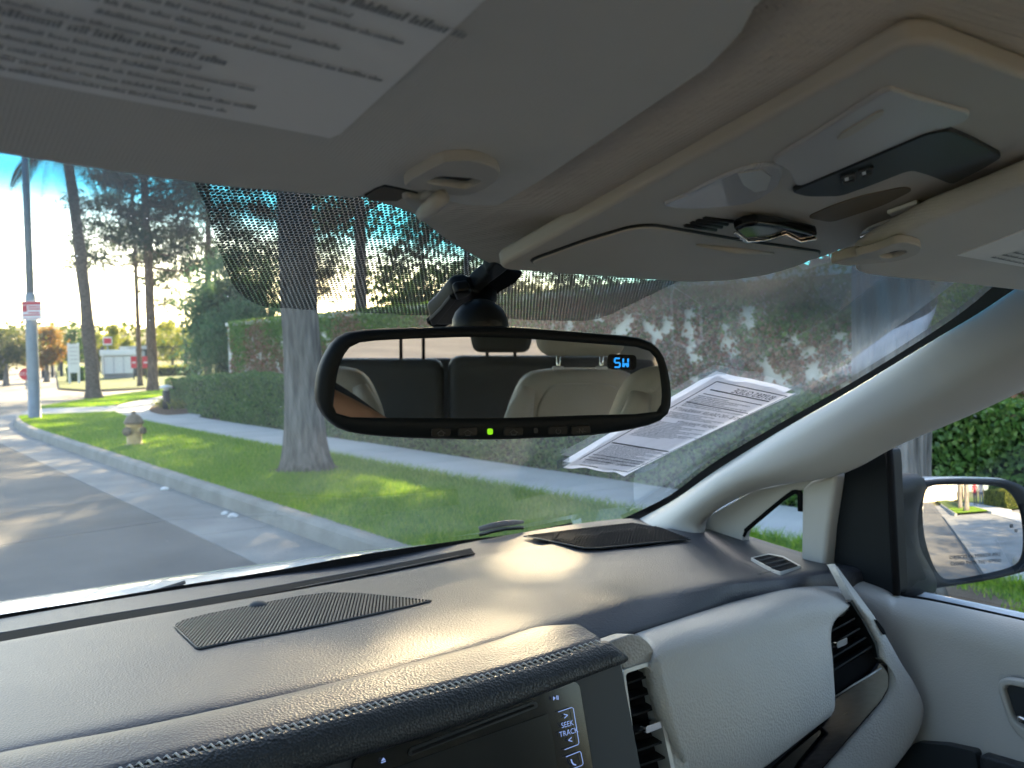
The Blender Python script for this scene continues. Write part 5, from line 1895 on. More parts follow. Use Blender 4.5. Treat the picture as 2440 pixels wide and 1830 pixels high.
M['ivy_leaf'] = leaf_mat('vine_leaf', [(0.09, 0.14, 0.045), (0.15, 0.21, 0.06), (0.30, 0.12, 0.08), (0.36, 0.17, 0.11), (0.44, 0.31, 0.21), (0.25, 0.10, 0.07), (0.12, 0.18, 0.05)], 0.3, 0.6)
M['ivy_green'] = leaf_mat('vine_leaf_green', [(0.09, 0.165, 0.04), (0.14, 0.24, 0.05), (0.20, 0.29, 0.07)], 0.4, 0.5)
M['grass_blade'] = leaf_mat('grass_blade', [(0.09, 0.18, 0.025), (0.145, 0.26, 0.035), (0.21, 0.33, 0.045), (0.32, 0.37, 0.08)], 0.5, 0.6)
M['palm_leaf'] = leaf_mat('palm_leaf', [(0.03, 0.055, 0.018), (0.05, 0.08, 0.025)], 0.25)
M['galv'] = pbr('painted_steel_pole', (0.23, 0.26, 0.29), 0.5, metal=0.2, vary=0.15, vscale=5)
M['sign_white'] = pbr('sign_white', (0.74, 0.72, 0.72), 0.5, vary=0.03)
M['sign_red'] = pbr('sign_red', (0.55, 0.03, 0.045), 0.5, vary=0.05)
M['hydrant'] = pbr('hydrant_paint', (0.60, 0.40, 0.15), 0.6, vary=0.25, vscale=12, bump=0.3, bscale=60, bdist=0.004)
M['hydrant_dark'] = pbr('hydrant_cap', (0.20, 0.14, 0.08), 0.7, vary=0.3, vscale=14)
M['metal_white'] = pbr('painted_white_metal', (0.70, 0.70, 0.70), 0.5, vary=0.05)
M['metal_grey'] = pbr('grey_metal', (0.42, 0.43, 0.45), 0.45, metal=0.3, vary=0.08)
M['iron'] = pbr('black_iron', (0.018, 0.02, 0.022), 0.6, vary=0.1)
M['beige_wall'] = ground_mat('beige_stucco', [(0.48, 0.40, 0.29), (0.58, 0.49, 0.36), (0.64, 0.55, 0.42)], 0.8, 0.9, 0.3, 60, 20)
M['pane'] = pbr('window_pane', (0.30, 0.33, 0.36), 0.1, vary=0.1)
M['mulch'] = ground_mat('mulch', [(0.06, 0.035, 0.02), (0.12, 0.07, 0.04), (0.2, 0.13, 0.08)], 12.0, 0.95, 1.0, 80, 60, 0.1)


def quads(name, Q, mat, parent=None, local=False, kind=None):
    """Q: (n, k, 3) array of polygons with k corners each"""
    n, k, _ = Q.shape
    me = bpy.data.meshes.new(name)
    me.vertices.add(n * k)
    me.vertices.foreach_set('co', Q.astype(np.float32).ravel())
    me.loops.add(n * k)
    me.loops.foreach_set('vertex_index', np.arange(n * k, dtype=np.int32))
    me.polygons.add(n)
    me.polygons.foreach_set('loop_start', np.arange(0, n * k, k, dtype=np.int32))
    me.polygons.foreach_set('loop_total', np.full(n, k, dtype=np.int32))
    me.update(calc_edges=True)
    me.validate()
    me.materials.append(mat)
    o = put(bpy.data.objects.new(name, me), parent, local)
    if kind:
        o['kind'] = kind
    return o


def unit(v):
    return v / (np.linalg.norm(v, axis=1, keepdims=True) + 1e-9)


def leaf_quads(P, size, aspect=0.5, axis=None, jitter=1.0, fold=0.0):
    n = len(P)
    a = rng.normal(size=(n, 3)) * jitter
    if axis is not None:
        a = a + axis
    a = unit(a)
    b = unit(np.cross(a, rng.normal(size=(n, 3))))
    s = (size * rng.uniform(0.65, 1.35, n))[:, None]
    w = s * aspect * 0.5
    nrm = np.cross(a, b)
    base, tip = P - a * s * 0.5, P + a * s * 0.5
    m_ = P - a * s * 0.05 + nrm * s * fold
    return np.stack([base, m_ + b * w, tip, m_ - b * w], axis=1)


def clumps(center, radii, k, n, r, shell=0.5, zmin=None):
    c = np.asarray(center, float)
    d = unit(rng.normal(size=(k, 3)))
    rad_ = (shell + (1 - shell) * rng.uniform(0, 1, k) ** 0.6)[:, None]
    C_ = c + d * rad_ * np.asarray(radii)
    cs = rng.uniform(0.55, 1.4, k)
    idx = rng.choice(k, n, p=(cs ** 2) / (cs ** 2).sum())
    g = rng.normal(size=(n, 3)) * (r * cs[idx])[:, None] * np.array([1, 1, 0.72]) * 0.62
    P = C_[idx] + g
    if zmin is not None:
        P = P[P[:, 2] > zmin]
    return P, C_


T2 = at(1922, 900, 'x', 3.92)[:2]          # the street tree beside the passenger door


# ---- ground sheets
def sheet_poly(name, pts, z, mat, kind='structure', label=None, parent=None):
    o = mesh(name, [(x, y, z) for x, y in pts], [tuple(range(len(pts)))], mat, parent)
    if kind:
        o['kind'] = kind
    return o


CURB = [(2.62, -80), (2.62, -40), (2.62, -21), (2.62, 0), (2.62, 18), (2.64, 20.5), (2.80, 23), (3.15, 25.3), (3.85, 27.9), (5.0, 30.3), (6.6, 33.2), (8.9, 36.8), (12.0, 41.0), (16.5, 45.0), (24, 49), (45, 55)]
CB = [np.array(p, float) for p in smooth_loop(CURB, 140, closed=False)]


def offset_line(line, d):
    out = []
    for i in range(len(line)):
        t = line[min(i + 1, len(line) - 1)] - line[max(i - 1, 0)]
        t = t / np.linalg.norm(t)
        out.append(line[i] + np.array([t[1], -t[0]]) * d)
    return out


gd_ = sheet_poly('ground', [(-900, -900), (900, -900), (900, 1500), (-900, 1500)], -0.12, M['far_ground'])
edge = offset_line(CB, -0.60)
road_pts = [tuple(p) for p in edge] + [(60, 80), (40, 140), (-9, 140), (-9, -80)]
road = sheet_poly('road', road_pts, 0.0, M['asphalt'])


def ribbon(name, la, lb, za, zb, mat, parent=None, kind=None):
    k = len(la)
    V = [(p[0], p[1], za) for p in la] + [(p[0], p[1], zb) for p in lb]
    o = mesh(name, V, [(i, k + i, k + i + 1, i + 1)[::-1] for i in range(k - 1)], mat, parent)
    if kind:
        o['kind'] = kind
    return o


# gutter and kerb run in cast lengths with open joints; a dropped stretch behind the car leads to a driveway
def along(line):
    L = [0]
    for a, b in zip(line[:-1], line[1:]):
        L.append(L[-1] + np.linalg.norm(b - a))
    return np.array(L)


LC = along(CB)
XY = np.array(CB)


def pt_at(s, off=0.0):
    x = np.interp(s, LC, XY[:, 0])
    y = np.interp(s, LC, XY[:, 1])
    x2 = np.interp(s + 0.05, LC, XY[:, 0])
    y2 = np.interp(s + 0.05, LC, XY[:, 1])
    t = np.array([x2 - x, y2 - y])
    t /= np.linalg.norm(t) + 1e-9
    return np.array([x, y]) + np.array([t[1], -t[0]]) * off


def s_of_y(y):
    return float(np.interp(y, XY[:, 1], LC))


gutter = empty('gutter', (2.3, 0, 0))
gutter['kind'] = 'structure'
kerb = empty('kerb', (2.7, 0, 0))
kerb['kind'] = 'structure'


def bar(name, s0, s1, prof, mat, parent, nseg=2):
    """a cast length: cross-section prof [(offset, z)] swept along the kerb line"""
    V, F = [], []
    m_ = len(prof)
    for i in range(nseg + 1):
        s = s0 + (s1 - s0) * i / nseg
        for o_, z in prof:
            p = pt_at(s, o_)
            V.append((p[0], p[1], z))
    for i in range(nseg):
        for j in range(m_):
            k = (j + 1) % m_
            F.append((i * m_ + j, i * m_ + k, (i + 1) * m_ + k, (i + 1) * m_ + j))
    F.append(tuple(range(m_))[::-1])
    F.append(tuple(nseg * m_ + j for j in range(m_)))
    bm = bmesh.new()
    vs = [bm.verts.new(v) for v in V]
    for f in F:
        bm.faces.new([vs[i] for i in f])
    return from_bm(name, bm, mat, parent)


S0, S1 = s_of_y(-34), s_of_y(37)
s = S0
while s < S1:
    e_ = s + 3.0
    y_ = pt_at(s + 1.5)[1]
    bar('gutter_length', s + 0.006, e_ - 0.006, [(-0.62, -0.1), (-0.62, 0.004), (-0.02, 0.006), (0.01, 0.006), (0.01, -0.1)], M['concrete'], gutter, 3)
    drop = -16.0 < y_ < -2.9
    if drop:
        prof = [(0.012, -0.1), (0.012, -0.012), (0.03, 0.0), (0.15, 0.02), (0.15, -0.1)]
    else:
        prof = [(0.012, -0.1), (0.014, 0.0), (0.03, 0.115), (0.05, 0.138), (0.08, 0.15), (0.155, 0.15), (0.155, -0.1)]
    bar('kerb_length', s + 0.004, e_ - 0.004, prof, M['kerb'], kerb, 3)
    s = e_

# lawn strip between kerb and walk
def strip(name, y0, y1, oa, ob, z, mat, kind='structure'):
    s0, s1 = s_of_y(y0), s_of_y(y1)
    ss_ = np.linspace(s0, s1, max(3, int((s1 - s0) / 0.8)))
    la = [pt_at(q, oa) for q in ss_]
    lb = [pt_at(q, ob) for q in ss_]
    return ribbon(name, la, lb, z, z, mat, kind=kind)


strip('lawn', -2.6, 24.2, 0.157, 2.06, 0.135, M['lawn'])
strip('lawn', 27.6, 60, 0.157, 1.9, 0.135, M['lawn'])
strip('lawn', -23, -16.6, 0.157, 2.06, 0.135, M['lawn'])
strip('lawn', -70, -23.3, 0.157, 2.06, 0.135, M['lawn'])

# concrete walk in cast slabs
walk = empty('sidewalk', (5.2, 0, 0))
walk['kind'] = 'structure'
M['slab'] = ground_mat('walk_concrete', [(0.36, 0.352, 0.338), (0.44, 0.432, 0.415), (0.51, 0.50, 0.48)], 1.3, 0.8, 0.25, 140, 70)
s, s_end = s_of_y(-32), s_of_y(36)
k = 0
while s < s_end:
    y_ = pt_at(s + 0.75)[1]
    zt = 0.150 + 0.002 * ((k * 7) % 3 - 1)
    if -16.2 < y_ < -3.0:
        zt = 0.06
    ob_, oa_ = 3.25, 2.07
    if 22 < y_:
        ob_ = 3.6
    if 24.3 < y_ < 27.4:
        oa_ = 0.16
    bar('slab', s + 0.005, s + 1.5 - 0.005, [(oa_, 0.0), (oa_, zt - 0.006), (oa_ + 0.006, zt), (ob_ - 0.006, zt), (ob_, zt - 0.006), (ob_, 0.0)], M['slab'], walk, 2)
    s += 1.5
    k += 1
strip('planting_bed', -2.6, 28, 3.27, 7.5, 0.10, M['earth'])
strip('planting_bed', -60, -17.2, 3.27, 9.0, 0.10, M['lawn'])
# walk joining the forecourt by the path light
wp = [at(u, v, 'z', 0.146) for u, v in [(215, 893), (330, 866), (395, 856), (470, 870), (430, 900), (300, 915)]]
o = mesh('path', [(p[0], p[1], 0.146) for p in wp], [tuple(range(len(wp)))], M['slab'])
o['kind'] = 'structure'
sheet_poly('driveway', [(2.01, -16.4), (14, -17.0), (14, -2.2), (4.6, -2.75), (2.78, -2.75), (2.01, -3.0)], 0.045, M['concrete'])
far_pts = [at(u, v, 'z', 0.08) for u, v in [(128, 838), (190, 842), (260, 840), (330, 836), (400, 826), (520, 812), (520, 783), (118, 790)]]
sheet_poly('lawn', [(p[0], p[1]) for p in far_pts], 0.08, M['lawn'])
sheet_poly('verge', [(-9, -80), (-9, 140), (-30, 140), (-30, -80)], 0.10, M['lawn'])

# ---- grass blades
def blades(name, X, Y, z, h, w=0.0045, lean=0.45):
    n = len(X)
    P = np.stack([X, Y, np.full(n, z)], axis=1)
    a = rng.uniform(0, 2 * math.pi, n)
    side = np.stack([np.cos(a), np.sin(a), np.zeros(n)], axis=1)
    ln = rng.normal(size=(n, 3)) * lean
    ln[:, 2] = 0
    hh = (h * rng.uniform(0.5, 1.4, n))[:, None]
    tip = P + np.array([0, 0, 1.0]) * hh + ln * hh
    ws_ = w * rng.uniform(0.7, 1.4, n)[:, None]
    return np.stack([P - side * ws_, P + side * ws_, tip], axis=1)


def strip_pts(n, y0, y1, oa, ob, power=1.0):
    u = rng.uniform(0, 1, n) ** power
    s_ = s_of_y(y0) + (s_of_y(y1) - s_of_y(y0)) * u
    o_ = rng.uniform(oa, ob, n)
    x = np.interp(s_, LC, XY[:, 0])
    y = np.interp(s_, LC, XY[:, 1])
    x2, y2 = np.interp(s_ + 0.05, LC, XY[:, 0]), np.interp(s_ + 0.05, LC, XY[:, 1])
    t = np.stack([x2 - x, y2 - y], axis=1)
    t /= np.linalg.norm(t, axis=1, keepdims=True) + 1e-9
    return x + t[:, 1] * o_, y - t[:, 0] * o_


Xg, Yg = strip_pts(150000, 0.5, 12, 0.14, 2.07)
keep = np.ones(len(Xg), bool)
for tx_, ty_, tr_r in ((3.95, 10.45, 0.42), (T2[0], T2[1], 0.62)):
    keep &= np.hypot(Xg - tx_, Yg - ty_) > tr_r * rng.uniform(0.8, 1.15, len(Xg))
Xg, Yg = Xg[keep], Yg[keep]
g = quads('grass', blades('g', Xg, Yg, 0.133, 0.048), M['grass_blade'])
tag(g, 'bright green lawn grass along the kerb', 'grass', kind='stuff')
Xg, Yg = strip_pts(90000, 12, 24.2, 0.14, 2.07)
X2, Y2 = strip_pts(50000, 27.6, 42, 0.14, 1.9)
X3, Y3 = strip_pts(16000, -23, -16.6, 0.14, 2.07)
g = quads('grass', blades('g', np.concatenate([Xg, X2, X3]), np.concatenate([Yg, Y2, Y3]), 0.133, 0.055, 0.008), M['grass_blade'])
tag(g, 'sunlit green grass round the lamp post and palm', 'grass', kind='stuff')
# grass creeping over the rear edge of the walk
Xg, Yg = strip_pts(9000, 2.0, 12, 2.00, 2.10)
g = quads('grass', blades('g', Xg, Yg, 0.135, 0.085, 0.005, 0.7), M['grass_blade'])
tag(g, 'longer grass fringe along the walk edge', 'grass', kind='stuff')

# bare soil rings under the two street trees
for tx_, ty_, rr in ((3.95, 10.45, 0.5), (T2[0], T2[1], 0.72)):
    pts = [(tx_ + rr * math.cos(a) * (1 + 0.15 * math.sin(3 * a)), ty_ + rr * math.sin(a) * (1 + 0.1 * math.cos(5 * a))) for a in np.linspace(0, 2 * math.pi, 28, endpoint=False)]
    o = sheet_poly('soil_ring', pts, 0.141, M['earth'])

# ---- hedges
def hedge(name, x0, x1, y0, y1, z0, z1, nl, size, label, mat='hedge_leaf', group='clipped hedges by the walk'):
    h_ = empty(name, ((x0 + x1) / 2, (y0 + y1) / 2, z0))
    tag(h_, label, 'hedge', group)
    m_ = 0.09
    V, F = [], []
    b = box('dark_core', (x0 + m_, y0 + m_, z0), (x1 - m_, y1 - m_, z1 - m_), M['hedge_core'], h_)  # solid dark box inside the leaf shell
    # leaves on the front, top and ends
    A1, A2, A3 = (y1 - y0) * (z1 - z0), (y1 - y0) * (x1 - x0), (x1 - x0) * (z1 - z0)
    tot = A1 + A2 + 2 * A3
    n1, n2, n3 = int(nl * A1 / tot), int(nl * A2 / tot), int(nl * A3 / tot)
    bump_ = lambda y, z: 0.035 * np.sin(y * 2.3 + z * 3) + 0.025 * np.sin(y * 5.1 - z * 7)
    Y_, Z_ = rng.uniform(y0, y1, n1), rng.uniform(z0, z1, n1)
    P1 = np.stack([x0 + bump_(Y_, Z_) + np.abs(rng.normal(0, 0.045, n1)), Y_, Z_], 1)
    X_, Y_ = rng.uniform(x0, x1, n2), rng.uniform(y0, y1, n2)
    P2 = np.stack([X_, Y_, z1 + bump_(Y_, X_) - np.abs(rng.normal(0, 0.045, n2))], 1)
    Ps = [P1, P2]
    for yy, sg in ((y0, 1), (y1, -1)):
        X_, Z_ = rng.uniform(x0, x1, n3), rng.uniform(z0, z1, n3)
        Ps.append(np.stack([X_, yy + sg * np.abs(rng.normal(0, 0.04, n3)), Z_], 1))
    P = np.concatenate(Ps)
    quads('leaves', leaf_quads(P, size, 0.62, axis=np.array([-0.5, 0, 0.5]), fold=0.08), M[mat], h_)
    return h_


M['hedge_core'] = pbr('hedge_core', (0.018, 0.026, 0.010), 0.95, spec=0.05, vary=0.4, vscale=12, bump=1.0, bscale=18, bdist=0.05)
hedge('clipped_hedge', 5.90, 6.42, 1.2, 5.6, 0.12, 0.98, 26000, 0.050, 'leafy clipped hedge right behind the passenger side mirror')
hedge('clipped_hedge', 5.92, 6.42, 5.6, 13.0, 0.12, 1.02, 30000, 0.048, 'clipped hedge along the walk below the vine wall')
hedge('clipped_hedge', 5.95, 6.6, 13.0, 19.5, 0.12, 1.04, 26000, 0.055, 'clipped hedge left of the big street tree trunk')
hedge('clipped_hedge', 6.15, 7.0, 19.5, 22.3, 0.12, 0.95, 9000, 0.06, 'short hedge block behind the fire hydrant')
hedge('clipped_hedge', 6.62, 7.6, 22.3, 25.6, 0.12, 0.84, 9000, 0.06, 'low end of the hedge beside the path light')
hedge('clipped_hedge', 5.90, 6.42, -2.4, 1.2, 0.12, 1.0, 9000, 0.06, 'clipped hedge beside the passenger door')
hedge('clipped_hedge', 6.2, 7.6, -26, -17.8, 0.12, 1.15, 14000, 0.07, 'sunlit low hedge seen in the side mirror', mat='yellow_leaf')
hedge('tall_hedge', 7.9, 9.6, -32, -17.5, 0.12, 3.4, 22000, 0.10, 'tall dark hedge seen in the side mirror')

# ---- wall covered with creeper
wall = empty('vine_wall', (6.9, 8, 0.1))
tag(wall, 'pale stucco wall overgrown with red and green creeper', 'wall')
box('wall_face', (6.85, -2.0, 0.05), (7.05, 21.5, 2.02), M['stucco'], wall)
box('wall_cap', (6.80, -2.02, 2.02), (7.10, 21.52, 2.10), M['stucco'], wall, bev=0.01)
n_ = 190000
Y_, Z_ = rng.uniform(-1.8, 21.3, n_), rng.uniform(0.3, 2.12, n_)
den = np.array([0.22 * noise.noise(Vector((0, y * 1.1, z * 1.5))) + 0.8 * noise.noise(Vector((5, y * 4.0, z * 4.0))) + 0.5 * noise.noise(Vector((7, y * 9.0, z * 9.0))) for y, z in zip(Y_, Z_)])
keep = den + 0.10 * rng.normal(size=n_) > np.where(Z_ > 1.8, -0.8, np.where(Z_ < 0.9, -0.5, -0.20))
Y_, Z_ = Y_[keep], Z_[keep]
grn = np.array([noise.noise(Vector((9, y * 0.8, z * 0.9))) for y, z in zip(Y_, Z_)]) + (Z_ - 1.55) * 0.9 + 0.2 * rng.normal(size=len(Y_)) > 0.22
P = np.stack([6.85 - np.abs(rng.normal(0.03, 0.03, len(Y_))), Y_, Z_], 1)
ax_ = np.array([-0.25, 0, -0.75])
quads('green_creeper', leaf_quads(P[grn], 0.05, 0.75, axis=ax_, fold=0.08), M['ivy_green'], wall)
quads('red_creeper', leaf_quads(P[~grn], 0.045, 0.7, axis=ax_, fold=0.1), M['ivy_leaf'], wall)
# trailing stems
V, F = [], []
for k in range(140):
    y = rng.uniform(-1.5, 21)
    z = rng.uniform(1.0, 2.1)
    path = [np.array([6.845, y, z])]
    for q in range(8):
        path.append(path[-1] + np.array([rng.normal(0, 0.006), rng.normal(0, 0.07), -rng.uniform(0.04, 0.14)]))
    v_, f_q = tube_mesh(path, 0.005, 4, caps=False)
    b = len(V)
    V += v_
    F += [tuple(b + i for i in f) for f in f_q]
o = mesh('stems', V, F, M['bark'], wall)
o['kind'] = 'stuff'

# ---- trees
def trunk_mesh(path, radii, seg=18, rough=0.05, limbs=None):
    V, F = tube_mesh(path, radii, seg)
    c = np.asarray(path)
    V = [np.asarray(v) * 1.0 for v in V]
    for i in range(len(V)):
        v = V[i]
        r_i = i // seg
        if r_i < len(path):
            d = v - c[r_i]
            k_ = 1 + rough * noise.noise(Vector((v[0] * 6, v[1] * 6, v[2] * 1.2))) * 2
            V[i] = c[r_i] + d * k_
    for lp, lr in (limbs or []):
        v_, f_q = tube_mesh(lp, lr, 8)
        b = len(V)
        V += v_
        F += [tuple(b + i for i in f) for f in f_q]
    return V, F


def tree(name, base, label, trunk_path, trunk_r, bark, crown, leafmat, nl, lsize, k=40, r=0.6, shell=0.45, group=None, aspect=0.5, axis=None, cat='tree', nlimb=7, flare=True, zmin=None):
    """crown: (centre offset, radii)"""
    t = empty(name, tuple(base))
    tag(t, label, cat, group)
    c_off, rd = crown
    P, C_ = clumps(c_off, rd, k, nl, r, shell, zmin)
    top = np.asarray(trunk_path[-1], float)
    limbs = []
    for q in rng.choice(len(C_), min(nlimb, len(C_)), replace=False):
        e_ = C_[q]
        st = np.asarray(trunk_path[-2], float) * 0.5 + top * 0.5
        mid_ = 0.5 * (st + e_) + np.array([0, 0, -0.12 * np.linalg.norm(e_ - st)])
        r0 = trunk_r[-1] * 0.8
        limbs.append((smooth_loop([st, mid_, e_], 8, closed=False), np.linspace(r0, r0 * 0.2, len(smooth_loop([st, mid_, e_], 8, closed=False)))))
    V, F = trunk_mesh(trunk_path, trunk_r, limbs=limbs)
    mesh('trunk', V, F, M[bark], t, smooth=True, local=True)
    quads('crown', leaf_quads(P, lsize, aspect, axis=axis), M[leafmat], t, local=True)
    return t


def tpath(h, lean=(0, 0), n=12, wob=0.03):
    out = []
    for i in range(n):
        f = (i / (n - 1)) ** 1.2
        out.append((lean[0] * f + wob * math.sin(3 * f), lean[1] * f + wob * math.cos(4 * f) - wob, h * f))
    return out


def tr(h, r0, r1, n=12, flare=1.5):
    out = []
    for i in range(n):
        f = (i / (n - 1)) ** 1.2
        out.append((r0 + (r1 - r0) * f) * (1 + (flare - 1) * math.exp(-f * h / 0.22)))
    return out


tree('street_tree', (3.97, 10.45, 0.12), 'thick grey trunk in the grass strip left of the rear-view mirror', tpath(5.0, (-0.2, 0.1), 20, 0.04), tr(5.0, 0.225, 0.17, 20, 1.5), 'bark',
     ((-0.2, 0.1, 6.6), (2.6, 2.6, 2.0)), 'tree_leaf', 6000, 0.16, 44, 0.7, group='street trees in the grass strip')
tree('street_tree', (T2[0], T2[1], 0.12), 'grey trunk behind the windshield pillar and the side mirror', tpath(5.0, (0.0, 0.05), 20, 0.02), tr(5.0, 0.195, 0.16, 20, 1.45), 'bark',
     ((0.0, 0.1, 6.6), (2.2, 2.2, 1.7)), 'tree_leaf', 4500, 0.16, 40, 0.7, group='street trees in the grass strip')
for (yy, lb_) in ((-17.8, 'nearer trunk on the grass island in the side mirror'), (-21.5, 'farther trunk on the grass island in the side mirror')):
    tree('street_tree', (3.55, yy, 0.12), lb_, tpath(4.4, (0.1, 0), 12), tr(4.4, 0.16, 0.12), 'bark', ((0, 0, 5.6), (2.0, 2.0, 1.6)), 'tree_leaf', 3500, 0.2, 30, 0.6, group='trees on the island behind')

# palms and pines at the bend of the street
def palm(base, h, lean, r0, r1, label, nf=18, fl=1.7):
    t = empty('palm_tree', tuple(base))
    tag(t, label, 'palm tree', 'palms at the bend')
    path = tpath(h, lean, 26, 0.05)
    V, F = trunk_mesh(path, tr(h, r0, r1, 26, 1.55), 18, 0.10)
    mesh('trunk', V, F, M['palm_bark'], t, smooth=True, local=True)
    # one frond, then copies round the crown
    Q = []
    for q in range(46):
        f = q / 45
        p = np.array([fl * f, 0, 0.55 * fl * f * (1 - f) * 1.4 - 0.55 * fl * f ** 2.2])
        ll = 0.55 * math.sin(math.pi * min(1, 0.12 + 0.88 * f)) ** 0.6
        for sg in (-1, 1):
            d = np.array([0.45, sg * 0.85, -0.25 - 0.3 * f])
            d /= np.linalg.norm(d)
            w_ = np.array([0.022, 0, 0.0])
            Q.append([p - w_, p + w_, p + d * ll + w_ * 0.3, p + d * ll - w_ * 0.3])
    first = None
    top = np.asarray(path[-1])
    for q in range(nf):
        if first is None:
            fr_ = quads('frond', np.array(Q), M['palm_leaf'], t, local=True)
            first = fr_
        else:
            fr_ = first.copy()
            COL.objects.link(fr_)
        fr_.location = tuple(top + np.array([0, 0, -0.05]))
        fr_.rotation_euler = (0, R(rng.uniform(-35, 38)), 2 * math.pi * q / nf + rng.uniform(-.15, .15))
    return t


palm((6.25, 31.9, 0.12), 7.3, (-0.55, 0.0), 0.20, 0.135, 'tall palm with dark rough trunk standing alone right of the lamp post')


def pine(base, h, lean, r0, label, z0, nl=7000, wide=2.2, k=26):
    t = empty('pine_tree', tuple(base))
    tag(t, label, 'pine tree', 'pines at the bend')
    path = tpath(h, lean, 20, 0.08)
    limbs, P = [], []
    for q in range(k):
        f = q / (k - 1)
        z = z0 + (h - z0) * f * 0.98
        a = q * 2.4 + rng.uniform(-.4, .4)
        ln = wide * (1 - 0.75 * f) * rng.uniform(0.65, 1.15)
        st = np.array([np.interp(z, [p[2] for p in path], [p[0] for p in path]), np.interp(z, [p[2] for p in path], [p[1] for p in path]), z])
        d = np.array([math.cos(a), math.sin(a), 0])
        pth = [st, st + d * ln * 0.5 + np.array([0, 0, -0.05 * ln]), st + d * ln + np.array([0, 0, 0.12 * ln])]
        lp = smooth_loop(pth, 8, closed=False)
        limbs.append((lp, np.linspace(0.05, 0.012, len(lp))))
        m_ = int(nl / k)
        for (f0, share) in ((0.55, .25), (0.8, .35), (1.0, .4)):
            c = st + d * ln * f0 + np.array([rng.normal(0, .12), rng.normal(0, .12), 0.10 * ln * f0])
            P.append(c + rng.normal(size=(int(m_ * share), 3)) * np.array([0.30, 0.30, 0.17]) * (0.6 + 0.35 * wide / 2))
    V, F = trunk_mesh(path, tr(h, r0, r0 * 0.45, 20, 1.3), 14, 0.08, limbs)
    mesh('trunk', V, F, M['pine_bark'], t, smooth=True, local=True)
    quads('crown', leaf_quads(np.concatenate(P), 0.30, 0.17, axis=np.array([0, 0, 0.35])), M['pine_leaf'], t, local=True)
    return t


pine((9.2, 36.6, 0.12), 12.5, (-0.35, 0.0), 0.185, 'dark pine with the thickest trunk right of the lone palm', 4.4, 14000, 2.6, 38)
pine((11.0, 45.6, 0.05), 13.0, (-0.3, 0), 0.11, 'thin-trunked pine seen just left of the thick pine trunk', 4.8, 11000, 2.5, 34)
pine((13.3, 43.5, 0.05), 12.5, (0.2, 0), 0.17, 'pine rising behind the rounded green tree', 3.2, 14000, 2.8, 38)
pine((14.5, 37.0, 0.05), 12.0, (0.3, 0), 0.2, 'pine behind the dotted windshield border', 3.6, 14000, 2.8, 36)

# rounded drooping green tree behind the hedge
t = empty('pepper_tree', (8.0, 24.5, 0.1))
tag(t, 'rounded drooping green tree behind the low end of the hedge', 'tree')
V, F = trunk_mesh(tpath(2.2, (0.1, 0), 10), tr(2.2, 0.16, 0.09, 10), 12, 0.08)
mesh('trunk', V, F, M['bark'], t, smooth=True, local=True)
P, C_ = clumps((0.15, 0.2, 2.2), (1.2, 1.4, 1.85), 90, 21000, 0.36, 0.55, 0.15)
quads('crown', leaf_quads(P, 0.13, 0.28, axis=np.array([0, 0, -1.1])), M['willow_leaf'], t, local=True)
P, C_ = clumps((0.15, 0.2, 1.9), (0.7, 0.8, 1.3), 30, 5000, 0.4, 0.1, 0.15)
quads('inner_crown', leaf_quads(P, 0.22, 0.6), M['tree_leaf'], t, local=True)

# big trees beyond the wall; high-crowned ones are added to block the sun
for (bx_, by_, zc_, zr_, rw, n1, lb_, lm) in ((10.0, 15.8, 8.4, 2.8, 2.9, 18000, 'added sun-blocking tall tree with high crown just beyond the vine wall', 'tree_leaf'),
                                          (12.2, 19.2, 8.3, 2.8, 2.9, 6000, 'added sun-blocking high-crowned tree second row behind the vine wall', 'tree_leaf'),
                                          (10.6, 23.0, 8.0, 2.8, 2.8, 6000, 'added sun-blocking high-crowned tree behind the rounded green tree', 'tree_leaf'),
                                          (14.4, 24.0, 8.3, 3.0, 3.0, 6000, 'added sun-blocking tall dark tree far behind the dotted border', 'tree_leaf'),
                                          (13.2, 28.0, 7.6, 2.6, 2.7, 6500, 'added sun-blocking tall tree beside the farther pines', 'tree_leaf'),
                                          (11.5, 10.2, 4.6, 2.4, 2.4, 8000, 'broad tree beyond the middle of the vine wall', 'tree_leaf'),
                                          (10.5, 5.0, 3.9, 2.2, 2.3, 8000, 'broad tree above the vine wall on the right', 'olive_leaf'),
                                          (9.8, 0.0, 3.9, 2.2, 2.4, 6000, 'broad tree beyond the wall beside the passenger door', 'tree_leaf'),
                                          (16.5, 13.0, 6.5, 3.2, 3.0, 8000, 'tall olive tree standing well behind the vine wall', 'olive_leaf'),
                                          (16.5, 30.0, 5.2, 3.4, 2.6, 7000, 'dark tree behind the left part of the dotted border', 'tree_leaf'),
                                          (22.0, 33.0, 5.6, 3.8, 3.0, 7000, 'far dark tree behind the middle of the dotted border', 'olive_leaf'),
                                          (27.0, 31.0, 5.4, 4.0, 3.4, 7000, 'far rounded tree behind the mirror mount', 'tree_leaf'),
                                          (24.0, 22.0, 4.8, 3.4, 3.0, 7000, 'far tree right of the mirror mount', 'olive_leaf')):
    hb_ = zc_ - zr_ * 0.6
    tree('broadleaf_tree', (bx_, by_, 0.0), lb_, tpath(hb_, (0.1, 0), 10), tr(hb_, 0.10, 0.07, 10), 'bark', ((0, 0, zc_), (rw, rw, zr_)), lm, n1, 0.21, 46, 0.6, 0.4, group='trees beyond the vine wall')


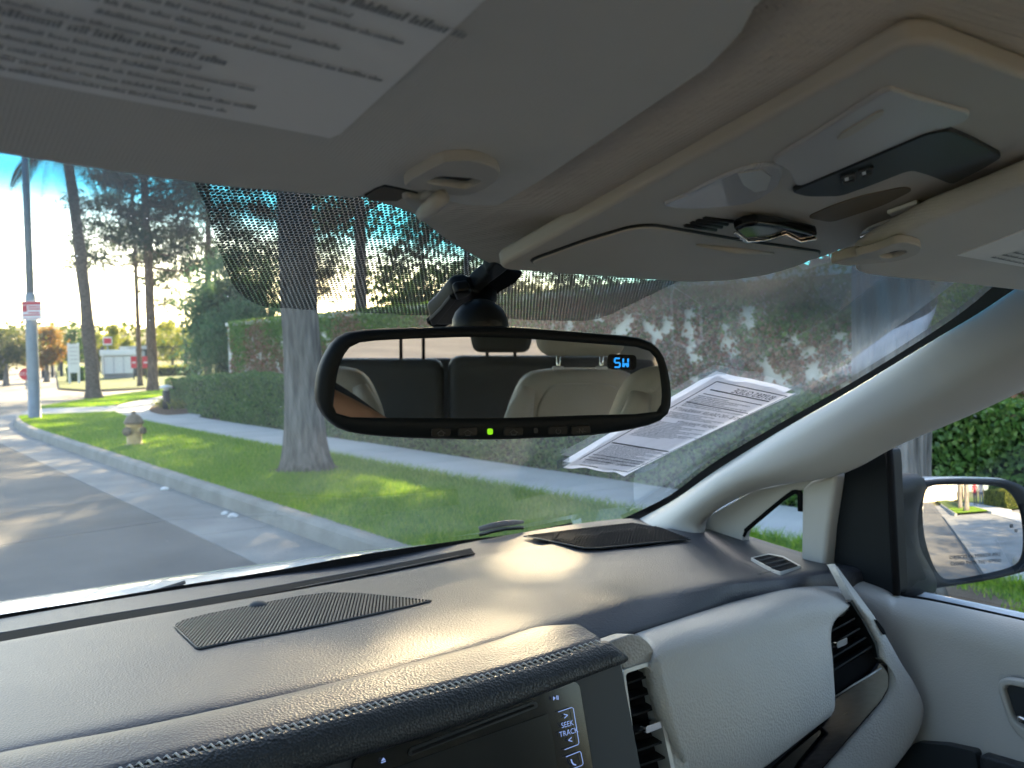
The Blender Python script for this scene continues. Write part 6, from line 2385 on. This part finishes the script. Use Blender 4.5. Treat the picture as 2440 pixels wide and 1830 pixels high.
# far trees beside the gate, sized from the picture
def far_tree(name, u, vtop, Y, wpx, lm, label, n=4500, dark=0.0):
    b = at(u, 800, 'y', Y)
    r_ = ray(u, vtop)
    ztop = CAM[2] + r_[2] / r_[1] * Y
    wid = wpx / 2176 * math.hypot(b[0] - CAM[0], Y) * 0.5
    H = ztop
    return tree(name, (b[0], Y, 0.0), label, tpath(H * 0.45, (0, 0), 8), tr(H * 0.45, 0.13, 0.08, 8), 'bark', ((0, 0, H * 0.60), (wid * 0.85, wid * 0.85, H * 0.36)), lm, n, 0.16 * max(1, H / 5), 36, wid * 0.28, 0.5,
                group='trees beyond the bend')


far_tree('roadside_tree', 12, 690, 56, 120, 'olive_leaf', 'dark olive tree at the far left edge')
far_tree('roadside_tree', 100, 704, 62, 80, 'autumn_leaf', 'tree with orange autumn leaves just right of the lamp post')
far_tree('roadside_tree', 158, 706, 80, 62, 'tree_leaf', 'green round tree above the white notice board')
far_tree('roadside_tree', 214, 716, 92, 44, 'yellow_leaf', 'pale yellow-green tree left of the mailboxes')
far_tree('roadside_tree', 256, 700, 88, 56, 'yellow_leaf', 'taller yellow-green tree above the mailboxes')
far_tree('roadside_tree', 372, 686, 82, 80, 'yellow_leaf', 'yellow-green tree between the pine trunks')
far_tree('roadside_tree', 60, 726, 95, 70, 'autumn_leaf', 'golden tree behind the lamp post')
far_tree('roadside_tree', 128, 722, 100, 60, 'yellow_leaf', 'golden-green tree behind the gate')
hedge('low_hedge', 1.0, 9.0, 70, 72, 0.0, 1.0, 4000, 0.16, 'dark low hedge at the far left beyond the road', 'olive_leaf', 'far hedges')
# across the street
for k, yy in enumerate((-18, -6, 8, 44)):
    tree('street_tree', (-11.5, yy, 0.1), ('broad tree across the street, %s along the verge' % ('last behind the car', 'behind the car', 'beside the car', 'ahead')[k]), tpath(3.2, (0.1, 0), 8), tr(3.2, 0.2, 0.14, 8), 'bark', ((0, 0, 4.6), (2.4, 2.4, 1.7)), 'tree_leaf', 3500, 0.22, 34, 0.6, group='trees across the street')

# hills
V, F = [], []
nx, ny = 80, 8
for j in range(ny):
    for i in range(nx):
        x = -260 + 620 * i / (nx - 1)
        y = 260 + 120 * j / (ny - 1)
        h = (9 + 7 * noise.noise(Vector((x * 0.011, 3, 0))) + 3 * noise.noise(Vector((x * 0.05, 8, 0)))) * math.sin(math.pi * (j + 0.3) / ny)
        V.append((x, y, -0.2 + max(0, h)))
F = [(j * nx + i, j * nx + i + 1, (j + 1) * nx + i + 1, (j + 1) * nx + i) for j in range(ny - 1) for i in range(nx - 1)]
hi_ = mesh('hills', V, F, M['far_ground'], None, smooth=True)
hi_['kind'] = 'structure'
P = np.stack([rng.uniform(-120, 260, 9000), rng.uniform(230, 300, 9000), rng.uniform(0, 9, 9000)], 1)
g = quads('woods', leaf_quads(P, 1.6, 0.8), M['olive_leaf'])
tag(g, 'hazy wood along the foot of the far hills', 'trees', kind='stuff')
# ------------------------------------------------------------------ street furniture and small things
# lamp post with a small red and white sign
lp = empty('lamp_post', (3.2, 23.0, 0.12))
tag(lp, 'tall grey lamp post in the grass carrying a red and white sign', 'lamp post')
lathe('base_section', [(0.19, 0.0), (0.19, 0.03), (0.125, 0.06), (0.122, 0.9), (0.115, 2.3), (0.10, 2.62), (0.085, 2.66)], M['galv'], lp, 20, local=True)
lathe('upper_section', [(0.082, 2.64), (0.075, 4.5), (0.062, 8.2)], M['galv'], lp, 16, local=True)
tube('arm', [(0, 0, 8.1), (-0.2, 0, 8.5), (-0.9, -0.1, 8.75), (-1.9, -0.2, 8.8)], [0.05, 0.045, 0.04, 0.035], M['galv'], lp, local=True)
box('lantern', (-2.5, -0.32, 8.72), (-1.85, -0.08, 8.86), M['metal_grey'], lp, bev=0.03, local=True)
ps = empty('parking_sign', (3.2, 22.86, 2.40))
tag(ps, 'small red and white street sign strapped to the lamp post', 'sign')
sgx = np.array([0.87, -0.5, 0])
sgy = np.array([-0.5, -0.87, 0])


def sgn_q(x0, x1, z0, z1, off):
    return [sgx * x + np.array([0, 0, z]) + sgy * off for x, z in ((x0, z0), (x1, z0), (x1, z1), (x0, z1))]


slab('plate', sgn_q(-.20, .20, -.19, .20, 0.02), -sgy * 0.006, M['sign_white'], ps, local=True)
slab('red_band', sgn_q(-.19, .19, .125, .19, 0.024), -sgy * 0.002, M['sign_red'], ps, local=True)
slab('red_block', sgn_q(-.185, -.09, -.02, .115, 0.024), -sgy * 0.002, M['sign_red'], ps, local=True)
for z0, x0, x1 in ((.07, -.07, .17), (.02, -.07, .18), (-.05, -.07, .16), (-.10, -.17, .17)):
    slab('red_lettering', sgn_q(x0, x1, z0, z0 + .028, 0.024), -sgy * 0.002, M['sign_red'], ps, local=True)
slab('arrow', [sgx * x + np.array([0, 0, z]) + sgy * 0.024 for x, z in ((-.15, -.15), (-.12, -.165), (-.12, -.156), (.15, -.156), (.15, -.146), (-.12, -.146), (-.12, -.135))], -sgy * 0.002, M['sign_red'], ps, local=True)

# hydrant
hy = empty('fire_hydrant', (3.22, 14.9, 0.13))
tag(hy, 'stubby tan fire hydrant on the grass strip', 'hydrant')
lathe('barrel', [(0.15, 0.0), (0.15, 0.035), (0.105, 0.04), (0.10, 0.28), (0.115, 0.30), (0.115, 0.34)], M['hydrant'], hy, 24, local=True)
lathe('bonnet', [(0.135, 0.335), (0.14, 0.355), (0.125, 0.38), (0.10, 0.43), (0.06, 0.465), (0.03, 0.475), (0.028, 0.51), (0.02, 0.515)], M['hydrant_dark'], hy, 24, local=True)
for a, rr, ln in ((math.pi * 1.25, 0.055, 0.17), (math.pi * 0.25, 0.045, 0.16), (-math.pi * 0.25 - .2, 0.045, 0.15)):
    d = np.array([math.cos(a), math.sin(a), 0])
    nz = tube('nozzle', [d * 0.08 + (0, 0, 0.24), d * ln + (0, 0, 0.24)], rr, M['hydrant'], hy, 14, local=True)
    tube('nozzle_cap', [d * ln + (0, 0, 0.24), d * (ln + 0.03) + (0, 0, 0.24)], rr * 1.18, M['hydrant_dark'], hy, 8, local=True)
for k in range(8):
    a = 2 * math.pi * k / 8
    lathe('flange_bolt', [(0.012, 0.034), (0.012, 0.05), (0.004, 0.054)], M['hydrant_dark'], hy, 6, loc=(0.13 * math.cos(a), 0.13 * math.sin(a), 0), local=True)

# path light and its planting bed
pb_ = at(360, 886, 'z', 0.12)
pl = empty('path_light', tuple(pb_))
tag(pl, 'dark bollard path light with a pale flat cap', 'bollard')
lathe('post', [(0.085, 0), (0.085, 0.46), (0.07, 0.47)], M['iron'], pl, 16, local=True)
lathe('lamp_ring', [(0.065, 0.46), (0.065, 0.52)], M['sign_white'], pl, 16, local=True)
lathe('cap', [(0.14, 0.52), (0.15, 0.535), (0.14, 0.57), (0.05, 0.60)], M['metal_white'], pl, 20, local=True)
bed = [at(u, v, 'z', 0.152) for u, v in [(322, 885), (345, 868), (380, 862), (425, 868), (425, 888), (380, 896), (345, 895)]]
o = mesh('planting_bed', [(p[0], p[1], 0.153) for p in smooth_loop(bed, 28)], [tuple(range(28))], M['mulch'])
o['kind'] = 'structure'
for k, (u, v) in enumerate(((384, 884), (398, 876), (352, 880))):
    c = at(u, v, 'z', 0.15)
    pt_ = empty('bedding_plant', tuple(c))
    tag(pt_, ('yellow bedding plant right of the path light', 'small yellow plant against the hedge end', 'little plant left of the path light')[k], 'plant', 'bedding plants by the path light')
    P = rng.normal(size=(260, 3)) * np.array([0.10, 0.10, 0.06]) + np.array([0, 0, 0.10])
    quads('leaves', leaf_quads(P, 0.07, 0.5), M['yellow_leaf'], pt_, local=True)

# slanted plaque
c = at(425, 842, 'y', 25.8)
pq = empty('slanted_plaque', (c[0], 25.8, 0.1))
tag(pq, 'slanted pale information plaque on a short post by the hedge', 'sign')
hp_ = c[2] + 0.12
box('post', (-0.04, -0.03, 0), (0.04, 0.03, hp_), M['metal_white'], pq, local=True)
slab('panel', [np.array(p) for p in ((-0.16, -0.05, hp_ - 0.02), (0.12, -0.08, hp_ + 0.30), (0.22, 0.10, hp_ + 0.36), (-0.06, 0.13, hp_ + 0.04))], (0.02, 0, -0.03), M['sign_white'], pq, local=True)

# white notice board
def post_board(name, u0, u1, v0, v1, vb, Y, label, mat, cat='sign', frame=True, group=None):
    a, b = at(u0, v0, 'y', Y), at(u1, v1, 'y', Y)
    g_ = 0.08
    t = empty(name, ((a[0] + b[0]) / 2, Y, g_))
    tag(t, label, cat, group)
    w_ = abs(b[0] - a[0]) / 2
    zt, zb_ = a[2] - g_, b[2] - g_
    box('board', (-w_, -0.03, zb_), (w_, 0.03, zt), mat, t, bev=0.005, local=True)
    for sg in (-1, 1):
        box('post', (sg * w_ * 0.9 - 0.05, 0.035, 0), (sg * w_ * 0.9 + 0.05, 0.135, zt + 0.05), M['metal_white'], t, local=True)
    return t, w_, zt, zb_


t, w_, zt, zb_ = post_board('notice_board', 147, 172, 743, 805, 830, 54, 'white notice board on two posts left of the mailboxes', M['sign_white'])
for k in range(5):
    box('text_line', (-w_ * 0.8, -0.034, zt - 0.2 - 0.2 * k), (w_ * (0.8 - 0.1 * (k % 3)), -0.031, zt - 0.16 - 0.2 * k), M['metal_grey'], t, local=True)
# cluster of mailboxes
Yb = 62
a, b = at(222, 756, 'y', Yb), at(292, 818, 'y', Yb)
mb = empty('mailbox_cluster', ((a[0] + b[0]) / 2, Yb, 0.08))
tag(mb, 'grey bank of mailboxes under a white cap beyond the road', 'mailbox')
hw, H = (b[0] - a[0]) / 2, a[2] - 0.08
box('cabinet', (-hw, 0, 0.25), (hw, 0.5, H * 0.8), M['metal_grey'], mb, bev=0.01, local=True)
box('cap', (-hw * 1.06, -0.12, H * 0.8), (hw * 1.06, 0.6, H), M['metal_white'], mb, bev=0.02, local=True)
box('plinth', (-hw * 0.9, 0.05, 0), (hw * 0.9, 0.45, 0.25), M['concrete'], mb, local=True)
first = None
for i in range(3):
    for j in range(7):
        x0 = -hw * 0.92 + i * hw * 0.62
        z0 = 0.32 + j * (H * 0.8 - 0.38) / 7
        if first is None:
            first = box('mailbox_door', (0, -0.02, 0), (hw * 0.55, -0.002, (H * 0.8 - 0.38) / 7 * 0.78), M['metal_white'], mb, local=True)
            o = first
        else:
            o = first.copy()
            COL.objects.link(o)
        o.location = (x0, 0, z0)
# dark kiosk with two red signs
ka, kb = at(274, 748, 'y', 66), at(318, 800, 'y', 66)
kk = empty('guard_kiosk', ((ka[0] + kb[0]) / 2, 66, 0.05))
tag(kk, 'low dark kiosk behind the pine trunks', 'building')
hw = (kb[0] - ka[0]) / 2
box('walls', (-hw, 0, 0), (hw, 1.5, ka[2] - 0.25), M['iron'], kk, local=True)
box('roof', (-hw * 1.1, -0.2, ka[2] - 0.25), (hw * 1.1, 1.7, ka[2] - 0.05), M['metal_grey'], kk, local=True)
box('window', (-hw * 0.3, -0.02, ka[2] - 0.7), (hw * 0.8, -0.002, ka[2] - 0.35), M['pane'], kk, local=True)
for (u0, u1, lb_) in ((282, 296, 'left of the two red signs by the pines'), (307, 322, 'right of the two red signs by the pines')):
    a, b = at(u0, 770, 'y', 58), at(u1, 795, 'y', 58)
    t = empty('red_sign', ((a[0] + b[0]) / 2, 58, 0.08))
    tag(t, lb_, 'sign', 'red signs by the pines')
    w_ = (b[0] - a[0]) / 2
    box('plate', (-w_, -0.02, b[2] - 0.08), (w_, 0.0, a[2] - 0.08), M['sign_red'], t, local=True)
    box('white_text', (-w_ * 0.6, -0.026, (a[2] + b[2]) / 2 - 0.13), (w_ * 0.6, -0.021, (a[2] + b[2]) / 2 - 0.06), M['sign_white'], t, local=True)
    box('post', (-0.03, 0.003, 0), (0.03, 0.06, a[2] - 0.08), M['iron'], t, local=True)
# pink-red sign far off between palm and mailboxes
a, b = at(222, 728, 'y', 75), at(242, 745, 'y', 75)
t = empty('road_sign', ((a[0] + b[0]) / 2, 75, 0.0))
tag(t, 'far red and white road sign on a thin pole above the mailboxes', 'sign')
w_ = (b[0] - a[0]) / 2
box('plate', (-w_, -0.02, b[2]), (w_, 0.0, a[2]), M['sign_white'], t, local=True)
box('red_face', (-w_ * 0.85, -0.026, b[2] + 0.08), (w_ * 0.85, -0.021, a[2] - 0.08), M['sign_red'], t, local=True)
box('post', (-0.04, 0.003, 0), (0.04, 0.07, b[2]), M['galv'], t, local=True)
# stop sign half hidden by the lamp post
c = at(56, 808, 'y', 50)
t = empty('stop_sign', (c[0], 50, 0.0))
tag(t, 'small red stop sign half hidden behind the lamp post', 'sign')
rr = 0.29
oc_ = [np.array([rr * math.cos(R(22.5 + 45 * k)), 0, c[2] + rr * math.sin(R(22.5 + 45 * k))]) for k in range(8)]
slab('plate', oc_, (0, 0.02, 0), M['sign_red'], t, local=True)
st_ = text_mesh('lettering', 'STOP', M['sign_white'], (0, -0.006, c[2]), (1, 0, 0), (0, 0, 1), 0.20, None)
st_.parent = t
box('post', (-0.03, 0.022, 0), (0.03, 0.07, c[2]), M['galv'], t, local=True)

# iron fences and gate beyond the mailboxes
def fence(u0, u1, Y, ztop, label):
    x0, x1 = at(u0, 780, 'y', Y)[0], at(u1, 780, 'y', Y)[0]
    t = empty('iron_fence', ((x0 + x1) / 2, Y, 0.05))
    tag(t, label, 'fence', 'iron fences')
    hw = (x1 - x0) / 2
    n = max(2, int(2 * hw / 2.4))
    for i in range(n + 1):
        x = -hw + 2 * hw * i / n
        box('post', (x - 0.09, -0.09, 0), (x + 0.09, 0.09, ztop + 0.1), M['iron'], t, local=True)
    for z in (0.2, ztop - 0.15):
        box('rail', (-hw, -0.025, z), (hw, 0.025, z + 0.06), M['iron'], t, local=True)
    m_ = int(2 * hw / 0.16)
    join_boxes('pickets', [obox((-hw + 2 * hw * (i + 0.5) / m_, 0, ztop / 2), (0.014, 0, 0), (0, 0.014, 0), (0, 0, ztop / 2)) for i in range(m_)], M['iron'], t, kind='stuff', local=True)


fence(92, 132, 74, 1.9, 'black iron gate left of the notice board')
fence(320, 480, 70, 2.0, 'black iron fence behind the pine trunks')
fence(186, 222, 76, 1.9, 'short black fence between palm and mailboxes')
hedge('low_hedge', at(150, 800, 'y', 58)[0], at(186, 800, 'y', 58)[0], 58, 58.8, 0.05, 0.85, 2500, 0.09, 'small clipped hedge behind the notice board', 'hedge_leaf', 'far hedges')
hedge('low_hedge', at(322, 800, 'y', 64)[0], at(440, 800, 'y', 64)[0], 64, 65, 0.05, 0.7, 3000, 0.1, 'small sunlit hedge in front of the iron fence', 'yellow_leaf', 'far hedges')

# litter in the gutter
def crumple(u, v, s_, label, mat='sign_white'):
    c = at(u, v, 'z', 0.0)
    bm = bmesh.new()
    bmesh.ops.create_icosphere(bm, subdivisions=2, radius=s_)
    for q in bm.verts:
        k_ = 1 + 0.55 * noise.noise(q.co * (2.2 / s_) + Vector((u, v, 0)))
        q.co *= k_
        q.co.z = q.co.z * 0.55
    zmin_ = min(q.co.z for q in bm.verts)
    for q in bm.verts:
        q.co.z -= zmin_
    o = from_bm('crumpled_paper', bm, M[mat], None, local=True)
    o.location = (c[0], c[1], -0.008)
    tag(o, label, 'litter', 'litter in the gutter')
    return o


crumple(356, 1060, 0.045, 'white crumpled scrap in the gutter nearest the hydrant')
crumple(487, 1112, 0.035, 'left scrap of the pair of crumpled papers in the gutter')
crumple(503, 1118, 0.045, 'right scrap of the pair of crumpled papers in the gutter')
cdry = at(520, 1130, 'z', 0)
P = np.stack([rng.uniform(2.25, 2.60, 260), cdry[1] + rng.normal(0, 1.6, 260), np.full(260, -0.004)], 1)
g = quads('fallen_leaves', leaf_quads(P, 0.028, 0.5, axis=np.array([1.0, 0, 0])), M['olive_leaf'])
tag(g, 'dry fallen leaves along the gutter', 'leaves', kind='stuff')

# ---- behind the car, seen in the mirrors
bd = empty('apartment_house', (-1.0, -52, 0))
tag(bd, 'sunlit beige building with a row of white windows in the side mirror', 'building')
box('wall', (-9, -6, 0), (9, 0, 6.2), M['beige_wall'], bd, local=True)
box('roof', (-9.4, -6.4, 6.2), (9.4, 0.5, 6.5), M['stucco'], bd, local=True)
first = None
for i in range(8):
    for j in range(2):
        x0, z0 = -8 + 2.1 * i, 1.2 + 2.6 * j
        w1 = box('window', (x0, 0.002, z0), (x0 + 1.4, 0.06, z0 + 1.3), M['sign_white'], bd, local=True)
        box('window_pane', (x0 + 0.08, 0.062, z0 + 0.08), (x0 + 1.32, 0.07, z0 + 1.22), M['pane'], w1, local=True)
box('door', (7.4, 0.002, 0), (8.5, 0.06, 2.2), M['satinblack'], bd, local=True)

M['red_shirt'] = pbr('red_shirt', (0.45, 0.03, 0.05), 0.9)
M['pale_shirt'] = pbr('pale_shirt', (0.55, 0.52, 0.55), 0.9)
M['jeans'] = pbr('jeans', (0.10, 0.14, 0.24), 0.9)


def walker(x, y, rz, label, shirt, legs):
    p = empty('person', (x, y, 0.15), rz)
    tag(p, label, 'person', 'people on the walk behind')
    J = [(0, 0, 0.93, .13, .10), (0, 0.01, 1.15, .125, .09), (0, 0.0, 1.38, .14, .09), (0, 0, 1.47, .055, .055), (0, 0.01, 1.56, .06, .065), (0, 0.01, 1.66, .07, .082), (0, 0, 1.72, .055, .065),
         (.17, 0, 1.38, .05, .05), (.21, -.02, 1.12, .04, .04), (.20, .08, .88, .03, .03), (.20, .1, .78, .035, .02), (-.17, 0, 1.38, .05, .05), (-.21, -.02, 1.12, .04, .04), (-.20, .06, .88, .03, .03), (-.2, .08, .78, .035, .02),
         (.09, .02, .85, .085, .085), (.09, .10, .48, .06, .06), (.09, .05, .09, .042, .042), (.09, .18, .04, .042, .03), (-.09, 0, .85, .085, .085), (-.09, -.04, .48, .06, .06), (-.09, -.14, .10, .042, .042), (-.09, -.02, .04, .042, .03)]
    Lk = [(0, 1), (1, 2), (2, 3), (3, 4), (4, 5), (5, 6), (2, 7), (7, 8), (8, 9), (9, 10), (2, 11), (11, 12), (12, 13), (13, 14), (0, 15), (15, 16), (16, 17), (17, 18), (0, 19), (19, 20), (20, 21), (21, 22)]

    def sl2(c):
        if c.z > 1.66 or (c.z > 1.52 and c.y < -0.02):
            return 3
        if c.z > 1.46 or (abs(c.x) > 0.155 and c.z < 1.10):
            return 0
        return 1 if c.z > 0.92 else 2
    skin_body('body', J, Lk, p, sl2, [M['skin'], shirt, legs, M['hair']])


walker(5.1, -24.0, 0.2, 'walker in a red top seen in the side mirror', M['red_shirt'], M['trousers'])
walker(5.7, -24.4, -0.1, 'walker in a pale top and jeans seen in the side mirror', M['pale_shirt'], M['jeans'])
